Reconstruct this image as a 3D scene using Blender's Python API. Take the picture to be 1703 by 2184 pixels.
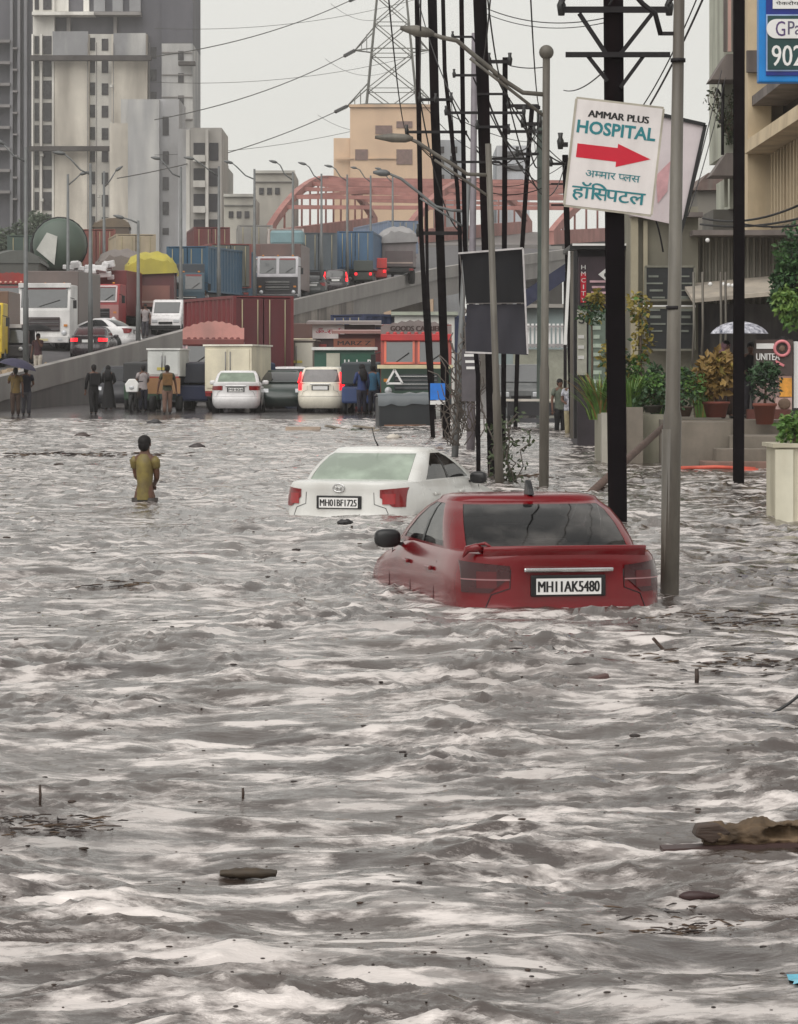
import bpy, bmesh, math, random
import numpy as np
from mathutils import Vector, Matrix, Euler
R = math.radians
random.seed(7)
for o in list(bpy.data.objects): bpy.data.objects.remove(o)
SC = bpy.context.scene
COL = SC.collection

# ------------------------------------------------------------------ camera
CAM_Z, FU, UC, VH = 1.787, 6400.0, 851.5, 805.3
cam = bpy.data.cameras.new('camera')
cam.sensor_fit = 'HORIZONTAL'; cam.sensor_width = 36.0
cam.lens = FU / 1703.0 * 36.0
cam.shift_y = -(1092.0 - VH) / 1703.0
cam.clip_start = 0.5; cam.clip_end = 5000
camo = bpy.data.objects.new('camera', cam); COL.objects.link(camo)
camo.location = (0, 0, CAM_Z); camo.rotation_euler = (R(90), 0, 0)
SC.camera = camo

# ------------------------------------------------------------------ sky and sun
SUN_EL, SUN_AZ = R(52), R(205)     # behind the camera, a little to the left
w = bpy.data.worlds.new('World'); SC.world = w; w.use_nodes = True
nt = w.node_tree; nt.nodes.clear()
def N(t, **k):
    n = nt.nodes.new(t)
    for a, b in k.items(): setattr(n, a, b)
    return n
out = N('ShaderNodeOutputWorld'); bg = N('ShaderNodeBackground')
sky = N('ShaderNodeTexSky', sky_type='NISHITA', sun_disc=False)
sky.sun_elevation = SUN_EL; sky.sun_rotation = SUN_AZ; sky.dust_density = 4.0
hs = N('ShaderNodeHueSaturation'); hs.inputs['Saturation'].default_value = 0.12
geo = N('ShaderNodeNewGeometry'); sep = N('ShaderNodeSeparateXYZ')
tc = N('ShaderNodeTexCoord')
ramp = N('ShaderNodeValToRGB')
ramp.color_ramp.elements[0].position = 0.0; ramp.color_ramp.elements[0].color = (.73, .725, .675, 1)
ramp.color_ramp.elements[1].position = 1.0; ramp.color_ramp.elements[1].color = (.40, .39, .385, 1)
e = ramp.color_ramp.elements.new(0.2); e.color = (.70, .695, .66, 1)
nz = N('ShaderNodeTexNoise'); nz.inputs['Scale'].default_value = 2.2; nz.inputs['Detail'].default_value = 5
mp = N('ShaderNodeMapping'); mp.inputs['Scale'].default_value = (1, 1, 2.5)
mr = N('ShaderNodeMapRange'); mr.inputs['To Min'].default_value = 9.3; mr.inputs['To Max'].default_value = 10.7
mr.inputs['From Min'].default_value = 0.3; mr.inputs['From Max'].default_value = 0.7
vm = N('ShaderNodeVectorMath', operation='SCALE')
mx = N('ShaderNodeMix', data_type='RGBA'); mx.inputs[0].default_value = 0.88
L = nt.links.new
L(tc.outputs['Generated'], sep.inputs[0]); L(sep.outputs['Z'], ramp.inputs[0])
L(tc.outputs['Generated'], mp.inputs[0]); L(mp.outputs[0], nz.inputs['Vector']); L(nz.outputs[0], mr.inputs[0])
L(ramp.outputs[0], vm.inputs[0]); L(mr.outputs[0], vm.inputs['Scale'])
L(sky.outputs[0], hs.inputs['Color']); L(hs.outputs[0], mx.inputs[6]); L(vm.outputs[0], mx.inputs[7])
L(mx.outputs[2], bg.inputs['Color']); bg.inputs['Strength'].default_value = 0.110
L(bg.outputs[0], out.inputs['Surface'])
sl = bpy.data.lights.new('sun', 'SUN'); sl.energy = 2.0; sl.angle = R(70); sl.color = (1, .97, .93)
so = bpy.data.objects.new('sun', sl); COL.objects.link(so); so.location = (-20, -30, 60)
d = Vector((math.sin(SUN_AZ) * math.cos(SUN_EL), math.cos(SUN_AZ) * math.cos(SUN_EL), math.sin(SUN_EL)))
so.rotation_euler = d.to_track_quat('Z', 'Y').to_euler()
SC.view_settings.view_transform = 'Standard'; SC.view_settings.look = 'None'
SC.view_settings.exposure = 0.18; SC.view_settings.gamma = 1.0
SC.cycles.max_bounces = 6; SC.cycles.diffuse_bounces = 2; SC.cycles.glossy_bounces = 3
SC.cycles.transparent_max_bounces = 8; SC.cycles.volume_bounces = 1
SC.cycles.use_denoising = True

# ------------------------------------------------------------------ helpers
def at(u, v, Y):
    """the point at distance Y that the photo shows at (u, v)"""
    return Vector(((u - UC) * Y / FU, Y, CAM_Z - (v - VH) * Y / FU))
def lin(c):
    return tuple((x / 255 / 12.92) if x / 255 <= .04045 else ((x / 255 + .055) / 1.055) ** 2.4 for x in c)
MATS = {}
def mat(name, rgb, rough=.6, metal=0.0, var=.25, scale=3.0, dirt=None, dirt_amt=.5, spec=.5, emit=None, stretch=None,
        bump=0.0, coat=0.0, rgb2=None):
    """procedural material: colour (sRGB 0-255 of the thing itself) with a noise variation and optional dirt streaks"""
    if name in MATS: return MATS[name]
    m = bpy.data.materials.new(name); m.use_nodes = True; MATS[name] = m
    t = m.node_tree; b = t.nodes['Principled BSDF']; lk = t.links.new
    b.inputs['Roughness'].default_value = rough; b.inputs['Metallic'].default_value = metal
    b.inputs['Specular IOR Level'].default_value = spec
    if coat: b.inputs['Coat Weight'].default_value = coat; b.inputs['Coat Roughness'].default_value = .06
    c = lin(rgb); tcn = t.nodes.new('ShaderNodeTexCoord'); mpn = t.nodes.new('ShaderNodeMapping')
    lk(tcn.outputs['Object'], mpn.inputs[0])
    if stretch: mpn.inputs['Scale'].default_value = stretch
    nn = t.nodes.new('ShaderNodeTexNoise'); nn.inputs['Scale'].default_value = scale; nn.inputs['Detail'].default_value = 6
    nn.inputs['Roughness'].default_value = .65
    lk(mpn.outputs[0], nn.inputs['Vector'])
    rp = t.nodes.new('ShaderNodeValToRGB'); lk(nn.outputs[0], rp.inputs[0])
    lo = lin(rgb2) if rgb2 else tuple(x * (1 - var) for x in c)
    hi = c if rgb2 else tuple(min(1, x * (1 + var)) for x in c)
    rp.color_ramp.elements[0].position = .32; rp.color_ramp.elements[0].color = (*lo, 1)
    rp.color_ramp.elements[1].position = .68; rp.color_ramp.elements[1].color = (*hi, 1)
    col = rp.outputs[0]
    if dirt:
        n2 = t.nodes.new('ShaderNodeTexNoise'); n2.inputs['Scale'].default_value = scale * .6; n2.inputs['Detail'].default_value = 8
        m2 = t.nodes.new('ShaderNodeMapping'); m2.inputs['Scale'].default_value = (2.2, 2.2, .35); m2.inputs['Location'].default_value = (3, 7, 1)
        lk(tcn.outputs['Object'], m2.inputs[0]); lk(m2.outputs[0], n2.inputs['Vector'])
        r2 = t.nodes.new('ShaderNodeMapRange'); r2.inputs['From Min'].default_value = .45; r2.inputs['From Max'].default_value = .72
        r2.inputs['To Max'].default_value = dirt_amt; lk(n2.outputs[0], r2.inputs[0])
        mm = t.nodes.new('ShaderNodeMix'); mm.data_type = 'RGBA'; lk(r2.outputs[0], mm.inputs[0]); lk(col, mm.inputs[6])
        mm.inputs[7].default_value = (*lin(dirt), 1); col = mm.outputs[2]
    lk(col, b.inputs['Base Color'])
    rr = t.nodes.new('ShaderNodeMapRange'); lk(nn.outputs[0], rr.inputs[0])
    rr.inputs['To Min'].default_value = max(.02, rough - .08); rr.inputs['To Max'].default_value = min(1, rough + .12)
    lk(rr.outputs[0], b.inputs['Roughness'])
    if bump:
        bn = t.nodes.new('ShaderNodeBump'); bn.inputs['Strength'].default_value = bump; bn.inputs['Distance'].default_value = .02
        lk(nn.outputs[0], bn.inputs['Height']); lk(bn.outputs[0], b.inputs['Normal'])
    if emit:
        b.inputs['Emission Color'].default_value = (*lin(emit[0]), 1); b.inputs['Emission Strength'].default_value = emit[1]
    return m

class MB:
    """collects shapes and links them as ONE mesh object"""
    def __init__(s): s.v, s.f, s.mi, s.sm = [], [], [], []
    def add(s, vs, fs, mi=0, smooth=False):
        b = len(s.v); s.v += [tuple(p) for p in vs]
        for f in fs: s.f.append(tuple(b + i for i in f)); s.mi.append(mi); s.sm.append(smooth)
        return s
    def box(s, c, size, rot=None, mi=0, taper=None):
        hx, hy, hz = size[0] / 2, size[1] / 2, size[2] / 2
        vs = []
        for z in (-1, 1):
            k = taper if (taper and z > 0) else 1
            for x, y in ((-1, -1), (1, -1), (1, 1), (-1, 1)): vs.append(Vector((x * hx * k, y * hy * k, z * hz)))
        if rot is not None:
            M = rot if isinstance(rot, Matrix) else Euler(rot).to_matrix()
            vs = [M @ p for p in vs]
        c = Vector(c); vs = [p + c for p in vs]
        return s.add(vs, [(0, 3, 2, 1), (4, 5, 6, 7), (0, 1, 5, 4), (1, 2, 6, 5), (2, 3, 7, 6), (3, 0, 4, 7)], mi)
    def bar(s, p0, p1, w, h=None, mi=0):
        p0, p1 = Vector(p0), Vector(p1); h = h or w; d = p1 - p0
        M = d.to_track_quat('Y', 'Z').to_matrix()
        return s.box((p0 + p1) / 2, (w, d.length, h), M, mi)
    def tube(s, pts, r, n=8, mi=0, cap=True, smooth=True):
        pts = [Vector(p) for p in pts]; rs = r if isinstance(r, (list, tuple)) else [r] * len(pts)
        vs, fs = [], []; prev = None
        for i, p in enumerate(pts):
            d = (pts[min(i + 1, len(pts) - 1)] - pts[max(i - 1, 0)]).normalized()
            a = prev if prev is not None else (Vector((0, 0, 1)) if abs(d.z) < .9 else Vector((1, 0, 0)))
            x = (a - d * a.dot(d)).normalized(); y = d.cross(x); prev = x
            for k in range(n):
                t = 2 * math.pi * k / n; vs.append(p + (x * math.cos(t) + y * math.sin(t)) * rs[i])
        for i in range(len(pts) - 1):
            for k in range(n):
                a, b = i * n + k, i * n + (k + 1) % n
                fs.append((a, b, b + n, a + n))
        if cap: fs.append(tuple(range(n - 1, -1, -1))); fs.append(tuple((len(pts) - 1) * n + k for k in range(n)))
        return s.add(vs, fs, mi, smooth)
    def ball(s, c, r, n=10, m=6, mi=0):
        rx, ry, rz = r if isinstance(r, (list, tuple)) else (r, r, r); c = Vector(c)
        vs = [c + Vector((0, 0, -rz))]
        for j in range(1, m):
            a = -math.pi / 2 + math.pi * j / m
            for k in range(n):
                t = 2 * math.pi * k / n
                vs.append(c + Vector((rx * math.cos(a) * math.cos(t), ry * math.cos(a) * math.sin(t), rz * math.sin(a))))
        vs.append(c + Vector((0, 0, rz))); fs = []
        for k in range(n): fs.append((0, 1 + (k + 1) % n, 1 + k))
        for j in range(m - 2):
            for k in range(n):
                a, b = 1 + j * n + k, 1 + j * n + (k + 1) % n; fs.append((a, b, b + n, a + n))
        t0 = 1 + (m - 2) * n
        for k in range(n): fs.append((t0 + k, t0 + (k + 1) % n, len(vs) - 1))
        return s.add(vs, fs, mi, True)
    def prism(s, poly, o, ex, ey, depth, mi=0):
        """polygon (2D) in the frame o, ex, ey, pushed back by the vector depth"""
        o, ex, ey, dp = Vector(o), Vector(ex), Vector(ey), Vector(depth); n = len(poly)
        a = [o + ex * p[0] + ey * p[1] for p in poly]; b = [p + dp for p in a]
        fs = [tuple(range(n)), tuple(range(2 * n - 1, n - 1, -1))] + [(i, n + i, n + (i + 1) % n, (i + 1) % n) for i in range(n)]
        return s.add(a + b, fs, mi)
    def grid(s, rows, mi=0, closed=False, smooth=True):
        nr, nc = len(rows), len(rows[0]); fs = []
        for i in range(nr - 1):
            for j in range(nc if closed else nc - 1):
                k = (j + 1) % nc; fs.append((i * nc + j, i * nc + k, (i + 1) * nc + k, (i + 1) * nc + j))
        return s.add([p for r in rows for p in r], fs, mi, smooth)
    def mesh(s, me, M=None, mi=0):
        vs = [(M @ v.co) if M is not None else v.co for v in me.vertices]
        return s.add(vs, [tuple(p.vertices) for p in me.polygons], mi)
    def build(s, name, mats, parent=None, bevel=0, auto=False, recalc=True):
        me = bpy.data.meshes.new(name); me.from_pydata(s.v, [], s.f)
        mats = mats if isinstance(mats, (list, tuple)) else [mats]
        for m in mats: me.materials.append(m)
        me.polygons.foreach_set('material_index', s.mi); me.polygons.foreach_set('use_smooth', s.sm)
        if recalc:
            bm = bmesh.new(); bm.from_mesh(me); bmesh.ops.recalc_face_normals(bm, faces=bm.faces); bm.to_mesh(me); bm.free()
        me.update()
        o = bpy.data.objects.new(name, me); COL.objects.link(o)
        if parent: o.parent = parent
        if bevel:
            bv = o.modifiers.new('bevel', 'BEVEL'); bv.width = bevel; bv.segments = 2; bv.limit_method = 'ANGLE'
        return o
def tag(o, label=None, cat=None, group=None, kind=None):
    if label: o['label'] = label
    if cat: o['category'] = cat
    if group: o['group'] = group
    if kind: o['kind'] = kind
    return o
def thing(name, label, cat, loc=(0, 0, 0), rz=0, group=None, rot=None):
    o = bpy.data.objects.new(name, None); COL.objects.link(o); o.empty_display_size = .2
    o.location = loc; o.rotation_euler = rot if rot else (0, 0, rz)
    return tag(o, label, cat, group)
def copy_tree(o, parent=None):
    c = o.copy(); COL.objects.link(c)
    if parent: c.parent = parent
    for ch in [x for x in bpy.data.objects if x.parent == o]: copy_tree(ch, c)
    return c
_dg = None
def text_mesh(txt, size=1.0, cut=None, bold=0.0):
    """the outline of a text as a flat mesh (x right, y up), width and all in units of size"""
    cu = bpy.data.curves.new('lettering', 'FONT'); cu.body = txt; cu.size = size; cu.resolution_u = 3; cu.offset = bold
    cu.fill_mode = 'FRONT'
    o = bpy.data.objects.new('lettering', cu); COL.objects.link(o)
    bpy.context.view_layer.update(); dg = bpy.context.evaluated_depsgraph_get()
    me = bpy.data.meshes.new_from_object(o.evaluated_get(dg)); bpy.data.objects.remove(o); bpy.data.curves.remove(cu)
    if cut is not None:      # keep what lies left of this share of the width: half forms of Devanagari letters
        bm = bmesh.new(); bm.from_mesh(me); xs = [v.co.x for v in bm.verts]
        x = min(xs) + (max(xs) - min(xs)) * cut
        bmesh.ops.bisect_plane(bm, geom=bm.verts[:] + bm.edges[:] + bm.faces[:], plane_co=(x, 0, 0), plane_no=(1, 0, 0), clear_outer=True)
        bm.to_mesh(me); bm.free()
    return me
def bounds(me):
    a = np.array([v.co[:2] for v in me.vertices]) if len(me.vertices) else np.zeros((1, 2)); return a.min(0), a.max(0)
def lettering(txt, o, ex, ey, width, height, m, parent, name='lettering', bold=0.0, mb=None):
    """text fitted in the box width x height whose lower left corner is o"""
    me = text_mesh(txt, bold=bold); lo, hi = bounds(me); o, ex, ey = Vector(o), Vector(ex), Vector(ey)
    sx, sy = width / max(1e-6, hi[0] - lo[0]), height / max(1e-6, hi[1] - lo[1])
    b = mb or MB()
    nrm = ex.cross(ey)
    for k in ((0, 1, 2) if bold == 0 else (0,)):      # three passes a hair apart make the strokes bolder
        sh = ex * (width * .008 * (k - 1)) + nrm * (.0006 * k)
        b.add([o + sh + ex * (v.co.x - lo[0]) * sx + ey * (v.co.y - lo[1]) * sy for v in me.vertices], [tuple(p.vertices) for p in me.polygons])
    bpy.data.meshes.remove(me)
    return b if mb else b.build(name, m, parent, recalc=False)
X3, Y3, Z3 = Vector((1, 0, 0)), Vector((0, 1, 0)), Vector((0, 0, 1))
# ------------------------------------------------------------------ the flood water
rng = np.random.RandomState(11)
PERM = np.concatenate([rng.permutation(512)] * 3)
GX, GY = np.cos(np.arange(512) * 2.399), np.sin(np.arange(512) * 2.399)
def perlin(x, y):
    xi, yi = np.floor(x).astype(np.int64), np.floor(y).astype(np.int64); xf, yf = x - xi, y - yi
    def g(ix, iy, fx, fy):
        h = PERM[PERM[ix & 511] + (iy & 511)]; return GX[h] * fx + GY[h] * fy
    u, v = xf ** 3 * (xf * (xf * 6 - 15) + 10), yf ** 3 * (yf * (yf * 6 - 15) + 10)
    a = g(xi, yi, xf, yf) * (1 - u) + g(xi + 1, yi, xf - 1, yf) * u
    b = g(xi, yi + 1, xf, yf - 1) * (1 - u) + g(xi + 1, yi + 1, xf - 1, yf - 1) * u
    return (a * (1 - v) + b * v) * 1.5
def rot2(x, y, a): return x * math.cos(a) + y * math.sin(a), -x * math.sin(a) + y * math.cos(a)
def layer(x, y, lx, ly, a, off, sharp):
    xr, yr = rot2(x, y, a)
    n = perlin(xr / lx + off, yr / ly + off * 1.7)
    if sharp: return (1 - np.abs(n) * 2) * .5 * sharp + n * (1 - sharp)
    return n
def ground_rise(y):
    t = np.clip((y - 52) / 46, 0, 1); return t * t * (3 - 2 * t) * .47
OBST = [(1.33, 23.35, 11.0, .82, 4.3, .5), (-.77, 39.3, -20.5, .86, 4.5, .5)]      # the two cars: x, y, heading, half width, length
POSTS = [((u - UC) * y_ / FU, y_) for u, y_ in ((1427, 24.6), (1320, 36), (1160, 46.7), (1069, 48.7), (1576, 49.4), (309, 42.6), (1050, 52.3), (1680, 37.4))]
def around(x, y):
    """water heaped and rippling round what stands in it"""
    h = 0 * x
    for ox, oy, yaw, hw, ln, _ in OBST:
        a = math.radians(yaw); dx, dy = x - ox, y - oy; lx = dx * math.cos(a) + dy * math.sin(a); ly = -dx * math.sin(a) + dy * math.cos(a)
        d = np.hypot(np.maximum(np.abs(lx) - hw, 0), np.maximum(np.abs(ly - ln / 2) - ln / 2, 0))
        h = h - .040 * np.exp(-(d / .7) ** 2) + .020 * np.sin(d * 11 + 1.2 * perlin(x * 1.3, y * 1.3)) * np.exp(-d / .8) * (d > 0)
    for ox, oy in POSTS:
        d = np.hypot(x - ox, (y - oy)); h = h + .03 * np.exp(-(d / .16) ** 2) + .016 * np.sin(d * 16) * np.exp(-d / .55)
    return h
def wave(x, y):
    wx = x + .35 * perlin(x * .5 + 3, y * .5) ; wy = y + .25 * perlin(x * .6, y * .35 + 9)
    env = .55 + .9 * np.clip(perlin(x * .22 + 5, y * .13 + 2) + .35, 0, 1)
    def ridge(xx, yy, lx, ly, a, off, p=2.0):
        xr, yr = rot2(xx, yy, a); n = np.clip(1 - np.abs(perlin(xr / lx + off, yr / ly + off * 1.3)) * 1.9, 0, 1); return n ** p
    h = .105 * layer(wx, wy, 1.9, .95, .12, 1.3, .45) * env
    h += .080 * layer(wx, wy, .95, .46, -.22, 5.1, .55) * env
    patch_ = np.clip(perlin(x * .8 + 1, y * .45 + 4) * 1.6 + .55, .15, 1.2)
    h += .034 * layer(wx, wy, .55, .25, .18, 8.7, .55) + .034 * ridge(wx, wy, .62, .27, .06, 3.3, 2.2) * patch_
    h += .022 * ridge(wx, wy, .30, .12, -.16, 7.7, 2.4) * patch_ + .010 * ridge(wx, wy, .15, .06, .2, 1.9, 2.0) * patch_
    h += .016 * layer(wx, wy, .26, .125, -.10, 2.9, .4)
    h += .0062 * layer(x, y, .12, .06, .30, 6.1, .3)
    near = np.clip((22 - y) / 10, 0, 1); h = h + near * .050 * (layer(wx, wy, 1.5, .62, .05, 12.4, .55) + .5 * ridge(wx, wy, 1.7, .55, -.06, 9.1, 2.6))
    h = h * np.clip(.70 + (y - 7) * .02, .7, 1) + around(x, y)
    far = np.clip((y - 60) / 40, 0, 1)
    return h * (1 - .45 * far) - .02
EDGE_Y = 103.0
ys = [5.0]
while ys[-1] < EDGE_Y: ys.append(ys[-1] + min(.20, max(.012, ys[-1] ** 2 / 5359 * .75)))
ys = np.array(ys); nc = 460
tt = np.linspace(-1, 1, nc); tt = tt * (.72 + .28 * tt * tt)
XX = tt[None, :] * (ys[:, None] * .235 + 2.0); YY = np.repeat(ys[:, None], nc, 1)
ZZ = wave(XX, YY) + ground_rise(YY)
nr = len(ys)
co = np.stack([XX, YY, ZZ], -1).reshape(-1, 3)
idx = np.arange(nr * nc).reshape(nr, nc)
q = np.stack([idx[:-1, :-1], idx[:-1, 1:], idx[1:, 1:], idx[1:, :-1]], -1).reshape(-1, 4)
me = bpy.data.meshes.new('water')
me.vertices.add(len(co)); me.vertices.foreach_set('co', co.astype(np.float32).ravel())
me.loops.add(q.size); me.loops.foreach_set('vertex_index', q.ravel().astype(np.int32))
me.polygons.add(len(q)); me.polygons.foreach_set('loop_start', np.arange(0, q.size, 4, dtype=np.int32))
me.polygons.foreach_set('use_smooth', np.ones(len(q), dtype=bool))
me.update(calc_edges=True); me.validate()
def water_material():
    m = bpy.data.materials.new('muddy_water'); m.use_nodes = True; t = m.node_tree; lk = t.links.new
    b = t.nodes['Principled BSDF']
    tcn = t.nodes.new('ShaderNodeTexCoord')
    def noise(scale, sc=(1, 1, 1), detail=6, rough=.6, loc=(0, 0, 0)):
        mp = t.nodes.new('ShaderNodeMapping'); mp.inputs['Scale'].default_value = sc; mp.inputs['Location'].default_value = loc
        lk(tcn.outputs['Object'], mp.inputs[0]); n = t.nodes.new('ShaderNodeTexNoise'); n.inputs['Scale'].default_value = scale
        n.inputs['Detail'].default_value = detail; n.inputs['Roughness'].default_value = rough; lk(mp.outputs[0], n.inputs['Vector']); return n.outputs[0]
    silt = noise(.8, (1, .5, 1)); rp = t.nodes.new('ShaderNodeValToRGB'); lk(silt, rp.inputs[0])
    rp.color_ramp.elements[0].position = .3; rp.color_ramp.elements[0].color = (.026, .018, .016, 1)
    rp.color_ramp.elements[1].position = .7; rp.color_ramp.elements[1].color = (.062, .046, .037, 1)
    # froth and silt in streaks, with bright sky glare painted into their pale colour
    f1 = noise(3.6, (.50, 1.1, 1), 8, .66, (4, 2, 0)); f2 = noise(.45, (.8, .9, 1), 4, .55, (1, 8, 0)); f3 = noise(6.5, (.5, 1.2, 1), 5, .6, (9, 1, 0))
    def mrange(x, a0, a1, b0=0.0, b1=1.0):
        n = t.nodes.new('ShaderNodeMapRange'); n.inputs['From Min'].default_value = a0; n.inputs['From Max'].default_value = a1
        n.inputs['To Min'].default_value = b0; n.inputs['To Max'].default_value = b1; lk(x, n.inputs[0]); return n.outputs[0]
    def math_(op, x, y):
        n = t.nodes.new('ShaderNodeMath'); n.operation = op
        for i, k in enumerate((x, y)):
            if isinstance(k, (int, float)): n.inputs[i].default_value = k
            else: lk(k, n.inputs[i])
        return n.outputs[0]
    mu = math_('MULTIPLY', mrange(f1, .47, .57), mrange(f2, .30, .60, .45, 1.0))
    mu = math_('MULTIPLY', mu, mrange(f3, .40, .50, .35, 1.0))
    mx = t.nodes.new('ShaderNodeMix'); mx.data_type = 'RGBA'; lk(mu, mx.inputs[0]); lk(rp.outputs[0], mx.inputs[6])
    mx.inputs[7].default_value = (.71, .655, .625, 1); lk(mx.outputs[2], b.inputs['Base Color'])
    b.inputs['IOR'].default_value = 2.3; b.inputs['Specular Tint'].default_value = (1, .95, .92, 1)
    ro = t.nodes.new('ShaderNodeMapRange'); lk(mu, ro.inputs[0]); ro.inputs['To Min'].default_value = .04; ro.inputs['To Max'].default_value = .45
    lk(ro.outputs[0], b.inputs['Roughness'])
    n3 = math_('ADD', noise(12, (.5, 1.3, 1), 6, .65), math_('MULTIPLY', noise(34, (.5, 1.2, 1), 4, .6, (3, 3, 0)), .35)); bp = t.nodes.new('ShaderNodeBump'); bp.inputs['Strength'].default_value = .42; bp.inputs['Distance'].default_value = .02
    lk(n3, bp.inputs['Height']); lk(bp.outputs[0], b.inputs['Normal'])
    return m
me.materials.append(water_material())
water = bpy.data.objects.new('flood_water', me); COL.objects.link(water); tag(water, kind='structure')
# the road bed under the water and the land out to the horizon, one sheet
gy = [-60, 0, 20, 40, 52, 60, 68, 76, 84, 90, 95, 98, 110, 130, 200, 400, 900, 3000]
gx = [-2500, -400, -100, -40, -15, 0, 15, 40, 100, 400, 2500]
rows = [[Vector((x, y, (float(ground_rise(np.array(float(y)))) + .07 - .80 * max(0, min(1, (99 - y) / 52)) + .012 * max(0,min(200,y - 99)) * .4))) for x in gx] for y in gy]
g = MB(); g.grid(rows, smooth=True)
ground = g.build('ground', mat('wet_road', (70, 66, 68), .14, var=.3, scale=.5, dirt=(70, 64, 60), dirt_amt=.6)); tag(ground, kind='structure')
ROAD_Z = [r[5].z for r in rows]
def gz(y):
    return float(np.interp(y, gy, ROAD_Z))
# ------------------------------------------------------------------ rain haze in the air
hz = MB(); hz.box((0, 230, 34.5), (420, 600, 75)); 
hm = bpy.data.materials.new('haze_air'); hm.use_nodes = True; ht = hm.node_tree; ht.nodes.clear()
ho = ht.nodes.new('ShaderNodeOutputMaterial'); hv = ht.nodes.new('ShaderNodeVolumePrincipled')
hv.inputs['Color'].default_value = (.93, .92, .90, 1); hv.inputs['Density'].default_value = .00031; hv.inputs['Anisotropy'].default_value = .2
ht.links.new(hv.outputs[0], ho.inputs['Volume'])
haze = hz.build('haze', hm); tag(haze, kind='stuff')
# ------------------------------------------------------------------ cars
M_GLASS = mat('tinted_glass', (38, 40, 42), .05, var=.1, spec=.8)
M_RUB = mat('black_rubber', (24, 24, 25), .7, var=.2)
M_BLK = mat('black_plastic', (22, 22, 24), .35, var=.2)
M_CHR = mat('chrome', (205, 205, 205), .12, metal=1.0, var=.08)
M_STEEL = mat('wheel_steel', (120, 120, 122), .4, metal=.6)
M_WHT = mat('plate_white', (225, 224, 222), .45, var=.05)
M_INK = mat('black_ink', (20, 20, 22), .5, var=.05)
M_LRED = mat('red_lamp', (120, 12, 18), .12, var=.2, spec=.7)
M_LGLOW = mat('lit_brake_lamp', (220, 20, 30), .2, var=.1, emit=((255, 30, 40), 2.2))
M_LCLR = mat('clear_lamp', (190, 192, 195), .1, var=.1, spec=.8)
M_SMOKE = mat('smoked_lamp', (58, 16, 21), .12, var=.3, spec=.6)

def see_through(name, tint, spec_rough=.03, film_sheen=(.30, .28, .26), m0=0.0, m1=.30):
    m = bpy.data.materials.new(name); m.use_nodes = True; t = m.node_tree; t.nodes.clear(); lk = t.links.new
    o = t.nodes.new('ShaderNodeOutputMaterial'); mx = t.nodes.new('ShaderNodeMixShader'); tr = t.nodes.new('ShaderNodeBsdfTransparent'); gl_ = t.nodes.new('ShaderNodeBsdfGlossy'); fr = t.nodes.new('ShaderNodeFresnel')
    df = t.nodes.new('ShaderNodeBsdfDiffuse'); df.inputs['Color'].default_value = (*film_sheen, 1); m2 = t.nodes.new('ShaderNodeMixShader')
    tcn = t.nodes.new('ShaderNodeTexCoord'); n = t.nodes.new('ShaderNodeTexNoise'); n.inputs['Scale'].default_value = 2.5; n.inputs['Detail'].default_value = 8; lk(tcn.outputs['Object'], n.inputs['Vector'])
    r = t.nodes.new('ShaderNodeMapRange'); r.inputs['From Min'].default_value = .45; r.inputs['From Max'].default_value = .75; r.inputs['To Min'].default_value = m0; r.inputs['To Max'].default_value = m1; lk(n.outputs[0], r.inputs[0])
    tr.inputs['Color'].default_value = (*tint, 1); gl_.inputs['Roughness'].default_value = spec_rough; fr.inputs['IOR'].default_value = 1.75
    lk(r.outputs[0], m2.inputs[0]); lk(tr.outputs[0], m2.inputs[1]); lk(df.outputs[0], m2.inputs[2])
    lk(fr.outputs[0], mx.inputs[0]); lk(m2.outputs[0], mx.inputs[1]); lk(gl_.outputs[0], mx.inputs[2]); lk(mx.outputs[0], o.inputs['Surface']); return m
def sball(b, c, r, p=3.0, n=20, m=12):
    """rounded box"""
    rows = []; f = lambda x: math.copysign(abs(x) ** (2 / p), x)
    for j in range(m + 1):
        a = -math.pi / 2 + math.pi * j / m; rows.append([Vector(c) + Vector((r[0] * f(math.cos(a)) * f(math.cos(t)), r[1] * f(math.cos(a)) * f(math.sin(t)), r[2] * f(math.sin(a)))) for t in linspace(0, 2 * math.pi, n + 1)[:-1]])
    b.grid(rows, closed=True)
def half_outline(w, y0, y1, ar, af, p, nr, nsd, nf, sides=None):
    """right half of a plan outline, from rear centre to front centre"""
    pts = []
    for i in range(nr + 1):
        t = i / nr; x = w * (1 - (1 - t) ** 1.6) if i < nr else w
        x = min(x, w); k = max(0.0, 1 - (x / w) ** p) ** (1 / p)
        pts.append((x, y0 + ar * (1 - k)))
    a, b = y0 + ar, y1 - af
    for f in (sides or [j / nsd for j in range(1, nsd)]): pts.append((w, a + (b - a) * f))
    for i in range(nf, -1, -1):
        t = i / nf; x = min(w, w * (1 - (1 - t) ** 1.6)); k = max(0.0, 1 - (x / w) ** p) ** (1 / p)
        pts.append((x, y1 - af * (1 - k)))
    return pts
def full(h): return h + [(-x, y) for x, y in h[-2:0:-1]]

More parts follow.
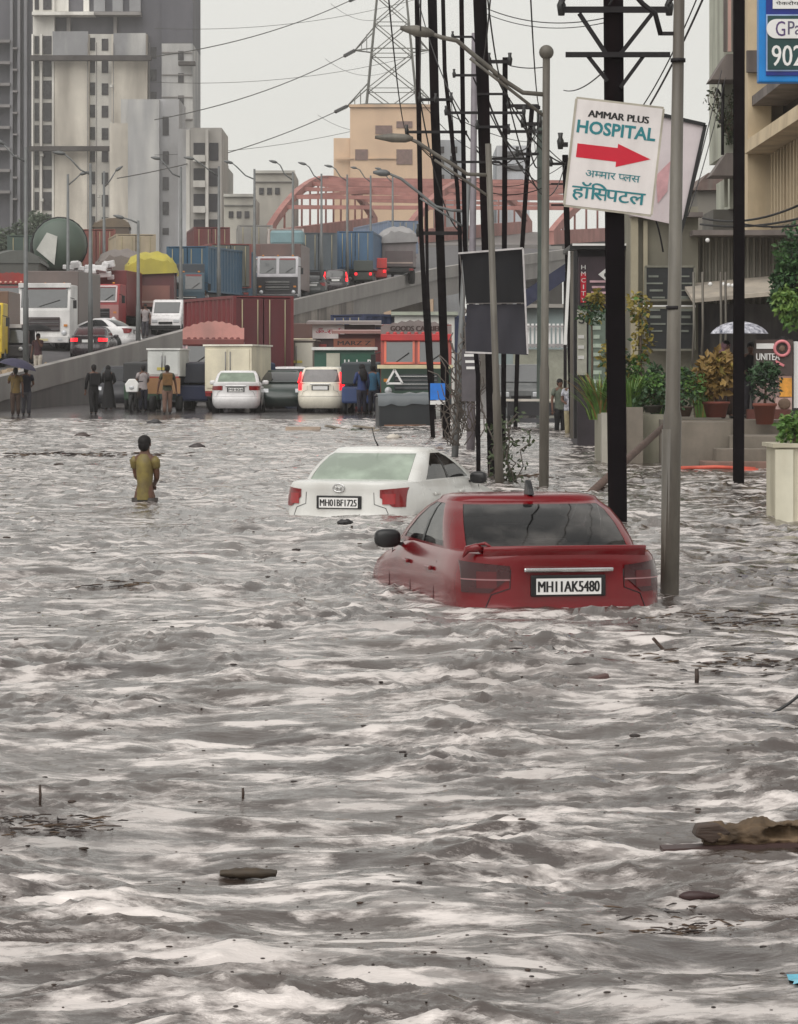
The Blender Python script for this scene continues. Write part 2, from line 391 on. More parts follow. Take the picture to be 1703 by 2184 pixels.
SEDAN = dict(L=4.4, w=.845,
    hull=[(.17, .74, .14, .16), (.28, .82, .03, .04), (.42, .845, .0, .0), (.55, .848, .0, .0), (.60, .846, .045, .05), (.72, .848, .055, .12),
          (.82, .846, .06, .30), (.90, .838, .062, .62), (.97, .822, .06, 1.0), (1.03, .80, .045, 1.25), (1.065, .775, .055, 1.36)],
    cab=[(1.045, .780, .58, 1.14, .40), (1.15, .766, .72, 1.40, .38), (1.26, .738, .90, 1.70, .35), (1.36, .695, 1.10, 2.00, .32), (1.43, .640, 1.32, 2.26, .30)],
    roof=[(.96, .030), (.85, .046), (.5, .054), (0, .057)])
HATCH = dict(L=3.7, w=.84,
    hull=[(.17, .74, .12, .14), (.28, .81, .02, .03), (.45, .84, .0, .0), (.60, .845, .0, .02), (.66, .843, .04, .08), (.80, .842, .05, .18),
          (.92, .836, .06, .40), (1.0, .822, .07, .75), (1.06, .80, .085, .95)],
    cab=[(1.04, .79, .085, .85, .30), (1.15, .765, .11, 1.02, .28), (1.30, .72, .16, 1.28, .25), (1.45, .665, .23, 1.52, .22), (1.55, .63, .32, 1.70, .2)],
    roof=[(.93, .03), (.75, .05), (.45, .06), (0, .065)])
def hull_y(spec, x, z):
    """the rear surface of the hull at (x, z)"""
    hs = spec['hull']
    zs = [h[0] for h in hs]; w_ = float(np.interp(z, zs, [h[1] for h in hs])); y0 = float(np.interp(z, zs, [h[2] for h in hs]))
    k = max(0.0, 1 - min(1, abs(x) / w_) ** 3.6) ** (1 / 3.6)
    return y0 + .75 * (1 - k)
def hull_front_y(spec, x, z):
    hs = spec['hull']; zs = [h[0] for h in hs]
    w_ = float(np.interp(z, zs, [h[1] for h in hs])); y1 = float(np.interp(z, zs, [h[3] for h in hs]))
    k = max(0.0, 1 - min(1, abs(x) / w_) ** 3.6) ** (1 / 3.6)
    return spec['L'] - y1 - .75 * (1 - k)
def patch(spec, xs, zlo, zhi, off=.012, nz=6, front=False):
    """a raised panel lying on the rear (or front) of the hull; zlo and zhi are functions of x"""
    rows = []
    for j in range(nz + 1):
        row = []
        for x in xs:
            z = zlo(x) + (zhi(x) - zlo(x)) * j / nz
            if front: row.append(Vector((x, hull_front_y(spec, x, z) + off, z)))
            else:
                y = hull_y(spec, x, z); row.append(Vector((x + math.copysign(off * .8, x) * min(1, abs(x)) ** 4 * 1.5, y - off, z)))
        rows.append(row)
    dy = Vector((0, -.03 if front else .03, 0)); b = MB(); b.grid(rows)
    edge = rows[0] + [r[-1] for r in rows[1:]] + rows[-1][-2::-1] + [r[0] for r in rows[-2:0:-1]]
    b.grid([edge, [p + dy for p in edge]], closed=True, smooth=False)
    return b
def linspace(a, b, n): return [a + (b - a) * i / (n - 1) for i in range(n)]
def make_car(name, label, loc, rz, spec, paint, group=None, glass=None, rear_glass=None, plate=None, brake=False, wheels=True,
             lamps='sedan', lamp_mat=None, chrome=True, mirror=None, detail=False, front=False, rot=None, cabin=False, lamp_in=.46, cat='car', pillar=None, roof_mat=None):
    root = thing(name, label, cat, loc, rz, group, rot)
    glass = glass or M_GLASS; Lc = spec['L']
    NR, NS, NF = 14, 8, 12
    # lower body
    b = MB(); rows = []
    for z, w_, y0, y1 in spec['hull']:
        rows.append([Vector((x, y, z)) for x, y in full(half_outline(w_, y0, Lc - y1, .75, .75, 3.6, NR, NS, NF))])
    b.grid(rows, closed=True)
    top = rows[-1]; c = sum((p for p in top), Vector()) / len(top)
    caps = [top] + [[Vector((c.x + (p.x - c.x) * k, c.y + (p.y - c.y) * k, p.z + dz)) for p in top] for k, dz in ((.97, .012), (.8, .022), (.4, .03))]
    b.grid(caps, closed=True); b.add(caps[-1], [tuple(range(len(top)))])
    b.add(rows[0], [tuple(range(len(top) - 1, -1, -1))])
    b.build('body', paint, root)
    # greenhouse: one surface, split into pillars and panes along its own lines
    sides = [.02, .05, .15, .50, .545, .965, .985]
    NRc, NFc = 10, 10
    cz = spec['cab']; n_sub = 3; cab = []
    for i in range(len(cz) - 1):
        for k in range(n_sub):
            f = k / n_sub; cab.append(tuple(a * (1 - f) + c_ * f for a, c_ in zip(cz[i], cz[i + 1])))
    cab.append(cz[-1])
    rows = [[Vector((x, y, z)) for x, y in full(half_outline(w_, y0, Lc - y1, ar, ar, 3.0, NRc, 0, NFc, sides))] for z, w_, y0, y1, ar in cab]
    n = len(rows[0]); nh = NRc + 1 + len(sides) + NFc + 1
    def kind(i, j):
        """which pane or pillar the face between outline points i, i+1 in ring j belongs to"""
        k = i if i < nh - 1 else n - 1 - i
        lowj, highj = 1, len(rows) - 2
        side = 'l' if i >= nh - 1 else 'r'
        if j < lowj or j >= highj: return 'pillar'
        if k < 7: return 'rear'
        a = NRc
        if k < a + 2: return 'pillar'
        if k < a + 3: return 'quarter' + side
        if k < a + 4: return 'door_b' + side
        if k < a + 5: return 'black' + side
        if k < a + 6: return 'door_a' + side
        if k < a + 8 + 2: return 'pillar'
        return 'front'
    groups = {}
    for j in range(len(rows) - 1):
        for i in range(n): groups.setdefault(kind(i, j), []).append((i, j))
    names = {'pillar': ('cabin_pillars', pillar or paint), 'blackl': ('door_pillar', M_BLK), 'blackr': ('door_pillar', M_BLK), 'rear': ('rear_window', rear_glass or glass), 'front': ('windscreen', glass)}
    for key, fs in groups.items():
        b = MB(); vm_ = {}
        off = -.006 if key in ('rear', 'front') or key.startswith(('door', 'quarter')) else 0
        for i, j in fs:
            f = []
            for (ii, jj) in ((i, j), ((i + 1) % n, j), ((i + 1) % n, j + 1), (i, j + 1)):
                if (ii, jj) not in vm_:
                    vm_[(ii, jj)] = len(b.v); p = rows[jj][ii]; b.v.append((p.x * (1 + off), p.y, p.z))
                f.append(vm_[(ii, jj)])
            b.f.append(tuple(f)); b.mi.append(0); b.sm.append(True)
        if key == 'pillar':
            top = rows[-1]; c = sum((p for p in top), Vector()) / len(top); ring = [top]
            for k, dz in spec['roof']: ring.append([Vector((c.x + (p.x - c.x) * k, c.y + (p.y - c.y) * k, top[0].z + dz)) for p in top])
            if roof_mat is None: b.grid(ring, closed=True)
            else:
                rb = MB(); rb.grid(ring, closed=True); rb.build('roof', roof_mat, root)
        nm, mt_ = names.get(key, ('side_window', glass))
        b.build(nm, mt_, root)
    if cabin:
        ci = mat('cabin_trim', (58, 58, 58), .8, var=.3, scale=6); cs = mat('seat_fabric', (92, 90, 86), .9, var=.25, scale=10)
        b = MB(); b.prism([(-.66, .86), (.66, .86), (.64, 1.5), (.66, 2.9), (.5, 3.05), (-.5, 3.05), (-.66, 2.9), (-.64, 1.5)], (0, 0, 1.085), X3, Y3, (0, 0, .03)); b.build('cabin_floor', ci, root)
        for x in (-.36, .0, .36): b = MB(); sball(b, (x, 1.30, 1.16), (.13, .05, .07), 3, 14, 8); b.build('headrest', cs, root)
        for x in (-.34, .34):
            b = MB(); sball(b, (x, 2.10, 1.16), (.24, .07, .12), 3, 16, 8); b.build('seat_back', cs, root); b = MB(); sball(b, (x, 2.10, 1.31), (.12, .05, .075), 3, 14, 8); b.build('headrest', cs, root)
        b = MB(); b.box((0, 2.95, 1.13), (1.2, .25, .07)); b.build('dashboard', ci, root, bevel=.02); b = MB(); b.box((0, 2.45, 1.41), (.22, .03, .06)); b.build('inner_mirror', M_BLK, root)
    # lamps
    wl = spec['w']
    for s in (-1, 1):
        if lamps == 'sedan':
            xs = [s * x for x in linspace(lamp_in, .79, 12)]
            zhi = lambda x: .975 + .035 * (abs(x) - .47) / .36
            zlo = lambda x: .765 + .12 * max(0, (lamp_in + .15 - abs(x)) / .15)
        elif lamps == 'tall':
            xs = [s * x for x in linspace(.66, .80, 6)]; zhi = lambda x: 1.03; zlo = lambda x: .80
        else:
            xs = [s * x for x in linspace(.46, .82, 10)]; zhi = lambda x: .95 - .03 * (abs(x) - .46); zlo = lambda x: .80
        lm = lamp_mat or (M_LGLOW if brake else M_LRED)
        lo = patch(spec, xs, zlo, zhi).build('rear_lamp', lm, root)
        if lamps == 'sedan': patch(spec, [s * x for x in linspace(.56, .70, 6)], lambda x: .80, lambda x: .93, off=.017, nz=3).build('lamp_lens', mat('inner_lens', (150, 26, 30), .15, spec=.8) if lm is M_LRED else mat('inner_smoke', (84, 24, 28), .2, spec=.5), lo)
        if detail:
            patch(spec, xs, lambda x: .862, lambda x: .872, off=.018, nz=1).build('lamp_strip', mat('lamp_strip', (150, 110, 112), .2), lo)
        if lamps == 'tall':
            pl = MB(); pl.tube([(s * .755, .10, 1.05), (s * .72, .15, 1.22), (s * .69, .21, 1.42)], [.05, .045, .03], 8); pl.build('upper_lamp', lm, root)
        if front:
            patch(spec, [s * x for x in linspace(.48, .80, 8)], lambda x: .66 + .03 * abs(x), lambda x: .80 + .02 * abs(x), front=True).build('headlamp', M_LCLR, root)
    # door mirrors
    for s in (-1, 1):
        mb_ = MB(); ym = Lc - spec['cab'][0][3] - .55
        sball(mb_, (s * .93, ym, 1.06), (.115, .065, .080), 2.9); mb_.bar((s * .76, ym + .02, 1.0), (s * .86, ym, 1.02), .05, .03)
        mb_.build('door_mirror', mirror or paint, root)
    # plate
    yb = hull_y(spec, 0, .82) - .006; zp = .82 if lamps != 'tall' else .88
    pb = MB(); pb.box((0, yb, zp), (.60, .03, .165)); pb.build('plate_recess', M_BLK, root, bevel=.008)
    pp = MB(); pp.box((0, yb - .022, zp - .005), (.52, .008, .125)); po = pp.build('number_plate', M_WHT, root)
    if plate: lettering(plate, (-.245, yb - .0275, zp - .048), X3, Z3, .49, .085, M_INK, po)
    if chrome:
        cb = MB(); cb.box((0, yb - .02, zp + .125), (.72, .035, .036)); cb.build('chrome_strip', M_CHR, root, bevel=.012)
    # bumper seam, boot seams, door seams
    for s in (-1, 1):
        sb = MB(); pts = []
        for (xa, za, xb, zb) in ((.66, .60, .60, .75), (.60, .75, .46, .80), (.46, .80, .45, 1.02)):
            pts += [(s * (xa + (xb - xa) * t), hull_y(spec, xa + (xb - xa) * t, za + (zb - za) * t) - .001, za + (zb - za) * t) for t in (0, .33, .66)]
        sb.tube(pts, .0045, 4); sb.build('boot_seam', M_BLK, root)
        for yy in (1.15, 2.12, 3.05):
            sb = MB(); sb.tube([(s * (spec['w'] + .001), yy, .25), (s * (spec['w'] + .003), yy, .72), (s * (spec['w'] - .022), yy - .03, .96)], .004, 4); sb.build('door_seam', M_BLK, root)
    sb = MB(); sb.tube([(x, hull_y(spec, x, .585) - .001, .585) for x in linspace(-.80, .80, 22)], .005, 4); sb.build('bumper_seam', M_BLK, root)
    if Lc > 4:
        for s in (-1, 1):
            for yy in (1.32, 2.28):
                hb = MB(); hb.box((s * (spec['w'] + .012), yy, .895), (.03, .19, .035)); hb.build('door_handle', paint, root, bevel=.01)
    if wheels:
        for s in (-1, 1):
            for yy in (.80, Lc - .85):
                ar_ = MB(); ar_.tube([(s * .60, yy, .32), (s * (spec['w'] + .002), yy, .32)], .37, 24); ar_.build('wheel_arch', M_BLK, root)
                wb = MB(); wb.tube([(s * .62, yy, .30), (s * (spec['w'] + .008), yy, .30)], .30, 24); wo = wb.build('wheel', M_RUB, root)
                rb = MB(); rb.tube([(s * .7, yy, .30), (s * (spec['w'] + .014), yy, .30)], .19, 18); rb.build('rim', M_STEEL, wo)
    return root

# the two stranded sedans
P_RED = mat('red_paint', (108, 3, 14), .16, var=.12, spec=.4, coat=.2, scale=1.5, dirt=(84, 40, 36), dirt_amt=.2)
P_WHITE = mat('white_paint', (214, 214, 210), .25, var=.06, coat=.4, scale=1.5, dirt=(170, 164, 156), dirt_amt=.4)
RYAW = R(11.0)
rl = at(1216, VH, 23.35)
red = make_car('red_car', 'dark red sedan with smoked tail lamps stranded in deep water', (rl.x, rl.y, -.655), RYAW, SEDAN, P_RED,
    rear_glass=see_through('dark_film_glass', (.22, .23, .24)), plate='MH11AK5480', wheels=False, lamp_mat=M_SMOKE, mirror=M_BLK, detail=True, cabin=True, glass=see_through('side_glass', (.20, .22, .22)), group='sedans stranded in the flood')
b = MB()   # boot lip spoiler
prof = lambda x: hull_y(SEDAN, x * .97, 1.05) - .015
for k, (dy, z) in enumerate(()): pass
rows = []
for x in linspace(-.655, .655, 25):
    y = prof(x) - .01; e_ = .012 * (1 - abs(x / .7) ** 4)
    rows.append([Vector((x, y + .30, 1.085)), Vector((x, y + .14, 1.108 + e_)), Vector((x, y + .02, 1.122 + e_)), Vector((x, y - .005, 1.112 + e_)), Vector((x, y + .012, 1.080 + e_ * .5)), Vector((x, y + .05, 1.02))])
b.grid(rows); sp = b.build('boot_spoiler', P_RED, red)
b = MB(); b.tube([(-.62, .20, 1.10), (-.70, .20, 1.115), (-.76, .26, 1.10), (-.80, .24, 1.04)], [.012, .035, .03, .008], 8); b.tube([(-.72, .22, 1.13), (-.64, .16, 1.15), (-.58, .12, 1.11)], [.008, .014, .006], 6)
b.build('broken_spoiler_end', P_RED, red)
b = MB(); b.prism([(0, 0), (.17, 0), (.14, .05), (.09, .10), (.05, .125), (.03, .12)], (-.012, 1.50, 1.47), (0, -1, .04), (0, 0, 1), (.05, 0, 0)); b.build('roof_fin', M_BLK, red, bevel=.008)
b = MB(); b.box((0, .80, 1.13), (.34, .10, .035)); b.build('stop_lamp_housing', mat('pale_housing', (170, 160, 160), .4), red, bevel=.015)
b = MB()
wl_ = at(720, VH, 39.3)
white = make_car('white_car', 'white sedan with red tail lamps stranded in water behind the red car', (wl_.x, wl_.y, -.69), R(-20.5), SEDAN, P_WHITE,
    rear_glass=see_through('pale_green_glass', (.70, .80, .70), .05, (.44, .52, .43), .55, .9), lamp_in=.53, glass=see_through('side_glass_green', (.22, .25, .24)), cabin=True, plate='MH01BF1725', wheels=False, group='sedans stranded in the flood', chrome=False, mirror=M_BLK)  # diffuse pale green paints the sky's reflection into the rear glass
white.scale = (1.05, 1.05, 1.05); white.location.z -= .02
b = MB(); b.tube([(0, 1.42, 1.50), (-.02, 1.36, 1.58), (-.04, 1.30, 1.74)], [.012, .008, .005], 6); b.build('aerial', M_BLK, white)
b = MB(); b.box((0, .80, 1.135), (.30, .05, .035)); b.build('stop_lamp_housing', M_WHT, white, bevel=.015)
yb = hull_y(SEDAN, 0, .985)
b = MB()
ring = [Vector((.075 * math.cos(t), yb - .012, 1.0 + .05 * math.sin(t))) for t in linspace(0, 2 * math.pi, 20)]
b.tube(ring, .009, 6, cap=False); b.tube([(-.04, yb - .014, 1.03), (-.025, yb - .014, .97)], .007, 5); b.tube([(.04, yb - .014, 1.03), (.025, yb - .014, .97)], .007, 5); b.tube([(-.03, yb - .014, 1.0), (.03, yb - .014, 1.0)], .007, 5)
b.build('boot_emblem', M_CHR, white)
# ------------------------------------------------------------------ far buildings
M_WIN = mat('dark_window', (58, 56, 58), .25, var=.35, scale=.4)
M_BAYSHADE = mat('bay_shade', (52, 51, 54), .9, var=.3, scale=.3)  # solid dark slabs: shade inside the open balconies painted as colour
def conc(name, c, var=.16, dirt=(120, 116, 112), amt=.7, scale=.2, rough=.85): return mat(name, c, rough, var=var, scale=scale, dirt=dirt, dirt_amt=amt)
def slab(mb, u0, u1, v0, v1, Y, depth, mi=0, z0=None):
    a, b = at(u0, v1, Y), at(u1, v0, Y)
    zl = a.z if z0 is None else z0
    mb.box(((a.x + b.x) / 2, Y + depth / 2, (zl + b.z) / 2), (b.x - a.x, depth, b.z - zl), mi=mi); return mb
def part(name, m, root, u0, u1, v0, v1, Y, depth, z0=None):
    b = MB(); slab(b, u0, u1, v0, v1, Y, depth, z0=z0); o = b.build(name, m, root)
    return o
def window(root, u0, u1, v0, v1, Y, m=None, frame=None):
    o = part('window', m or M_WIN, root, u0, u1, v0, v1, Y - .12, .2)
    return o
C_CREAM = conc('cream_render', (208, 201, 189), dirt=(136, 129, 120), amt=.9); C_WHITE = conc('white_render', (224, 221, 214), dirt=(150, 146, 140), amt=.8)
C_GREY = conc('grey_render', (142, 142, 144), .2, dirt=(214, 212, 206), amt=.95, scale=.16); C_DARK = conc('dark_cladding', (102, 101, 106), .2, dirt=(76, 76, 84), amt=.9)
# cream and grey tower
Yt = 400.0
tw = thing('apartment_tower', 'tall cream and grey tower with stained walls above the flyover traffic', 'building', (0, 0, 0))
part('wall', C_WHITE, tw, 70, 116, -90, 540, Yt, 14, z0=0)
part('wall', C_CREAM, tw, 116, 190, 72, 540, Yt - .8, 14, z0=0)
part('wall', C_WHITE, tw, 190, 238, 72, 540, Yt + .6, 14, z0=0)
part('wall', C_CREAM, tw, 238, 314, 72, 540, Yt - .6, 14, z0=0)
part('upper_storeys', C_DARK, tw, 116, 345, -90, 71.5, Yt + 1.2, 14)
part('wall', C_DARK, tw, 314, 345, 71.5, 540, Yt + 1.2, 14, z0=0)
part('wall', C_GREY, tw, 345, 411, 92, 540, Yt + .4, 16, z0=0)
part('upper_storeys', C_DARK, tw, 345, 411, -90, 91.5, Yt + .4, 16)
M_SHUT = conc('bare_plaster', (140, 136, 134), .2)
part('sill_band', C_WHITE, tw, 68, 200, 24, 31, Yt - 1.6, 3)
part('sill_band', M_SHUT, tw, 200, 300, 24, 31, Yt - 1.2, 3)
for u0, u1 in ((116, 146), (178, 190), (200, 224), (240, 262), (276, 300)): part('wall', C_WHITE if u0 < 190 else C_GREY, tw, u0, u1, -60, 23.5, Yt + .6, 3)
for u0, u1 in ((142, 150), (242, 249)): part('column', M_SHUT, tw, u0, u1, 31.5, 71, Yt + .5, 1)
part('wall', C_GREY, tw, 112, 188, 66, 120, Yt - 1.1, .28)
part('wall', C_GREY, tw, 242, 311, 70, 121, Yt - 1.0, .35)
for k in range(9):
    v = 76 + 47.6 * k
    if v < 480:
        window(tw, 74, 83, v, v + 38, Yt); window(tw, 92, 110, v, v + 39, Yt)
        window(tw, 191.5, 203, v + 4, v + 31, Yt + .6); window(tw, 217, 231, v + 6, v + 31, Yt + .6)
for u0, u1 in ((74, 83), (92, 110)): window(tw, u0, u1, -20, 20, Yt)
for u in (69, 87.5, 113): part('pilaster', C_WHITE, tw, u - 1.8, u + 1.8, 72, 500, Yt - .9, .85)
M_SCAF = mat('scaffold', (74, 70, 68), .8, var=.4, scale=.5)
part('scaffold', M_SCAF, tw, 64, 322, 117, 128, Yt - 2.4, 1.1); part('scaffold', M_SCAF, tw, 62, 236, 311, 321, Yt - 2.4, 1.1)
part('scaffold', M_SCAF, tw, 380, 416, 130, 138, Yt - 1.6, 1.6)
M_AC = mat('ac_unit', (190, 188, 182), .6, var=.15)
rn = random.Random(2)
for k in range(14): u = rn.choice((207, 210, 234, 86, 336)); v = 84 + rn.random() * 380; part('air_conditioner', M_AC, tw, u, u + 6, v, v + 6, Yt - 1.9 + (3.2 if u == 336 else 0), .8)
for u in (186, 205, 241, 318, 350, 372, 398): part('drain_pipe', M_SHUT, tw, u, u + 1.6, 90, 540, Yt - 1.25 + (2.2 if u > 314 else 0), .3)
for k in range(8): part('floor_joint', M_SHUT, tw, 345, 411, 110 + 47.6 * k, 112 + 47.6 * k, Yt + .2, .25)
for k in range(7):
    window(tw, 322, 334, 100 + 47.6 * k, 124 + 47.6 * k, Yt + 1.2)
for k in range(6): window(tw, 380, 392, 108 + 47.6 * k, 128 + 47.6 * k, Yt + .4)
# lower stair block
b2 = thing('stair_block', 'grey streaked lower block standing in front of the tall tower', 'building', (0, 0, 0))
part('wall', C_CREAM, b2, 234, 273, 262, 540, 388, 10, z0=0); part('wall', C_GREY, b2, 273, 340, 211, 540, 386, 12, z0=0)
part('wall', conc('mid_grey_render', (168, 168, 170)), b2, 340, 382, 211, 540, 387, 12, z0=0)
part('roof_hut', C_GREY, b2, 258, 273.5, 211, 262, 389, 9)
for v0, v1 in ((248, 288), (322, 350), (377, 405), (430, 458), (486, 500)): window(b2, 347, 360, v0, v1, 387)
b3 = thing('apartment_block', 'grey six storey block with square open balconies beside the tower', 'building', (0, 0, 0))
part('wall', conc('pale_grey_render', (176, 177, 180)), b3, 380, 406, 274, 540, 372, 14, z0=0); part('wall', conc('beige_grey_render', (170, 166, 160)), b3, 406, 473, 272, 540, 371, 14, z0=0)
for k in range(4):
    v = 304 + 54.5 * k; window(b3, 413, 437, v, v + 38, 371, M_BAYSHADE); window(b3, 446, 466, v, v + 38, 371, M_BAYSHADE)
    part('balcony_wall', C_WHITE, b3, 412, 438, v + 26, v + 40, 369.9, .9)
part('pilaster', C_WHITE, b3, 438.5, 444.5, 276, 505, 370.1, .85); part('pilaster', C_WHITE, b3, 397, 405, 276, 505, 371, .95)
# leftmost dark tower under construction
b4 = thing('tower_shell', 'dark unfinished tower under netting at the left edge', 'building', (0, 0, 0))
part('wall', C_DARK, b4, -120, 68, -90, 540, 424, 16, z0=0)
for u in (-40, 24, 40, 54): part('column', conc('grey_column', (126, 126, 130)), b4, u - 3, u + 3, -40, 500, 422.8, 1.1)
for k in range(8): part('floor_slab', conc('slab_edge', (134, 130, 130)), b4, -60, 21, 84 + 46 * k, 90 + 46 * k, 422.2, 1.7)
for k in range(8): part('floor_slab', conc('slab_edge', (134, 130, 130)), b4, 27, 37, 100 + 46 * k, 104 + 46 * k, 422.4, 1.5)
# beige block in front of the pylon
bb = thing('beige_building', 'beige block with few windows standing in front of the pylon', 'building', (0, 0, 0))
C_BEI = conc('beige_render', (210, 182, 154), .1, dirt=(180, 150, 128), amt=.5)
part('wall', C_BEI, bb, 747, 925, 226, 545, 380, 18, z0=0); part('wall', C_BEI, bb, 712, 746.8, 294, 545, 380.5, 16, z0=0)
part('parapet', conc('beige_coping', (206, 176, 146)), bb, 745, 927, 222, 228, 379.7, 1)
for u0, u1, v0, v1 in ((801, 837, 267, 285), (758, 785, 318, 341), (846, 880, 318, 350), (846, 880, 258, 272)): window(bb, u0, u1, v0, v1, 380, mat('brown_window', (120, 98, 92), .3))
for u0, u1 in ((716, 755), (786, 846)): part('string_course', conc('beige_coping', (206, 176, 146)), bb, u0, u1, 336, 339, 379.8, .4)
gb = thing('grey_building', 'pale blue grey block beside the beige building behind the poles', 'building', (0, 0, 0))
part('wall', conc('blue_grey_render', (176, 182, 188)), gb, 926, 988, 298, 545, 392, 16, z0=0)
part('wall', conc('pale_blue_render', (196, 200, 206)), gb, 1060, 1130, 310, 545, 395, 16, z0=0)
for k in range(3):
    window(gb, 935, 948, 312 + 30 * k, 326 + 30 * k, 392); window(gb, 962, 976, 312 + 30 * k, 326 + 30 * k, 392)
    window(gb, 1072, 1116, 322 + 30 * k, 334 + 30 * k, 395)
for i, (u0, u1, v0, Y, lb) in enumerate(((543, 628, 366, 330, 'low grey flat roofed building left of the red arch bridge'), (478, 540, 416, 300, 'small beige house left of the low grey building'),
                                         (470, 486, 356, 420, 'narrow pale block showing beside the grey six storey block'))):
    lo = thing('low_building', lb, 'building', (0, 0, 0)); part('wall', conc('olive_grey_render', (176, 172, 162)), lo, u0, u1, v0, 560, Y, 14, z0=0)
    part('parapet', conc('pale_coping', (190, 188, 180)), lo, u0 - 1, u1 + 1, v0 - 3, v0 + 3, Y - .3, .9)
    if i < 2: part('string_course', conc('dark_coping', (136, 134, 130)), lo, u0, u1, v0 + 20, v0 + 22, Y - .2, .4)
    for k in range(3 if i < 2 else 0): window(lo, u0 + 10 + 17 * k, u0 + 20 + 17 * k, v0 + 34, v0 + 48, Y)
# ------------------------------------------------------------------ lattice pylon
M_GAL = mat('galvanised_steel', (112, 112, 106), .5, metal=.2, var=.2)
Yp = 430.0
py = thing('pylon', 'grey lattice power pylon rising behind the beige building', 'pylon', (0, 0, 0))
cx = (836 - UC) * Yp / FU
def half(z): return 4.1 - (z - 36) * .098 if z < 60 else 1.75
def leg_pt(sx, sy, z): h = half(z); return Vector((cx + sx * h, Yp + sy * h, z))
zl = [0, 9, 17.5, 25, 31.5, 37.5, 43, 48, 52.5, 56.5, 60, 64]
for sx in (-1, 1):
    for sy in (-1, 1):
        b = MB(); b.tube([leg_pt(sx, sy, z) for z in zl], .13, 4, smooth=False); b.build('leg', M_GAL, py)
for a, c in (((-1, -1), (1, -1)), ((-1, 1), (1, 1)), ((-1, -1), (-1, 1)), ((1, -1), (1, 1))):
    b = MB()
    for i in range(len(zl) - 1):
        p, q = leg_pt(*a, zl[i]), leg_pt(*c, zl[i]); p2, q2 = leg_pt(*a, zl[i + 1]), leg_pt(*c, zl[i + 1])
        b.bar(p, q2, .14); b.bar(q, p2, .14); b.bar(p2, q2, .11)
    tag(b.build('bracing_panel', M_GAL, py))
def crossarm(z, reach):
    b = MB(); h = half(z)
    for s in (-1, 1):
        tip = Vector((cx + s * reach, Yp, z))
        for sy in (-1, 1):
            b.bar(Vector((cx + s * h, Yp + sy * h, z)), tip, .17); b.bar(Vector((cx + s * half(z + 3), Yp + sy * half(z + 3), z + 3)), tip, .13)
            for t in (.3, .6): b.bar(Vector((cx + s * (h + (reach - h) * t), Yp + sy * h * (1 - t), z)), Vector((cx + s * (h + (reach - h) * t), Yp + sy * h * (1 - t), z + 3 * (1 - t))), .08)
        for t in (-1, 1): b.bar((cx + s * h, Yp + t * h, z), (cx + s * h, Yp - t * h, z), .12)
    b.bar((cx - h, Yp - h, z), (cx + h, Yp - h, z), .16)
    b.build('crossarm', M_GAL, py)
ZC = [at(0, 226, Yp).z, at(0, 107, Yp).z, at(0, -10, Yp).z]
for z, r in zip(ZC, (6.4, 5.3, 4.5)): crossarm(z, r)
M_WIRE = mat('wire', (70, 70, 66), .6, var=.2); M_INS = mat('insulator', (40, 40, 40), .4)
def sag(p, q, s, n=14): return [Vector(p).lerp(Vector(q), t) + Vector((0, 0, -4 * s * t * (1 - t))) for t in [i / n for i in range(n + 1)]]
def wire(label, p, q, s, r=.03, n=14, group='power lines of the pylon', ins=None, name='power_line', m=None):
    b = MB(); b.tube(sag(p, q, s, n), r, 5); o = b.build(name, m or M_WIRE); tag(o, label, 'wire', group)
    if ins:
        pts = sag(p, q, s, n); b = MB(); d = Vector(pts[1]) - Vector(pts[0]); e_ = Vector(pts[0]) + d.normalized() * ins
        b.tube([Vector(pts[0]).lerp(e_, i / 12) for i in range(13)], [.30 if i % 2 else .17 for i in range(13)], 7); b.build('insulator_string', M_INS, o)
    return o
names_h = ['lowest', 'middle', 'upper']
for k, (z, r) in enumerate(zip(ZC, (6.4, 5.3, 4.5))):
    p = Vector((cx - r, Yp, z)); tgt = [at(250, 380, 350), at(330, 255, 350), at(330, 120, 350)][k]
    wire('%s front power line with long insulator leaving the pylon crossarm' % names_h[k], p, tgt, 1.2, .065, ins=5.5)
    p2 = Vector((cx + r, Yp + 2, z)); t2 = [at(330, 330, 380), at(330, 175, 380), at(330, 60, 380)][k]
    wire('%s faint rear power line crossing the sky left of the pylon' % names_h[k], p2, t2, 1.5, .035)
    b = MB(); b.tube(sag(p + Vector((-4.2, -2, -1.4)), Vector((cx + r * .4, Yp, z - 1.6)), 2.2), .03, 5)
    tag(b.build('jumper_wire', M_WIRE), 'looped jumper wire hanging below the %s pylon crossarm' % names_h[k], 'wire', 'power lines of the pylon')
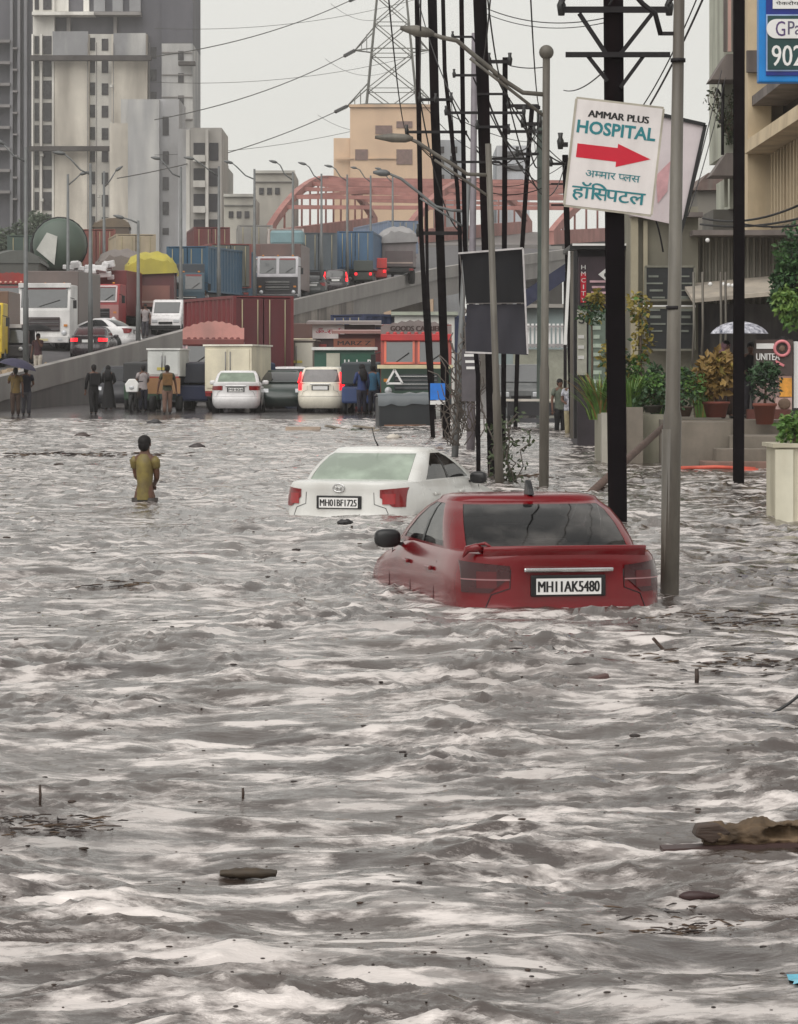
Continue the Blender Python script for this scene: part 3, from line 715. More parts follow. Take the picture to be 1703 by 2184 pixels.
# ------------------------------------------------------------------ red arch bridge
M_ARC = mat('red_oxide_steel', (166, 116, 108), .7, var=.2, scale=.4, dirt=(120, 74, 70), dirt_amt=.6)
ab = thing('arch_bridge', 'red oxide steel arch bridge with cross bracing behind the traffic', 'bridge', (0, 0, 0))
RIBS = [((568, 500, 300), (800, 470, 366)), ((862, 500, 300), (1130, 478, 366)), ((1175, 500, 300), (1480, 484, 366))]
def rib_pt(side, t):
    a, e_ = at(*RIBS[side][0]), at(*RIBS[side][1])
    return a.lerp(e_, t) + Vector((0, 0, 5.3 * (1 - (2 * t - 1) ** 2)))
ts = [i / 24 for i in range(25)]
for side in (0, 1, 2):
    b = MB(); rows = []
    for t in ts:
        p = rib_pt(side, t); d = (rib_pt(side, min(1, t + .01)) - rib_pt(side, max(0, t - .01))).normalized()
        x = Vector((d.y, -d.x, 0)).normalized() * .30; u_ = x.cross(d).normalized() * .40
        rows.append([p + x + u_, p - x + u_, p - x - u_, p + x - u_])
    b.grid(rows, closed=True, smooth=False); b.build('arch_rib', M_ARC, ab)
    p, q = rib_pt(side, 0), rib_pt(side, 1)
    b = MB(); b.bar(p + Vector((0, 0, -.3)), q + Vector((0, 0, -.3)), .7, 1.4); b.build('tie_beam', M_ARC, ab)
    for k in range(1, 14):
        t = k / 14; a = rib_pt(side, t); base = p.lerp(q, t)
        b = MB(); b.tube([a, base], .11, 6); b.build('hanger', M_ARC, ab)
for k in range(2, 13):
    t = k / 14
    for a in (0, 1): b = MB(); b.bar(rib_pt(a, t), rib_pt(a + 1, t), .35, .4); b.build('cross_beam', M_ARC, ab)
for k in (3, 5, 7, 9):
    t, t2 = k / 14, (k + 2) / 14
    for a, c in ((0, 1), (1, 0), (1, 2), (2, 1)):
        b = MB(); b.bar(rib_pt(a, t), rib_pt(c, t2), .3, .34); b.build('diagonal_brace', M_ARC, ab)
b = MB(); a0, a1, c0, c1 = rib_pt(0, 0), rib_pt(2, 0), rib_pt(0, 1), rib_pt(2, 1)
b.add([p + Vector((0, 0, -1)) for p in (a0, a1, c1, c0)] + [p + Vector((0, 0, -1.6)) for p in (a0, a1, c1, c0)], [(0, 1, 2, 3), (7, 6, 5, 4), (0, 4, 5, 1), (1, 5, 6, 2), (2, 6, 7, 3), (3, 7, 4, 0)]); b.build('deck', conc('bridge_deck', (120, 116, 114)), ab)
for side in (0, 1, 2):
    for t in (0, 1):
        p = rib_pt(side, t); b = MB(); b.box((p.x, p.y, p.z / 2 - .6), (2.2, 2.2, p.z - 1.2)); b.build('pier', conc('pier_concrete', (150, 146, 142)), ab)
# ------------------------------------------------------------------ the ramp and flyover on the left
FP = [(-60, 815, 103), (0, 803, 109), (60, 788, 115), (185, 758, 128), (390, 705, 148), (625, 640, 178), (780, 605, 200), (930, 572, 228), (1100, 545, 262), (1290, 522, 300)]
FPT = [at(*p) for p in FP]
FY = [p.y for p in FPT]
def fly(Y): return float(np.interp(Y, FY, [p.x for p in FPT])), float(np.interp(Y, FY, [p.z for p in FPT]))
def deck_z(x, Y):
    px, pz = fly(Y); return pz - .55 + .035 * max(0, px - x)
M_CON = mat('ramp_concrete', (146, 138, 130), .85, var=.3, scale=.5, dirt=(66, 62, 62), dirt_amt=.95)
M_CON2 = mat('girder_concrete', (150, 146, 142), .85, var=.12, scale=.4, dirt=(112, 108, 106), dirt_amt=.5)
M_ASPH = mat('asphalt', (84, 82, 84), .7, var=.25, scale=.6)
fo = thing('flyover', 'concrete ramp and flyover climbing behind the jammed trucks', 'flyover', (0, 0, 0))
Ys = [103 + 3 * i for i in range(66)]
b = MB(); rows = []
for Y in [y for y in Ys if y <= 196]:
    x, z = fly(Y); g0 = gz(Y) - .6; zm = min(gz(Y) + 1.0 + .25 * math.sin(Y * 1.3) + .15 * math.sin(Y * 3.1), z - .92); rows.append([Vector((x, Y, g0)), Vector((x, Y, zm)), Vector((x, Y, z - .9))])
b.grid([[r[0], r[1]] for r in rows], 1, smooth=False); b.grid([[r[1], r[2]] for r in rows], smooth=False)
b.grid([[p + Vector((-.4, 0, 0)) for p in r] for r in rows], smooth=False); x, z = fly(196); b.box((x - .2, 196.2, z / 2), (.4, .4, z - 1.8))
b.build('retaining_wall', [M_CON, mat('damp_concrete', (82, 76, 74), .6, var=.35, scale=.9, dirt=(50, 46, 46), dirt_amt=.7)], fo)
b = MB(); rows = []
for Y in Ys:
    x, z = fly(Y); rows.append([Vector((x + .06, Y, z - .89)), Vector((x + .06, Y, z)), Vector((x - .25, Y, z + .02)), Vector((x - .32, Y, z - .55)), Vector((x - .32, Y, z - .89))])
b.grid(rows, smooth=False, closed=True); b.add(rows[0], [(0, 1, 2, 3, 4)]); b.build('parapet', M_CON2, fo)
b = MB(); rows = []
for Y in Ys:
    x, z = fly(Y); rows.append([Vector((x - 15, Y, deck_z(x - 15, Y))), Vector((x - .33, Y, deck_z(x, Y)))])
b.grid(rows, smooth=False); b.build('roadway', M_ASPH, fo)
b = MB(); rows = []
for Y in [y for y in Ys if y >= 192]:
    x, z = fly(Y); rows.append([Vector((x - .1, Y, z - .9)), Vector((x - .2, Y, z - 2.3)), Vector((x - 5, Y, z - 3.2)), Vector((x - 10, Y, z - 3.2)), Vector((x - 15, Y, z - 1.0))])
b.grid(rows, smooth=False); b.build('girder', M_CON2, fo)
for Y in (222, 254, 286):
    x, z = fly(Y); b = MB(); b.box((x - 7.5, Y, (z - 3.3) / 2), (3.2, 1.8, z - 3.3)); b.build('pier', M_CON, fo)
b = MB()   # rubble and dirt heaped on the ramp end
for i in range(90):
    Y = random.uniform(112, 128); x, z = fly(Y); b.box((x - random.uniform(.5, 2.2), Y, deck_z(x, Y) + .1), [random.uniform(.08, .35) for _ in 'abc'], (random.random() * 3,) * 3)
o = b.build('rubble', mat('rubble', (150, 132, 110), .9, var=.4)); tag(o, 'loose brown rubble along the ramp edge', kind='stuff')
# ------------------------------------------------------------------ lorries
def pmat(r, g, b_, rough=.45, dirt=True):
    return mat('paint_%d_%d_%d' % (r, g, b_), (r, g, b_), rough, var=.14, scale=.9, dirt=tuple(int(x * .55 + 40) for x in (r, g, b_)) if dirt else None, dirt_amt=.5)
M_SCR = mat('windscreen_glass', (46, 50, 52), .06, var=.2, spec=.8)
def wheels(root, w_, ys, r=.5):
    for y in ys:
        for s in (-1, 1):
            b = MB(); b.tube([(s * (w_ / 2 - .38), y, r), (s * (w_ / 2 - .02), y, r)], r, 20); o = b.build('wheel', M_RUB, root)
            b = MB(); b.tube([(s * (w_ / 2 - .1), y, r), (s * (w_ / 2), y, r)], r * .55, 14); b.build('rim', M_STEEL, o)
def lorry_front(name, label, u, Y, rz, cab, z=None, W=2.4, H=2.75, bodycol=None, body_h=2.6, body_l=6.5, header=None, text=None, band=None, bonnet=False,
                dark=(46, 48, 50), lower=None, frame=None, group=None, grille=(40, 40, 42), bumper=None, split=False, cat='lorry', tarp=None, lamps=True):
    """a lorry that faces the camera: local origin on the ground under the front bumper, y runs back along the lorry"""
    x = (u - UC) * Y / FU; zz = deck_z(x, Y) if z is None else z
    r = thing(name, label, cat, (x, Y, zz), rz, group); cm = pmat(*cab); lm = pmat(*(lower or cab))
    b = MB(); zs = .55; sill = zs + (H - zs) * .52
    b.prism([(0, zs), (1.9, zs), (1.9, H), (.35, H), (.08, sill)], (-W / 2, 0, 0), Y3, Z3, (W, 0, 0)); b.build('cab', cm, r, bevel=.05)
    ang = math.atan2(.27, H - sill)
    rot = (-ang, 0, 0)
    def on_screen(t): return Vector((0, .08 + .27 * t - .012, sill + (H - sill) * t))
    panes = ((-W * .235, W * .40), (W * .235, W * .40)) if split else ((0, W * .88),)
    for px, pw in panes:
        b = MB(); c = on_screen(.5); b.box((px, c.y, c.z), (pw, .02, (H - sill) * .78), rot); b.build('windscreen', M_SCR, r)
        if frame:
            fm = pmat(*frame); fb = MB(); hh = (H - sill) * .39
            for dx, dz, sx, sz in ((-pw / 2, 0, .07, hh * 2 + .07), (pw / 2, 0, .07, hh * 2 + .07), (0, hh, pw, .07), (0, -hh, pw, .07)):
                fb.box((px + dx, c.y - .02 + dz * math.tan(ang), c.z + dz), (sx, .03, sz), rot)
            fb.build('screen_frame', fm, r)
    b = MB(); b.box((0, -.02, zs + (sill - zs) * .52), (W * .62, .06, (sill - zs) * .5))
    b.build('grille', pmat(*grille), r, bevel=.02)
    b = MB(); b.box((0, -.10, .52), (W * .98, .22, .32)); b.build('bumper', pmat(*(bumper or cab)), r, bevel=.04)
    if lower:
        b = MB(); b.box((0, -.012, (sill + zs) / 2 + .05), (W * .99, .03, (sill - zs) * .8)); b.build('front_panel', lm, r)
    for s in (-1, 1):
        if lamps:
            b = MB(); b.tube([(s * W * .39, -.06, zs + .28), (s * W * .39, .02, zs + .28)], .12, 14); b.build('headlamp', M_LCLR, r)
        b = MB(); b.bar((s * W / 2, .15, H * .8), (s * (W / 2 + .22), .0, H * .78), .03); b.box((s * (W / 2 + .24), -.02, H * .7), (.16, .06, .38)); b.build('mirror', M_BLK, r)
    b = MB(); b.box((0, -.23, .5), (.5, .02, .11)); b.build('number_plate', pmat(206, 196, 150), r)
    for k in range(4): b = MB(); b.box((0, -.06, zs + (sill - zs) * (.34 + .12 * k)), (W * .58, .04, .03)); b.build('grille_bar', M_CHR if k % 2 else M_STEEL, r)
    for px, pw in panes:
        b = MB(); c = on_screen(.16); b.bar((px - pw * .1, c.y - .03, c.z), (px + pw * .34, c.y + .03, c.z + .30), .022); b.build('wiper', M_BLK, r)
        b = MB(); c = on_screen(.86); b.box((px, c.y - .014, c.z), (pw * .92, .012, .10), rot); b.build('sun_strip', pmat(120, 40, 44), r)
    for s in (-1, 0, 1): b = MB(); b.ball((s * W * .36, .40, H + .05), (.07, .05, .05), 8, 5); b.build('roof_lamp', pmat(206, 130, 50), r)
    for s in (-1, 1):
        b = MB(); b.box((s * W * .33, -.22, .52), (.2, .03, .09)); b.build('fog_lamp', M_LCLR, r)
        b = MB(); b.box((s * W * .42, -.02, zs + .62), (.16, .03, .1)); b.build('indicator', pmat(206, 130, 50), r)
    if band:
        b = MB(); c = on_screen(.97); b.box((0, c.y - .06, c.z), (W * 1.0, .12, .22)); b.build('visor', pmat(*band), r, bevel=.02)
    if header:
        hc, hh = header; n = 17; pts = [(W * (-.5), 0)] + [(W * (-.5 + i / n), hh * (.62 + .38 * math.sin(math.pi * i / n)) + (.05 if i % 2 else 0)) for i in range(n + 1)] + [(W * .5, 0)]
        b = MB(); b.prism(pts, (0, .30, H + .003), X3, Z3, (0, .14, 0)); ho_ = b.build('header_board', pmat(*hc), r)
        b = MB()
        for i in range(9): b.ball((W * (-.4 + .1 * i), .28, H + .10), (.07, .03, .06), 8, 5)
        tag(b.build('header_ornament', pmat(*(band or (220, 170, 150))), ho_))
        if text: lettering(text, (-W * .36, .285, H + hh * .36), X3, Z3, W * .72, hh * .34, pmat(60, 38, 36), ho_)
    if bodycol:
        b = MB(); b.box((0, 2.05 + body_l / 2, 1.05 + body_h / 2), (W, body_l, body_h)); bo = b.build('cargo_body', pmat(*bodycol), r, bevel=.03)
        b = MB(); b.box((0, 1.9 + body_l / 2, .85), (W * .8, body_l, .3)); b.build('chassis', M_BLK, r)
        if tarp:
            b = MB(); rows = []
            for i in range(15):
                y = 1.98 + (body_l + .15) * i / 14
                rows.append([Vector((W * .53 * math.cos(t) * (1.0 if abs(math.cos(t)) < .95 else 1.03), y, 1.05 + body_h - .35 + (.62 + .10 * math.sin(i * 1.9 + 2 * t)) * math.sin(t))) for t in linspace(0, math.pi, 15)])
            b.grid(rows); b.add(rows[0], [tuple(range(15))]); b.build('tarpaulin', pmat(*tarp, .7), r)
        wheels(r, W, (1.1, 2.0 + body_l * .62, 2.0 + body_l * .8))
    else: wheels(r, W, (1.1,))
    return r
def container_truck(name, label, u, Y, rz, col, z=None, W=2.44, Hc=2.6, Lc=6.1, base=1.25, group=None, side=None, lampcol=True, cat='lorry', bars=True):
    """a container on a trailer seen from the rear: origin on the ground at the rear doors, y runs forward"""
    x = (u - UC) * Y / FU; zz = deck_z(x, Y) if z is None else z
    r = thing(name, label, cat, (x, Y, zz), rz, group); m = pmat(*col)
    b = MB(); prof = []
    n = int(Lc / .28)
    for s in (-1, 1):      # corrugated sides
        rows = []
        for i in range(n * 2 + 1): y = Lc * i / (n * 2); off = .03 * (1 if (i // 2) % 2 else -1); rows.append([Vector((s * (W / 2 - .03 + off), y, base + .02)), Vector((s * (W / 2 - .03 + off), y, base + Hc - .02))])
        b.grid(rows, smooth=False)
    b.box((0, Lc / 2, base + Hc - .03), (W - .1, Lc, .06)); b.box((0, Lc / 2, base + .03), (W - .1, Lc, .06)); b.box((0, Lc - .03, base + Hc / 2), (W - .12, .06, Hc - .1))
    for sx in (-1, 1):
        for yy in (.04, Lc - .04): b.box((sx * (W / 2 - .05), yy, base + Hc / 2), (.14, .14, Hc))
        for zz_ in (base + .05, base + Hc - .05): b.box((sx * (W / 2 - .04), Lc / 2, zz_), (.12, Lc - .16, .11))
    b.build('container', m, r)
    for s in (-1, 1):
        b = MB(); b.box((s * W * .235, .0, base + Hc / 2), (W * .45, .07, Hc - .2)); d_ = b.build('container_door', pmat(*(side or col)), r)
        if bars:
            for k in (.10, .36): b = MB(); b.tube([(s * W * k, -.055, base + .15), (s * W * k, -.055, base + Hc - .15)], .025, 6); b.build('lock_bar', pmat(150, 140, 110), d_)
    b = MB(); b.box((0, Lc / 2, base - .16), (W * .5, Lc, .3)); b.box((0, .1, base - .32), (W * .9, .12, .16)); b.build('chassis', M_BLK, r)
    for s in (-1, 1): b = MB(); b.box((s * W * .38, .02, base - .32), (.28, .05, .12)); b.build('rear_lamp', M_LRED, r)
    wheels(r, W, (1.0, 2.2, Lc - .3))
    return r
G = 'lorries queuing on the flyover'
TWO = R(180)
lorry_front('tarped_lorry', 'dark grey tarped lorry with red front board at the far left', 22, 147, R(3), (74, 70, 66), W=2.5, H=2.6, bodycol=(84, 84, 80), body_h=3.0, tarp=(92, 94, 90), header=((150, 52, 46), .55), group=G, lower=(120, 100, 60))
r_ = lorry_front('white_lorry', 'white lorry cab with dark roof visor facing the camera on the ramp', 93, 138, R(-5), (216, 214, 212), W=2.45, H=3.05, bodycol=(104, 92, 88), body_h=2.7, body_l=5.5, group=G, band=(214, 212, 210), grille=(70, 62, 64), bumper=(206, 204, 202))
lorry_front('red_lorry', 'red lorry with white sacks on its roof behind the white lorry', 203, 150, R(-6), (150, 42, 46), W=2.4, H=2.6, bodycol=(112, 44, 46), body_h=2.3, frame=(206, 190, 190), split=True, group=G, lower=(170, 120, 118))
x_ = (190 - UC) * 150.5 / FU; zz = deck_z(x_, 151)
b = MB()
random.seed(3)
for i in range(26): b.box((x_ + random.uniform(-1.1, 1.1), 151.4 + random.uniform(-.6, .8), zz + 2.85 + random.uniform(0, .75)), (random.uniform(.3, .6), .5, random.uniform(.2, .35)), (random.uniform(-.2, .2), random.uniform(-.3, .3), 0))
tag(b.build('sack_pile', pmat(208, 206, 206), bevel=.04), 'pile of white sacks and bundles on the red lorry roof', 'sacks')
# green tarpaulin roll on a lorry
r_ = thing('round_load_lorry', 'lorry with a large rolled green tarpaulin load', 'lorry', ((128 - UC) * 158 / FU, 158, deck_z(-17, 158)), R(8), G)
b = MB(); b.tube([(0, -.4, 4.2), (0, 0, 4.2), (0, 3, 4.25), (0, 6, 4.2)], [1.2, 1.42, 1.45, 1.4], 20); b.build('rolled_load', pmat(74, 88, 78), r_)
b = MB()
for y in (.6, 2.2, 3.8, 5.2): b.tube([(1.46 * math.cos(t), y, 4.22 + 1.46 * math.sin(t)) for t in linspace(0, 2 * math.pi, 24)], .04, 5, cap=False)
tag(b.build('strap_set', M_BLK, r_), kind='stuff')
b = MB(); b.prism([(-.75, -.2), (.2, -1.0), (.35, .5), (-.2, .7)], (-.5, -.46, 4.1), X3, Z3, (0, -.04, .02)); b.build('torn_sheet', pmat(196, 196, 190), r_)
b = MB(); b.box((0, 3, 2.0), (2.4, 7, 1.5)); b.build('cargo_body', pmat(70, 56, 54), r_); wheels(r_, 2.4, (1, 5))
# maroon open lorry with yellow tarpaulin, seen from behind
def tipper(name, label, u, Y, rz, col, board, tarpc, W=2.4, Hb=2.3, Lb=6, z=None):
    x = (u - UC) * Y / FU; r = thing(name, label, 'lorry', (x, Y, deck_z(x, Y) if z is None else z), rz, G)
    b = MB(); b.box((0, Lb / 2 + .1, 1.15 + Hb / 2), (W, Lb, Hb)); b.build('cargo_body', pmat(*col), r)
    b = MB(); b.box((0, .02, 1.75), (W * .82, .07, 1.1)); bd = b.build('tail_board', pmat(*board), r)
    b = MB(); b.box((0, -.03, 1.45), (W * .8, .03, .10)); b.build('tail_strip', pmat(180, 160, 150), bd)
    for s in (-1, 1): b = MB(); b.box((s * W * .36, .0, .98), (.3, .06, .16)); b.build('rear_lamp', M_LRED, r)
    b = MB(); rows = []; rn = random.Random(5)
    for i in range(15):
        y = -.1 + (Lb + .3) * i / 14; h = .55 + .35 * math.sin(i * .7)
        rows.append([Vector((W * .56 * math.cos(t) + rn.uniform(-.04, .04), y, 1.15 + Hb - .3 + h * math.sin(t) + (rn.uniform(-.12, .12)) - (.25 if t in (0, math.pi) else 0))) for t in linspace(0, math.pi, 15)])
    b.grid(rows); b.add(rows[0], [tuple(range(15))]); b.build('tarpaulin', pmat(*tarpc, .6), r)
    b = MB(); b.box((0, Lb / 2, .95), (W * .6, Lb, .3)); b.build('chassis', M_BLK, r); wheels(r, W, (1.0, 2.1))
    return r
tipper('open_lorry', 'maroon lorry under a bulging yellow tarpaulin on the ramp', 322, 156, R(3), (92, 50, 52), (128, 84, 76), (176, 164, 66))
tipper('open_lorry', 'dark lorry under a grey tarpaulin beside the yellow tarpaulin lorry', 258, 158, R(4), (70, 48, 54), (84, 58, 62), (120, 112, 108))
container_truck('container_lorry', 'beige ribbed container lorry above the yellow tarpaulin', 290, 186, R(10), (170, 156, 132), group=G, Lc=6)
container_truck('container_lorry', 'teal blue container lorry with brown side near the ramp middle', 400, 170, R(-14), (46, 84, 110), group=G, Lc=9, side=(40, 78, 104))
container_truck('container_lorry', 'brown red container lorry right of the teal blue container', 492, 176, R(14), (128, 66, 62), group=G, Lc=9, side=(96, 98, 92))
lorry_front('grey_lorry', 'grey lorry with black bonnet facing the camera high on the flyover', 592, 181, R(-3), (190, 188, 192), W=2.5, H=3.0, bodycol=(104, 84, 80), body_h=2.8, group=G, lower=(50, 48, 52), bumper=(60, 58, 60), split=True)
r_ = thing('small_tanker', 'pale teal flat tank carried behind the grey lorry cab', 'tank', ((612 - UC) * 188 / FU, 188, deck_z(-6.9, 188)), 0, None)
b = MB(); b.box((0, 1.5, 3.9), (2.1, 3, .9)); b.build('tank', pmat(120, 150, 156), r_, bevel=.15); b = MB(); b.box((0, 1.5, 3.35), (2.3, 3.2, .2)); b.build('rack', M_BLK, r_); b = MB(); b.box((0, 1.5, 1.7), (2.3, 3.2, 3.1)); b.build('cargo_body', pmat(84, 84, 84), r_)
container_truck('container_lorry', 'blue container lorry highest on the flyover right of the grey lorry', 758, 206, R(-4), (62, 92, 122), group=G, Lc=9, side=(66, 98, 128))
container_truck('container_lorry', 'dark grey container lorry left of the highest blue container', 680, 200, R(6), (84, 92, 98), group=G, Lc=6, side=(78, 86, 92))
container_truck('container_lorry', 'long pale blue container behind the arch bridge traffic', 860, 238, R(14), (112, 126, 150), group=G, Lc=12, side=(110, 124, 146))
tipper('open_lorry', 'grey laden lorry with open racks right of the highest blue container', 852, 214, R(5), (120, 112, 112), (96, 84, 84), (150, 148, 148))
container_truck('container_lorry', 'white roofed box lorry behind the pale teal tank', 610, 206, R(3), (196, 186, 180), group=G, Lc=6, side=(150, 130, 120))
lorry_front('teal_lorry', 'dark teal lorry cab before the teal blue container', 392, 163, R(4), (44, 70, 84), W=2.3, H=2.7, bodycol=(60, 66, 74), body_h=2.2, body_l=4, group=G, split=True)
lorry_front('blue_lorry', 'blue cab lorry between the brown red container and grey lorry', 528, 184, R(0), (70, 92, 120), W=2.3, H=2.8, bodycol=(120, 84, 76), body_h=2.6, body_l=5, group=G, frame=(190, 186, 180))
container_truck('container_lorry', 'rust red container lorry behind the round tarpaulin load', 205, 192, R(5), (120, 66, 58), group=G, Lc=8)
container_truck('container_lorry', 'dark green container lorry at the back left under the cream tower', 60, 178, R(4), (66, 82, 74), group=G, Lc=7)
lorry_front('yellow_lorry', 'lorry with yellow front cut by the left edge of the photo', -54, 126, R(0), (206, 176, 40), W=2.3, H=2.7, bodycol=(110, 84, 70), body_h=2.2, body_l=4, group=G, frame=(60, 56, 50))
container_truck('container_lorry', 'grey white container lorry behind the red lorry under the cream tower', 128, 200, R(6), (168, 164, 160), group=G, Lc=7)
lorry_front('tarped_lorry', 'brown tarped lorry behind the grey tarpaulin lorry on the ramp', 236, 204, R(4), (110, 64, 56), bodycol=(96, 84, 72), body_h=3.0, tarp=(112, 100, 84), group=G)
container_truck('container_lorry', 'dark maroon container lorry behind the teal blue container', 452, 204, R(8), (104, 52, 52), group=G, Lc=7)
container_truck('container_lorry', 'pale roofed grey lorry left of the pale teal tank', 545, 212, R(4), (140, 138, 134), group=G, Lc=7)
lorry_front('green_lorry', 'small green lorry behind the black car with lit lamps on the flyover', 716, 215, R(0), (70, 96, 78), bodycol=(84, 74, 66), body_h=2.2, body_l=5, group=G, split=True)
# cars, van and three-wheelers on the ramp
CG = 'cars on the ramp'
def on_fly(u, Y): x = (u - UC) * Y / FU; return (x, Y, deck_z(x, Y))
P_W2 = mat('white_car_paint', (218, 216, 216), .25, var=.08, coat=.3); P_DK = mat('dark_car_paint', (58, 50, 54), .25, var=.2, coat=.3)
make_car('ramp_car', 'dark car with bright red brake lamps lit on the ramp', on_fly(187, 133.5), R(-2), SEDAN, P_DK, CG, brake=True, lamps='wide', lamp_mat=M_LGLOW, chrome=False, rear_glass=M_SMOKE)
make_car('ramp_car', 'white sedan turning across the ramp behind the brake lamps', (on_fly(292, 139)[0], 139.5, on_fly(250, 139)[2] + .1), R(68), SEDAN, P_W2, CG)
def van_front(name, label, loc, rz, m, W=1.55, L_=3.6, H=1.85, group=None):
    r = thing(name, label, 'van', loc, rz, group)
    b = MB(); b.prism([(0, .3), (L_, .3), (L_, H), (.95, H), (.28, 1.05), (.05, .95)], (-W / 2, 0, 0), Y3, Z3, (W, 0, 0)); b.build('body', m, r, bevel=.09)
    a = math.atan2(.67, .8); b = MB(); b.box((0, .58, 1.43), (W * .84, .03, .72), (-a, 0, 0)); b.build('windscreen', M_SCR, r)
    for s in (-1, 1):
        b = MB(); b.box((s * W * .36, .03, .74), (.3, .08, .17)); b.build('headlamp', M_LCLR, r, bevel=.03)
        b = MB(); b.box((s * (W / 2 + .10), .62, 1.12), (.14, .07, .18)); b.build('mirror', m, r, bevel=.03)
        b = MB(); b.box((s * W / 2, 1.6, 1.35), (.02, 1.0, .5)); b.build('side_window', M_SCR, r)
    b = MB(); b.box((0, -.02, .42), (W * .98, .14, .2)); b.build('bumper', M_BLK, r, bevel=.03); b = MB(); b.box((0, .01, .64), (W * .45, .06, .12)); b.build('grille', M_BLK, r)
    for y in (.6, L_ - .7):
        for s in (-1, 1): b = MB(); b.tube([(s * (W / 2 - .2), y, .3), (s * (W / 2 + .01), y, .3)], .3, 16); b.build('wheel', M_RUB, r)
    return r
van_front('white_van', 'small white van facing the camera beside the ramp parapet', on_fly(353, 152), R(-4), P_W2)
make_car('ramp_car', 'black car with red lamps lit high on the flyover', on_fly(716, 197), 0, HATCH, P_DK, CG, brake=True, lamps='tall', lamp_mat=M_LGLOW)
make_car('ramp_car', 'dark car behind the black car with lit lamps on the flyover', on_fly(668, 191), 0, SEDAN, mat('grey_car_paint', (70, 74, 74), .3), CG)
def rickshaw(name, label, loc, rz, body, hood, front=True, W=1.3, group=None, cat='auto rickshaw', sign=None, lit=None):
    r = thing(name, label, cat, loc, rz, group); bm_, hm_ = pmat(*body), pmat(*hood, .6)
    b = MB(); b.prism([(0, .35), (2.4, .35), (2.4, .95), (.5, .95), (.1, .9)], (-W / 2, 0, 0), Y3, Z3, (W, 0, 0)); b.build('body', bm_, r, bevel=.08)
    b = MB(); b.prism([(.42, 1.50), (2.35, 1.55), (2.42, 1.0), (2.5, 1.0), (2.42, 1.72), (1.0, 1.78), (.38, 1.62)], (-W / 2 - .01, 0, 0), Y3, Z3, (W + .02, 0, 0)); b.build('hood', hm_, r, bevel=.05)
    b = MB(); b.box((0, .27, 1.25), (W * .86, .03, .6), (-.38, 0, 0)); b.build('windscreen', M_SCR, r)
    for s in (-1, 1):
        b = MB(); b.bar((s * W * .47, .12, .92), (s * W * .47, .42, 1.6), .06); b.build('screen_post', bm_, r)
        b = MB(); b.tube([(s * W * .33, -.06, .72), (s * W * .33, .04, .72)], .09, 12); b.build('headlamp', M_LCLR, r)
        b = MB(); b.tube([(s * (W / 2 - .14), 1.9, .24), (s * (W / 2), 1.9, .24)], .24, 14); b.build('wheel', M_RUB, r)
    b = MB(); b.tube([(-.07, .25, .24), (.07, .25, .24)], .24, 14); b.build('wheel', M_RUB, r)
    b = MB(); b.box((0, 1.2, 1.2), (W * .9, .2, .7)); b.build('seat_back', M_BLK, r)
    if sign: b = MB(); b.box((0, .36, 1.70), (W * .62, .05, .16)); b.build('roof_sign', pmat(*sign), r)
    if lit:
        for s in (-1, 1): b = MB(); b.box((s * W * .38, 2.5, .8), (.16, .05, .16)); b.build('rear_lamp', M_LGLOW, r)
    return r
rickshaw('auto_rickshaw', 'black auto rickshaw with pale roof sign at the left edge of the ramp', on_fly(22, 128), R(-2), (40, 36, 40), (48, 44, 48), W=1.35, sign=(210, 206, 206))
rickshaw('auto_rickshaw', 'dark green auto rickshaw high on the flyover near the parapet', on_fly(776, 207), R(180), (60, 66, 60), (64, 70, 66), lit=True)
rickshaw('auto_rickshaw', 'red hooded auto rickshaw high on the flyover beside the green one', on_fly(806, 212), R(180), (190, 60, 60), (214, 70, 66), lit=True)
# street lamps of the flyover
M_POLE = mat('lamp_pole_steel', (104, 106, 106), .5, metal=.25, var=.2)
def street_lamp(label, u, vt, Y, u2=None, z0=0.0, arm=None, m=None, r0=.09, r1=.055, group=None, lean=0, ball=False, brace=True, rz=0, top=None):
    """pole with curved arm; arm is a list of photo points (u, v) at the pole's distance"""
    p = at(u, vt, Y); base = Vector((((u2 if u2 is not None else u) - UC) * Y / FU, Y, z0)); m = m or M_POLE
    t = thing('street_lamp', label, 'street lamp', base, 0, group)
    L_ = p - base; b = MB(); b.tube([(0, 0, 0), L_ * .35, L_ * .36, L_], [r0 * 1.15, r0 * 1.1, r0 * .9, r1], 12); b.build('pole', m, t)
    if ball: b = MB(); b.ball(L_ + Vector((0, 0, r1 * 1.4)), r1 * 2.0, 12, 8); b.build('finial', m, t)
    if arm:
        for aset in (arm if isinstance(arm[0][0], (list, tuple)) else [arm]):
            pts = [at(a[0], a[1], Y + rz * i) - base for i, a in enumerate(aset)]
            sc = r1 * .62; b = MB(); b.tube(pts[:-1], [sc] * (len(pts) - 2) + [sc * .8], 8); b.build('arm', m, t)
            d_ = (pts[-1] - pts[-2]); b = MB(); n_ = 5
            b.tube([pts[-2] - d_ * .12, pts[-2] + d_ * .1, pts[-2] + d_ * .5, pts[-1]], [sc, r1 * 1.4, r1 * 1.5, r1 * .5], 8); b.build('lamp_head', m, t)
            if brace and len(pts) > 3:
                a0 = L_ * ((at(0, aset[0][1] + 50 * 46 / Y, Y).z - base.z) / L_.z); b = MB(); b.tube([a0, pts[len(pts) // 2] + Vector((0, 0, -.1))], sc * .7, 6); b.build('arm_brace', m, t)
    return t
LG = 'street lamps along the flyover'
def fl(u, vt, Y, arm, lab):
    x = (u - UC) * Y / FU; street_lamp(lab, u, vt, Y, z0=deck_z(x, Y), arm=arm, r0=.10, r1=.06, group=LG, brace=False)
fl(55, 313, 117, [(55, 345), (30, 332), (5, 305), (-30, 285)], 'dark street lamp pole nearest the left edge on the ramp')
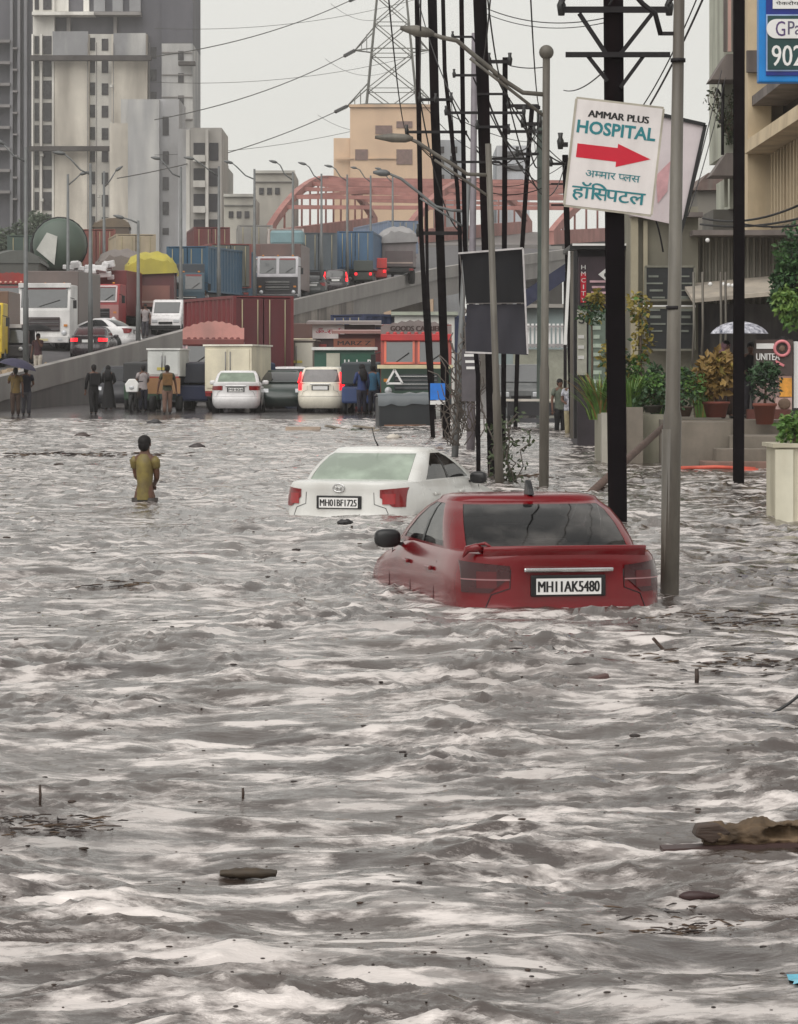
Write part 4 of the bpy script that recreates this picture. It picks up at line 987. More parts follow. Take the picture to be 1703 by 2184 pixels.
fl(193, 348, 131, [(193, 372), (172, 362), (150, 338), (136, 327), (112, 324)], 'street lamp on the ramp in front of the cream tower')
fl(145, 371, 150, [(145, 395), (158, 384), (172, 371), (190, 366)], 'shorter street lamp between the two front ramp lamps')
fl(222, 365, 160, [(222, 400), (235, 384), (248, 363), (262, 354)], 'street lamp with right hand arm in front of the stair block')
fl(295, 470, 139, [(295, 476), (280, 469), (262, 464), (242, 459)], 'short pale street lamp with level arm behind the yellow tarpaulin')
fl(386, 355, 154, [(386, 378), (368, 370), (350, 347), (340, 338), (322, 335)], 'street lamp on the ramp beside the white van')
fl(467, 354, 162, [(467, 376), (446, 362), (428, 348), (412, 338), (392, 335)], 'street lamp in front of the six storey block')
fl(543, 360, 171, [(543, 382), (524, 374), (505, 355), (495, 347), (478, 343)], 'street lamp left of the red arch bridge')
fl(625, 366, 182, [(625, 384), (608, 372), (598, 352), (590, 346), (574, 342)], 'street lamp before the left arch rib')
fl(686, 370, 192, [(686, 385), (670, 374), (660, 356), (652, 350), (636, 346)], 'street lamp before the crown of the arch')
fl(741, 372, 202, [(741, 386), (726, 376), (716, 360), (708, 355), (692, 352)], 'street lamp before the beige building edge')
fl(791, 374, 210, [(791, 388), (778, 378), (768, 362), (760, 358), (748, 356)], 'distant street lamp beside the highest blue container')
fl(838, 376, 218, [(838, 389), (828, 380), (818, 364), (812, 360), (800, 358)], 'farthest street lamp before the dark poles')
# ------------------------------------------------------------------ vehicles on the street beyond the water
def on_road(u, Y, dz=0.0): return ((u - UC) * Y / FU, Y, gz(Y) + dz)
def gl(u, Y): return dict(u=u, Y=Y, z=gz(Y))
SG = 'vehicles queuing at the water edge'
make_car('parked_car', 'white sedan with dim red lamps at the far water edge', on_road(503, 103.5), R(0.5), SEDAN, P_W2, SG, lamps='wide', chrome=True, rear_glass=mat('pale_green_glass', (124, 136, 122)), plate='MH04')
make_car('parked_car', 'white hatchback with lit red brake lamps at the far water edge', on_road(683, 103.8), R(-6), HATCH, mat('cream_car_paint', (222, 216, 200), .25, var=.06, coat=.3), SG, brake=True, lamps='tall', lamp_mat=M_LGLOW, rear_glass=mat('grey_glass', (92, 88, 88), .06, spec=.8))
make_car('parked_car', 'dark green car facing the camera between the two white cars', (on_road(590, 108)[0], 111.5, gz(108)), R(183), SEDAN, mat('dark_green_paint', (40, 52, 48), .3, coat=.3), SG, front=True)
make_car('parked_car', 'white car facing the camera behind the dark green car', (on_road(614, 114)[0], 117.0, gz(114)), R(181), HATCH, P_W2, SG, front=True)
make_car('parked_car', 'grey hatchback beside the white hatchback with lit lamps', on_road(742, 107.5), R(-4), HATCH, mat('grey_blue_paint', (92, 98, 108), .3, coat=.3), SG)
container_truck('container_lorry', 'maroon container lorry standing above the decorated lorry header', 562, 117, R(21), (112, 36, 40), z=gz(117), Lc=6.6, Hc=2.9, base=1.45, side=(88, 32, 38), group=SG)
lorry_front('decorated_lorry', 'decorated lorry with pink carved header board before the maroon container', 455, 112, R(2), (150, 128, 136), z=gz(112), W=2.3, H=2.55, header=((198, 140, 132), .72), band=(122, 66, 62), split=True, frame=(196, 168, 168), group=SG, lower=(70, 80, 120), lamps=True)
lorry_front('orange_lorry', 'orange framed lorry with split windscreen and lettered header at the water edge', 888, 99, R(-1), (150, 56, 44), z=gz(99), W=2.35, H=2.62, header=((132, 120, 118), .50), text='GOODS CARRIER', band=(188, 56, 58), split=True, frame=(208, 96, 70), lower=(54, 78, 66), bumper=(62, 70, 74), grille=(52, 60, 62), bodycol=(120, 52, 46), body_h=2.0, group=SG)
x_, y_, z_ = on_road(842, 98.6)
b = MB()
for i in range(3):
    a0, a1 = (math.pi / 2 + i * 2 * math.pi / 3), (math.pi / 2 + (i + 1) * 2 * math.pi / 3)
    b.bar((x_ + .30 * math.cos(a0), 98.6, z_ + 1.22 + .30 * math.sin(a0)), (x_ + .30 * math.cos(a1), 98.6, z_ + 1.22 + .30 * math.sin(a1)), .07)
tag(b.build('warning_triangle', M_WHT), 'white warning triangle on the green front of the orange lorry', 'triangle')
b = MB(); b.box((x_ + .68, 98.72, z_ + 1.62), (2.5, .12, .12)); tag(b.build('cream_bar', pmat(206, 196, 160)), 'cream bar across the front of the orange lorry', 'bar')
def box_tempo(name, label, u, Y, rz, box, cabc, W=1.6, Hb=1.55, Lb=2.4, base=.75, door=None, roof=None, awn=False):
    x, y, z = on_road(u, Y); r = thing(name, label, 'tempo', (x, y, z), rz, SG)
    b = MB(); b.box((0, Lb / 2, base + Hb / 2), (W, Lb, Hb)); b.build('cargo_box', pmat(*box), r, bevel=.02)
    for s in (-1, 1): b = MB(); b.box((s * W * .24, -.02, base + Hb / 2), (W * .43, .03, Hb * .86)); b.build('rear_door', pmat(*(door or box)), r, bevel=.01)
    for s in (-1, 1): b = MB(); b.tube([(s * W * .05, -.05, base + .2), (s * W * .05, -.05, base + Hb - .2)], .018, 6); b.build('lock_bar', M_STEEL, r)
    b = MB(); b.box((0, -.045, base + .28), (W * .4, .012, .1)); b.build('number_plate', pmat(206, 190, 90), r)
    b = MB(); b.box((0, -.04, base - .03), (W * .96, .05, .07)); b.build('step_bar', pmat(150, 40, 40), r)
    b = MB(); b.box((0, Lb / 2, base + Hb + .03), (W * 1.06, Lb * 1.05, .06)); b.build('roof', pmat(*(roof or box)), r)
    b = MB(); b.prism([(Lb + .02, .4), (Lb + 1.2, .4), (Lb + 1.2, 1.1), (Lb + .9, 1.75), (Lb + .02, 1.8)], (-W * .45, 0, 0), Y3, Z3, (W * .9, 0, 0)); b.build('cab', pmat(*cabc), r, bevel=.05)
    b = MB(); b.box((0, Lb / 2, base - .14), (W * .9, Lb, .24)); b.build('chassis', M_BLK, r)
    for s in (-1, 1):
        b = MB(); b.box((s * W * .42, -.03, base - .12), (.2, .05, .12)); b.build('rear_lamp', M_LRED, r)
        b = MB(); b.tube([(s * (W / 2 - .2), .6, .28), (s * (W / 2), .6, .28)], .28, 16); b.build('wheel', M_RUB, r)
    return r
box_tempo('box_tempo', 'cream box tempo with two tall rear doors behind the white sedan', 487, 107.5, R(-13), (222, 214, 190), (50, 62, 100), W=1.75, Hb=1.62, base=.72, Lb=2.6, roof=(232, 228, 214))
box_tempo('box_tempo', 'small tempo with white panel above a brown timber tail board', 349, 107, R(-4), (206, 208, 204), (48, 70, 70), W=1.15, Hb=.95, base=1.25, roof=(226, 226, 222))
x, y, z = on_road(349, 106.9); b = MB(); b.box((x, 106.86, z + .92), (1.2, .08, .56)); tag(b.build('timber_board', pmat(148, 110, 74)), 'brown timber tail board hung under the white panel tempo', 'board')
box_tempo('box_tempo', 'covered tempo with pale rear window flap above the dark green car', 628, 118, R(-3), (112, 104, 96), (210, 208, 204), W=1.6, Hb=1.1, base=1.5, door=(196, 192, 178), roof=(160, 150, 138))
rickshaw('auto_rickshaw', 'dark blue auto rickshaw beside the cream box tempo', (on_road(404, 109)[0], 111, gz(109)), R(186), (44, 54, 90), (40, 44, 56), cat='auto rickshaw', group=SG)
rickshaw('auto_rickshaw', 'blue auto rickshaw with black hood beside the orange lorry', (on_road(780, 102.5)[0], 104.6, gz(103)), R(176), (50, 70, 116), (34, 44, 50), cat='auto rickshaw', group=SG)
# green shop van with lettering
x, y, z = on_road(735, 112); r = thing('shop_van', 'green box van with white roof edge and white lettering', 'van', (x, y, z), 0, SG)
b = MB(); b.box((0, 1.2, 1.55), (2.25, 2.4, 1.35)); b.build('cargo_box', pmat(52, 92, 78), r, bevel=.02); b = MB(); b.box((0, 1.15, 2.27), (2.45, 2.6, .11)); b.build('roof', pmat(222, 222, 218), r)
b = MB(); b.box((-.42, -.03, 1.55), (.5, .05, 1.1)); b.build('side_panel', pmat(190, 188, 172), r); b = MB(); b.box((0, 1.2, .62), (2.2, 2.3, .44)); b.build('chassis', M_BLK, r); wheels(r, 2.2, (.6, 1.9), .34)
b = MB(); b.box((.48, -.02, 1.62), (1.2, .05, .9)); bo = b.build('sign_panel', pmat(36, 84, 66), r); lettering('Under P', (.0, -.05, 1.52), X3, Z3, 1.0, .34, M_WHT, bo)
# kiosk and hoarding row behind
def kiosk(label, u0, u1, v0, v1, Y, roofc, wallc, sign=None, txt=None, txtc=(190, 40, 70), D=2.5, roof_over=.25, band=None):
    a, c = at(u0, v1, Y), at(u1, v0, Y); r = thing('kiosk', label, 'kiosk', (a.x, Y, gz(Y)), 0, 'kiosks along the far street'); Wd = c.x - a.x; zt = c.z - gz(Y)
    b = MB(); b.box((Wd / 2, D / 2, zt / 2 - .06), (Wd, D, zt - .12)); b.build('wall', pmat(*wallc), r)
    b = MB(); b.box((Wd / 2, D / 2 - .1, zt), (Wd + roof_over * 2, D + .6, .11), (.03, 0, 0)); b.build('roof', pmat(*roofc), r)
    if sign:
        su0, sv0, su1, sv1, sc = sign; p, q = at(su0, sv1, Y), at(su1, sv0, Y); b = MB(); b.box(((p.x + q.x) / 2 - a.x, -.06, (p.z + q.z) / 2 - gz(Y)), (q.x - p.x, .08, q.z - p.z)); so_ = b.build('sign_board', pmat(*sc), r)
        if txt: lettering(txt, (p.x - a.x + (q.x - p.x) * .1, -.105, p.z - gz(Y) + (q.z - p.z) * .3), X3, Z3, (q.x - p.x) * .8, (q.z - p.z) * .45, pmat(*txtc), so_)
    return r
kiosk('kiosk with white and pink sign board under a grey roof', 668, 800, 686, 850, 121, (150, 140, 138), (70, 44, 48), (667, 692, 735, 722, (224, 214, 212)), 'ॐ-साई')
kiosk('red framed kiosk with lettered brown board beside the orange lorry', 722, 815, 706, 850, 116.5, (150, 110, 104), (104, 40, 42), (712, 722, 800, 742, (150, 84, 62)), 'MARZ Z', (50, 30, 30))
kiosk('kiosk with long flat brown roof behind the orange lorry', 760, 868, 694, 850, 124, (112, 96, 92), (86, 76, 72))
container_truck('container_lorry', 'dark blue container lorry under the flyover girder', 742, 134, R(-52), (44, 54, 86), z=gz(134), Lc=6.1, group=SG, base=1.3, side=(44, 54, 86))
container_truck('container_lorry', 'maroon container lorry end under the flyover girder', 816, 136, R(0), (116, 50, 48), z=gz(136), W=2.2, group=SG, base=1.2)
wl = thing('white_shed', 'white walled shed under the flyover beside the maroon container', 'shed', (at(842, 0, 130).x, 130, gz(130)), 0)
b = MB(); b.box((1.3, 2, 1.9), (2.6, 4, 3.8)); b.build('wall', pmat(222, 220, 214), wl); b = MB(); b.box((1.3, 2, 3.88), (2.9, 4.4, .15)); b.build('roof', pmat(170, 176, 160), wl); b = MB(); b.box((1.9, -.03, 2.9), (.9, .06, 1.1)); b.build('window', pmat(150, 152, 146), wl)
# tarp covered crate standing in the shallow water, market cart, grey vehicle
ct = thing('covered_crate', 'dark crate under a grey tarpaulin half sunk at the water edge', 'crate', (at(864, 0, 86).x, 86, gz(86) - .05), R(6))
b = MB(); b.box((0, .5, .50), (1.5, 1.0, 1.05)); b.build('crate', pmat(40, 44, 48), ct, bevel=.03)
b = MB(); rows = []; rn = random.Random(4)
for i in range(9):
    x = -.78 + 1.56 * i / 8; rows.append([Vector((x, -.04, .80 + rn.uniform(-.06, .04))), Vector((x, -.03, 1.03)), Vector((x, .10, 1.10 + rn.uniform(0, .03))), Vector((x, .6, 1.13 + rn.uniform(-.03, .05))), Vector((x, 1.04, 1.06))])
b.grid(rows); b.build('tarpaulin', pmat(96, 102, 106, .35), ct)
b = MB(); b.box((0, -.06, .18), (1.2, .08, .1)); b.build('rail', pmat(150, 112, 90), ct)
cart = thing('market_cart', 'low dark market cart with pale top rail behind the street lamps', 'cart', (at(1148, 0, 84).x, 84, gz(84)), 0)
b = MB(); b.box((0, .4, .95), (1.75, .8, .06)); b.build('top', pmat(206, 200, 190), cart); b = MB(); b.box((0, .4, .70), (1.7, .75, .36)); b.build('bed', pmat(44, 44, 48), cart); b = MB(); b.box((0, .35, .38), (1.5, .6, .12)); b.build('shelf', pmat(76, 76, 80), cart)
for sx in (-1, 1):
    for sy in (0, 1): b = MB(); b.bar((sx * .8, .08 + .64 * sy, 0), (sx * .8, .08 + .64 * sy, .92), .06); b.build('leg', M_BLK, cart)
van_front('grey_van', 'grey van facing the camera between the dark sign and street lamp', on_road(1112, 100, -.05), R(3), mat('van_grey', (96, 98, 98), .35, coat=.2), W=1.5, H=1.75)
# floating plank raft and debris at the far edge
rf = thing('plank_pile', 'pile of wet planks and boxes at the far water edge', 'planks', (at(690, 0, 82).x, 82, gz(82) + .05), 0)
rn = random.Random(9)
b = MB(); b.box((-.55, 0, .10), (.95, .6, .30)); b.build('box', pmat(180, 160, 142), rf)
for i in range(9): b = MB(); b.box((rn.uniform(0, 1.4), rn.uniform(-.4, .4), rn.uniform(.05, .25)), (rn.uniform(.5, 1.1), .12, .05), (rn.uniform(-.2, .2), rn.uniform(-.2, .2), rn.uniform(-.5, .5))); b.build('plank', pmat(*rn.choice([(70, 66, 60), (150, 140, 126), (90, 96, 84)])), rf)

# goods and dark vehicles filling the gaps of the queue
for u, Y, lb, c in ((268, 118, 'dark car waiting by the ramp wall behind the motorbike', (40, 40, 46)), (425, 122, 'grey car roof between the decorated lorry and cream tempo', (120, 122, 126))):
    make_car('parked_car', lb, on_road(u, Y), R(178), HATCH, pmat(*c), SG, front=True)
rickshaw('auto_rickshaw', 'green and black auto rickshaw behind the white panel tempo', on_road(318, 112), R(178), (46, 70, 52), (36, 36, 38), group=SG)
lorry_front('blue_lorry', 'blue lorry cab with cream visor behind the green shop van', 664, 127, R(3), (70, 96, 140), z=gz(127), W=2.3, H=2.7, bodycol=(96, 70, 62), body_h=2.4, body_l=5, band=(206, 196, 170), split=True, group=SG)
rn = random.Random(17)
for i in range(16):
    u = 675 + rn.random() * 120; x, y, z = on_road(u, 120.3); b = MB(); b.box((x, 120.2, z + 1.0 + rn.random() * 1.4), (rn.uniform(.25, .5), .3, rn.uniform(.2, .4)), (0, rn.uniform(-.1, .1), 0))
    tag(b.build('goods_box', pmat(*rn.choice([(176, 150, 110), (150, 60, 56), (60, 90, 120), (200, 196, 186), (80, 110, 80)]))), 'one of the mixed boxes stacked in front of the far kiosks', 'box', 'boxes stacked in front of the kiosks')
# ------------------------------------------------------------------ poles, lamps, signs and wires on the right
M_DARK = mat('tarred_steel', (16, 12, 15), .7, var=.4, scale=2.0, dirt=(32, 18, 18), dirt_amt=.5, spec=.06)
M_GRN = mat('weathered_pole', (98, 94, 86), .5, var=.4, scale=1.6, stretch=(3, 3, .5), dirt=(64, 54, 46), dirt_amt=.8)
M_ROD = mat('dark_rod', (30, 27, 29), .6, var=.2, spec=.3)
PG = 'dark power poles along the right side'
def h_pole(label, pts, Y, w0, w1=None, z0=-.6, arms=(), name='power_pole', group=PG, struts=(), m=None):
    """rolled steel H pole through photo points (top first) at distance Y; arms = (v, u0, u1, thick, caps)"""
    P = [at(u, v, Y) for u, v in pts]; base = Vector((P[-1].x, Y, z0)); P.append(Vector((P[-1].x, Y, z0)))
    t = thing(name, label, 'pole', base, 0, group); w1 = w1 or w0; m = m or M_DARK
    b = MB(); n = len(P); sec = []
    for i, p in enumerate(P):
        w_ = w0 + (w1 - w0) * i / (n - 1); h = w_ / 2; f = h * .22
        sec.append([p - base + Vector(q) for q in ((-h, -h, 0), (h, -h, 0), (h, -h + f, 0), (f * .6, -h + f, 0), (f * .6, h - f, 0), (h, h - f, 0), (h, h, 0), (-h, h, 0), (-h, h - f, 0), (-f * .6, h - f, 0), (-f * .6, -h + f, 0), (-h, -h + f, 0))])
    b.grid(sec, closed=True, smooth=False); b.add(sec[0], [tuple(range(12))]); b.build('pole', m, t)
    for v, u0, u1, th, caps in arms:
        yy = Y - w0 * .75; a, c = at(u0, v, yy) - base, at(u1, v, yy) - base
        b = MB(); b.bar(a, c, th, th); ao = b.build('crossarm', M_ROD, t)
        for q in ([a, c] if caps == 2 else [a] if caps == 1 else []):
            b = MB(); b.tube([q + Vector((0, 0, -th)), q + Vector((0, 0, th * .8)), q + Vector((0, 0, th * 1.6)), q + Vector((0, 0, th * 2.6))], [th * .55, th * .8, th * .45, th * .6], 8); b.build('insulator', M_INS, ao)
    for (ua, va), (ub, vb), th in struts:
        b = MB(); b.bar(at(ua, va, Y - w0 * .7) - base, at(ub, vb, Y - w0 * .7) - base, th); b.build('strut', M_ROD, t)
    return t
# hospital sign pole
Y2 = 36.0
h_pole('thick black power pole carrying the hospital sign', [(1308, -140), (1312, 520), (1318, 1090)], Y2, .225, .205,
       arms=[(20, 1198, 1428, .07, 2), (116, 1207, 1430, .06, 0)], struts=[((1236, 28), (1292, 112), .05), ((1392, 28), (1326, 112), .05), ((1254, 118), (1296, 172), .045), ((1374, 118), (1324, 186), .045)])
# hospital sign
hs_ = thing('hospital_sign', 'tilted white hospital sign with a red arrow on the black pole', 'sign', at(1310, 334, Y2 - .22), 0, None, rot=(0, R(6.6), R(1)))
W_, H_ = 1.05, 1.27
M_SIGN = mat('sign_enamel', (226, 220, 218), .4, var=.05, dirt=(190, 182, 180), dirt_amt=.35); M_TEAL = mat('teal_ink', (34, 120, 128), .5, var=.05); M_SRED = mat('sign_red', (196, 8, 44), .5, var=.05)
b = MB(); b.box((0, 0, 0), (W_, .035, H_)); b.build('panel', M_SIGN, hs_)
b = MB()
for p, q in (((-W_ / 2, -H_ / 2), (W_ / 2, -H_ / 2)), ((W_ / 2, -H_ / 2), (W_ / 2, H_ / 2)), ((W_ / 2, H_ / 2), (-W_ / 2, H_ / 2)), ((-W_ / 2, H_ / 2), (-W_ / 2, -H_ / 2))): b.bar((p[0], 0, p[1]), (q[0], 0, q[1]), .025, .05)
b.build('frame', mat('sign_frame', (170, 164, 150), .5), hs_)
def st(txt, x0, z0, w_, h_, m, bold=.0): return lettering(txt, (x0 * W_, -.021, z0 * H_), X3, Z3, w_ * W_, h_ * H_, m, hs_, bold=bold)
st('AMMAR PLUS', -.345, .345, .69, .065, M_INK); st('HOSPITAL', -.45, .185, .90, .125, M_TEAL, .03)
b = MB(); b.prism([(-.43, .085), (.03, .085), (.03, .125), (.415, .015), (.03, -.095), (.03, -.045), (-.43, -.045)], (0, -.021, 0), (W_, 0, 0), (0, 0, H_), (0, .003, 0)); b.build('arrow', M_SRED, hs_)
def deva(units, o, height, m, parent, name, maxw, bold=.02):
    """Devanagari letters set side by side in visual order; (text, share of width kept, advance) gives half forms and hooked vowel signs"""
    xcur, parts = 0.0, []
    ref = text_mesh('ह'); lo, hi = bounds(ref); unit_h = hi[1] - lo[1]
    for u_ in units:
        u_ = u_ if isinstance(u_, tuple) else (u_,)
        if u_[0] == ' ': xcur += .24; continue
        cut = u_[1] if len(u_) > 1 else None
        me = text_mesh(u_[0], cut=cut); l, h = bounds(me); parts.append((me, xcur - l[0]))
        xcur += u_[2] if len(u_) > 2 else (h[0] - l[0]) - .02
    b = MB(); sx = maxw / xcur; sy = height / unit_h; o = Vector(o)
    for k, (me, x0) in enumerate(parts):
        for q in (-1, 0, 1):
            lift = Vector((bold * .55 * q * sx, -.0005 * (3 * (k % 3) + q + 1), bold * .35 * q * sy))
            b.add([o + lift + X3 * ((v.co.x + x0) * sx) + Z3 * ((v.co.y) * sy) for v in me.vertices], [tuple(p.vertices) for p in me.polygons])
        bpy.data.meshes.remove(me)
    return b.build(name, m, parent, recalc=False)
deva(['अ', ('म', .72), 'मा', 'र', ' ', ('प', .70), 'ल', 'स'], (-.30 * W_, -.021, -.215 * H_), .095, M_TEAL, hs_, 'lettering', .62 * W_, .012)
deva(['हॉ', ('ि', None, .16), ('स', .80), 'प', 'ट', 'ल'], (-.43 * W_, -.021, -.42 * H_), .165, M_TEAL, hs_, 'lettering', .83 * W_, .03)
# faded sign behind it
fs = thing('faded_sign', 'faded pinkish sign board with black edge behind the hospital sign', 'sign', at(1400, 360, 37.4), 0)
M_FADE = mat('faded_board', (214, 204, 206), .6, var=.08, scale=2.5, dirt=(206, 176, 178), dirt_amt=.6)
c0 = at(1400, 360, 37.4); poly = [at(u, v, 37.4) - c0 for u, v in ((1330, 226), (1505, 266), (1462, 462), (1445, 480), (1300, 448))]
b = MB(); b.prism([(p.x, p.z) for p in poly], (0, 0, 0), X3, Z3, (0, .04, 0)); b.build('panel', M_FADE, fs)
b = MB()
for i in (0, 1): b.bar(poly[i] + Vector((0, -.01, 0)), poly[i + 1] + Vector((0, -.01, 0)), .045)
b.build('frame', M_BLK, fs)
b = MB(); b.bar(at(1462, 462, 37.4) - c0, at(1440, 540, 37.4) - c0, .04); b.build('bracket', M_BLK, fs)
b = MB(); b.prism([(-.02, -.1), (.16, .08), (.12, -.3), (.0, -.45)], (.02, -.012, .02), X3, Z3, (0, .004, 0)); b.build('faded_arrow', mat('faded_red', (206, 160, 164), .6), fs)
# near lamp pole beside the red car
street_lamp('weathered grey street lamp pole standing nearest beside the red car', 1452, -160, 24.6, u2=1426, z0=-.7, arm=None, m=M_GRN, r0=.068, r1=.042, group=None)
nb = at(1431, 915, 24.6); b = MB(); b.tube([(nb.x, 24.6, nb.z), (at(1427, 0, 24.6).x, 24.6, -.7)], .072, 14); pp_ = [o for o in bpy.data.objects if o.get('label', '').startswith('weathered grey street lamp pole')][0]
o = b.build('base_sleeve', M_GRN, pp_); o.data.transform(Matrix.Translation(-Vector(pp_.location)))
for v, uu in ((132, 1447), (660, 1437)): b = MB(); c = at(uu, v, 24.6) - Vector(pp_.location); b.tube([c, c + Vector((0, 0, .03))], .062, 12); b.build('band', M_ROD, pp_)
b = MB(); b.tube([at(u, v, 24.6) - Vector(pp_.location) for u, v in ((1330, -40), (1372, 8), (1398, 28), (1410, 74))], .022, 7); b.bar(at(1409, 71, 24.6) - Vector(pp_.location), at(1446, 71, 24.6) - Vector(pp_.location), .03); b.build('arm', M_ROD, pp_)
# right hand black pole
h_pole('slim black power pole in front of the steps at right', [(1577, -140), (1577, 500), (1576, 1037)], 49.4, .175, .165)
# street lamps of the row
SLG = 'grey street lamps standing in the flood at right'
street_lamp('tall grey street lamp with ball finial and curved arm', 1166, 122, 46.7, u2=1160, z0=-.7, m=M_GRN, r0=.068, r1=.058, group=SLG, ball=True, brace=True,
            arm=[(1163, 201), (1116, 197), (1082, 175), (1045, 144), (1003, 110), (975, 86), (941, 79), (918, 70), (854, 59)])
street_lamp('leaning grey street lamp in front of the dark banner', 1042, 306, 48.7, u2=1069, z0=-.7, m=M_GRN, r0=.062, r1=.05, group=SLG, ball=False, brace=True,
            arm=[(1041, 373), (997, 371), (969, 352), (927, 327), (893, 304), (873, 295), (800, 292)])
street_lamp('farther grey street lamp left of the dark banner', 1000, 380, 63.0, u2=967, z0=-.6, m=M_POLE, r0=.065, r1=.05, group=SLG, brace=True,
            arm=[(990, 450), (963, 448), (930, 440), (896, 412), (856, 381), (828, 369), (796, 367)])
street_lamp('plain grey pole beside the thickest black pole', 1013, 70, 68.0, u2=1004, z0=-.3, m=mat('mauve_grey_pole', (112, 106, 112), .5, var=.2), r0=.085, r1=.07, group=SLG)
# dark power poles of the middle cluster
h_pole('black pole farthest left of the pole cluster, bent near its foot', [(889, -60), (893, 200), (898, 480), (906, 640), (918, 820), (925, 950)], 76, .125, .11, z0=-.3, arms=[(281, 868, 997, .07, 1), (212, 896, 963, .07, 2)])
h_pole('thick black pole second in the pole cluster', [(921, -60), (928, 240), (938, 480), (948, 760), (954, 955)], 76.5, .235, .19, z0=-.3, arms=[(497, 893, 986, .09, 1)])
h_pole('curved black pole third in the pole cluster', [(944, -60), (949, 150), (962, 270), (976, 400), (982, 520), (984, 640), (996, 800), (1020, 940)], 74, .10, .10, z0=-.3, arms=[(212, 930, 964, .06, 1)])
h_pole('thin black pole with three short arms in the pole cluster', [(984, -60), (988, 250), (992, 520), (1020, 800), (1021, 1020)], 56, .085, .08, arms=[(78, 966, 1008, .04, 1), (160, 969, 1025, .045, 1), (240, 952, 1118, .05, 2)])
h_pole('thickest black pole of the cluster behind the dark banner', [(1022, -60), (1031, 200), (1038, 480), (1046, 760), (1050, 1022)], 52.3, .235, .12, arms=[(200, 1018, 1082, .04, 0), (270, 1018, 1085, .045, 1), (345, 963, 1065, .04, 1)])
h_pole('black pole topped by a short bar behind the street lamp arm', [(1078, 122), (1077, 400), (1074, 955)], 70, .12, .11, z0=-.2, arms=[(131, 1043, 1088, .08, 2), (225, 1085, 1150, .07, 1), (338, 1040, 1128, .06, 1)])
h_pole('leaning black pole with stacked arms left of the ball topped lamp', [(1136, 222), (1128, 320), (1108, 620), (1100, 900)], 84, .13, .11, z0=0, arms=[(264, 1116, 1152, .1, 2), (280, 1085, 1148, .08, 1), (328, 1104, 1150, .08, 1)])
h_pole('greenish pole just left of the ball topped lamp', [(1151, 235), (1153, 520), (1150, 900)], 88, .15, .14, z0=.1, arms=[(229, 1100, 1153, .1, 0), (281, 1140, 1170, .08, 1)], m=mat('green_grey_steel', (70, 80, 74), .6))
h_pole('black pole with short arms under the hospital sign', [(1206, 330), (1212, 560), (1222, 940)], 79, .15, .13, z0=0, arms=[(349, 1176, 1209, .07, 1), (392, 1176, 1204, .05, 0), (437, 1176, 1206, .05, 0), (308, 1196, 1212, .12, 1)])
h_pole('far thin black pole between the bent pole and thick pole', [(910, 430), (912, 600), (930, 940)], 95, .10, .10, z0=.3)
# hanging dark banner
Yb_ = 50.9
bn = thing('hanging_banner', 'black sheet banner in pale frame hung between the poles', 'banner', at(1050, 640, Yb_), 0)
c0 = at(1050, 640, Yb_); M_BAN = mat('black_sheet', (15, 15, 20), .8, var=.35, scale=1.2); M_BAN2 = mat('faded_black_sheet', (46, 45, 53), .75, var=.2, scale=1.5)
def quadsheet(c, n=9, amp=.03, seed=1):
    a, b_, d_, e_ = [at(u, v, Yb_) - c0 for u, v in c]; rows = []
    for j in range(n):
        t = j / (n - 1); rows.append([(a.lerp(b_, s / (n - 1))).lerp(e_.lerp(d_, s / (n - 1)), t) + Vector((0, amp * math.sin(s * 1.3 + seed) * math.sin(t * 3 + s * .5), 0)) for s in range(n)])
    return rows
b = MB(); r1 = quadsheet(((985, 540), (1115, 530), (1119, 645), (995, 646))); b.grid(r1); b.grid([[p + Vector((0, .02, 0)) for p in r] for r in r1]); b.build('upper_sheet', M_BAN, bn)
b = MB(); r1 = quadsheet(((996, 649), (1119, 648), (1127, 757), (993, 750)), amp=.06, seed=2); b.grid(r1); b.grid([[p + Vector((0, .02, 0)) for p in r] for r in r1]); b.build('lower_sheet', M_BAN2, bn)
for (ua, va), (ub, vb), mt_ in (((978, 540), (1116, 529), 0), ((1116, 529), (1126, 755), 0), ((994, 647), (1120, 646), 1), ((993, 751), (1050, 753), 0), ((981, 541), (990, 620), 1), ((990, 620), (994, 750), 1)):
    b = MB(); b.bar(at(ua, va, Yb_ - .06) - c0, at(ub, vb, Yb_ - .06) - c0, .016 if mt_ else .03); b.build('frame_bar', mat('dim_bar', (92, 88, 86), .6) if mt_ else mat('pale_bar', (186, 182, 182), .5), bn)
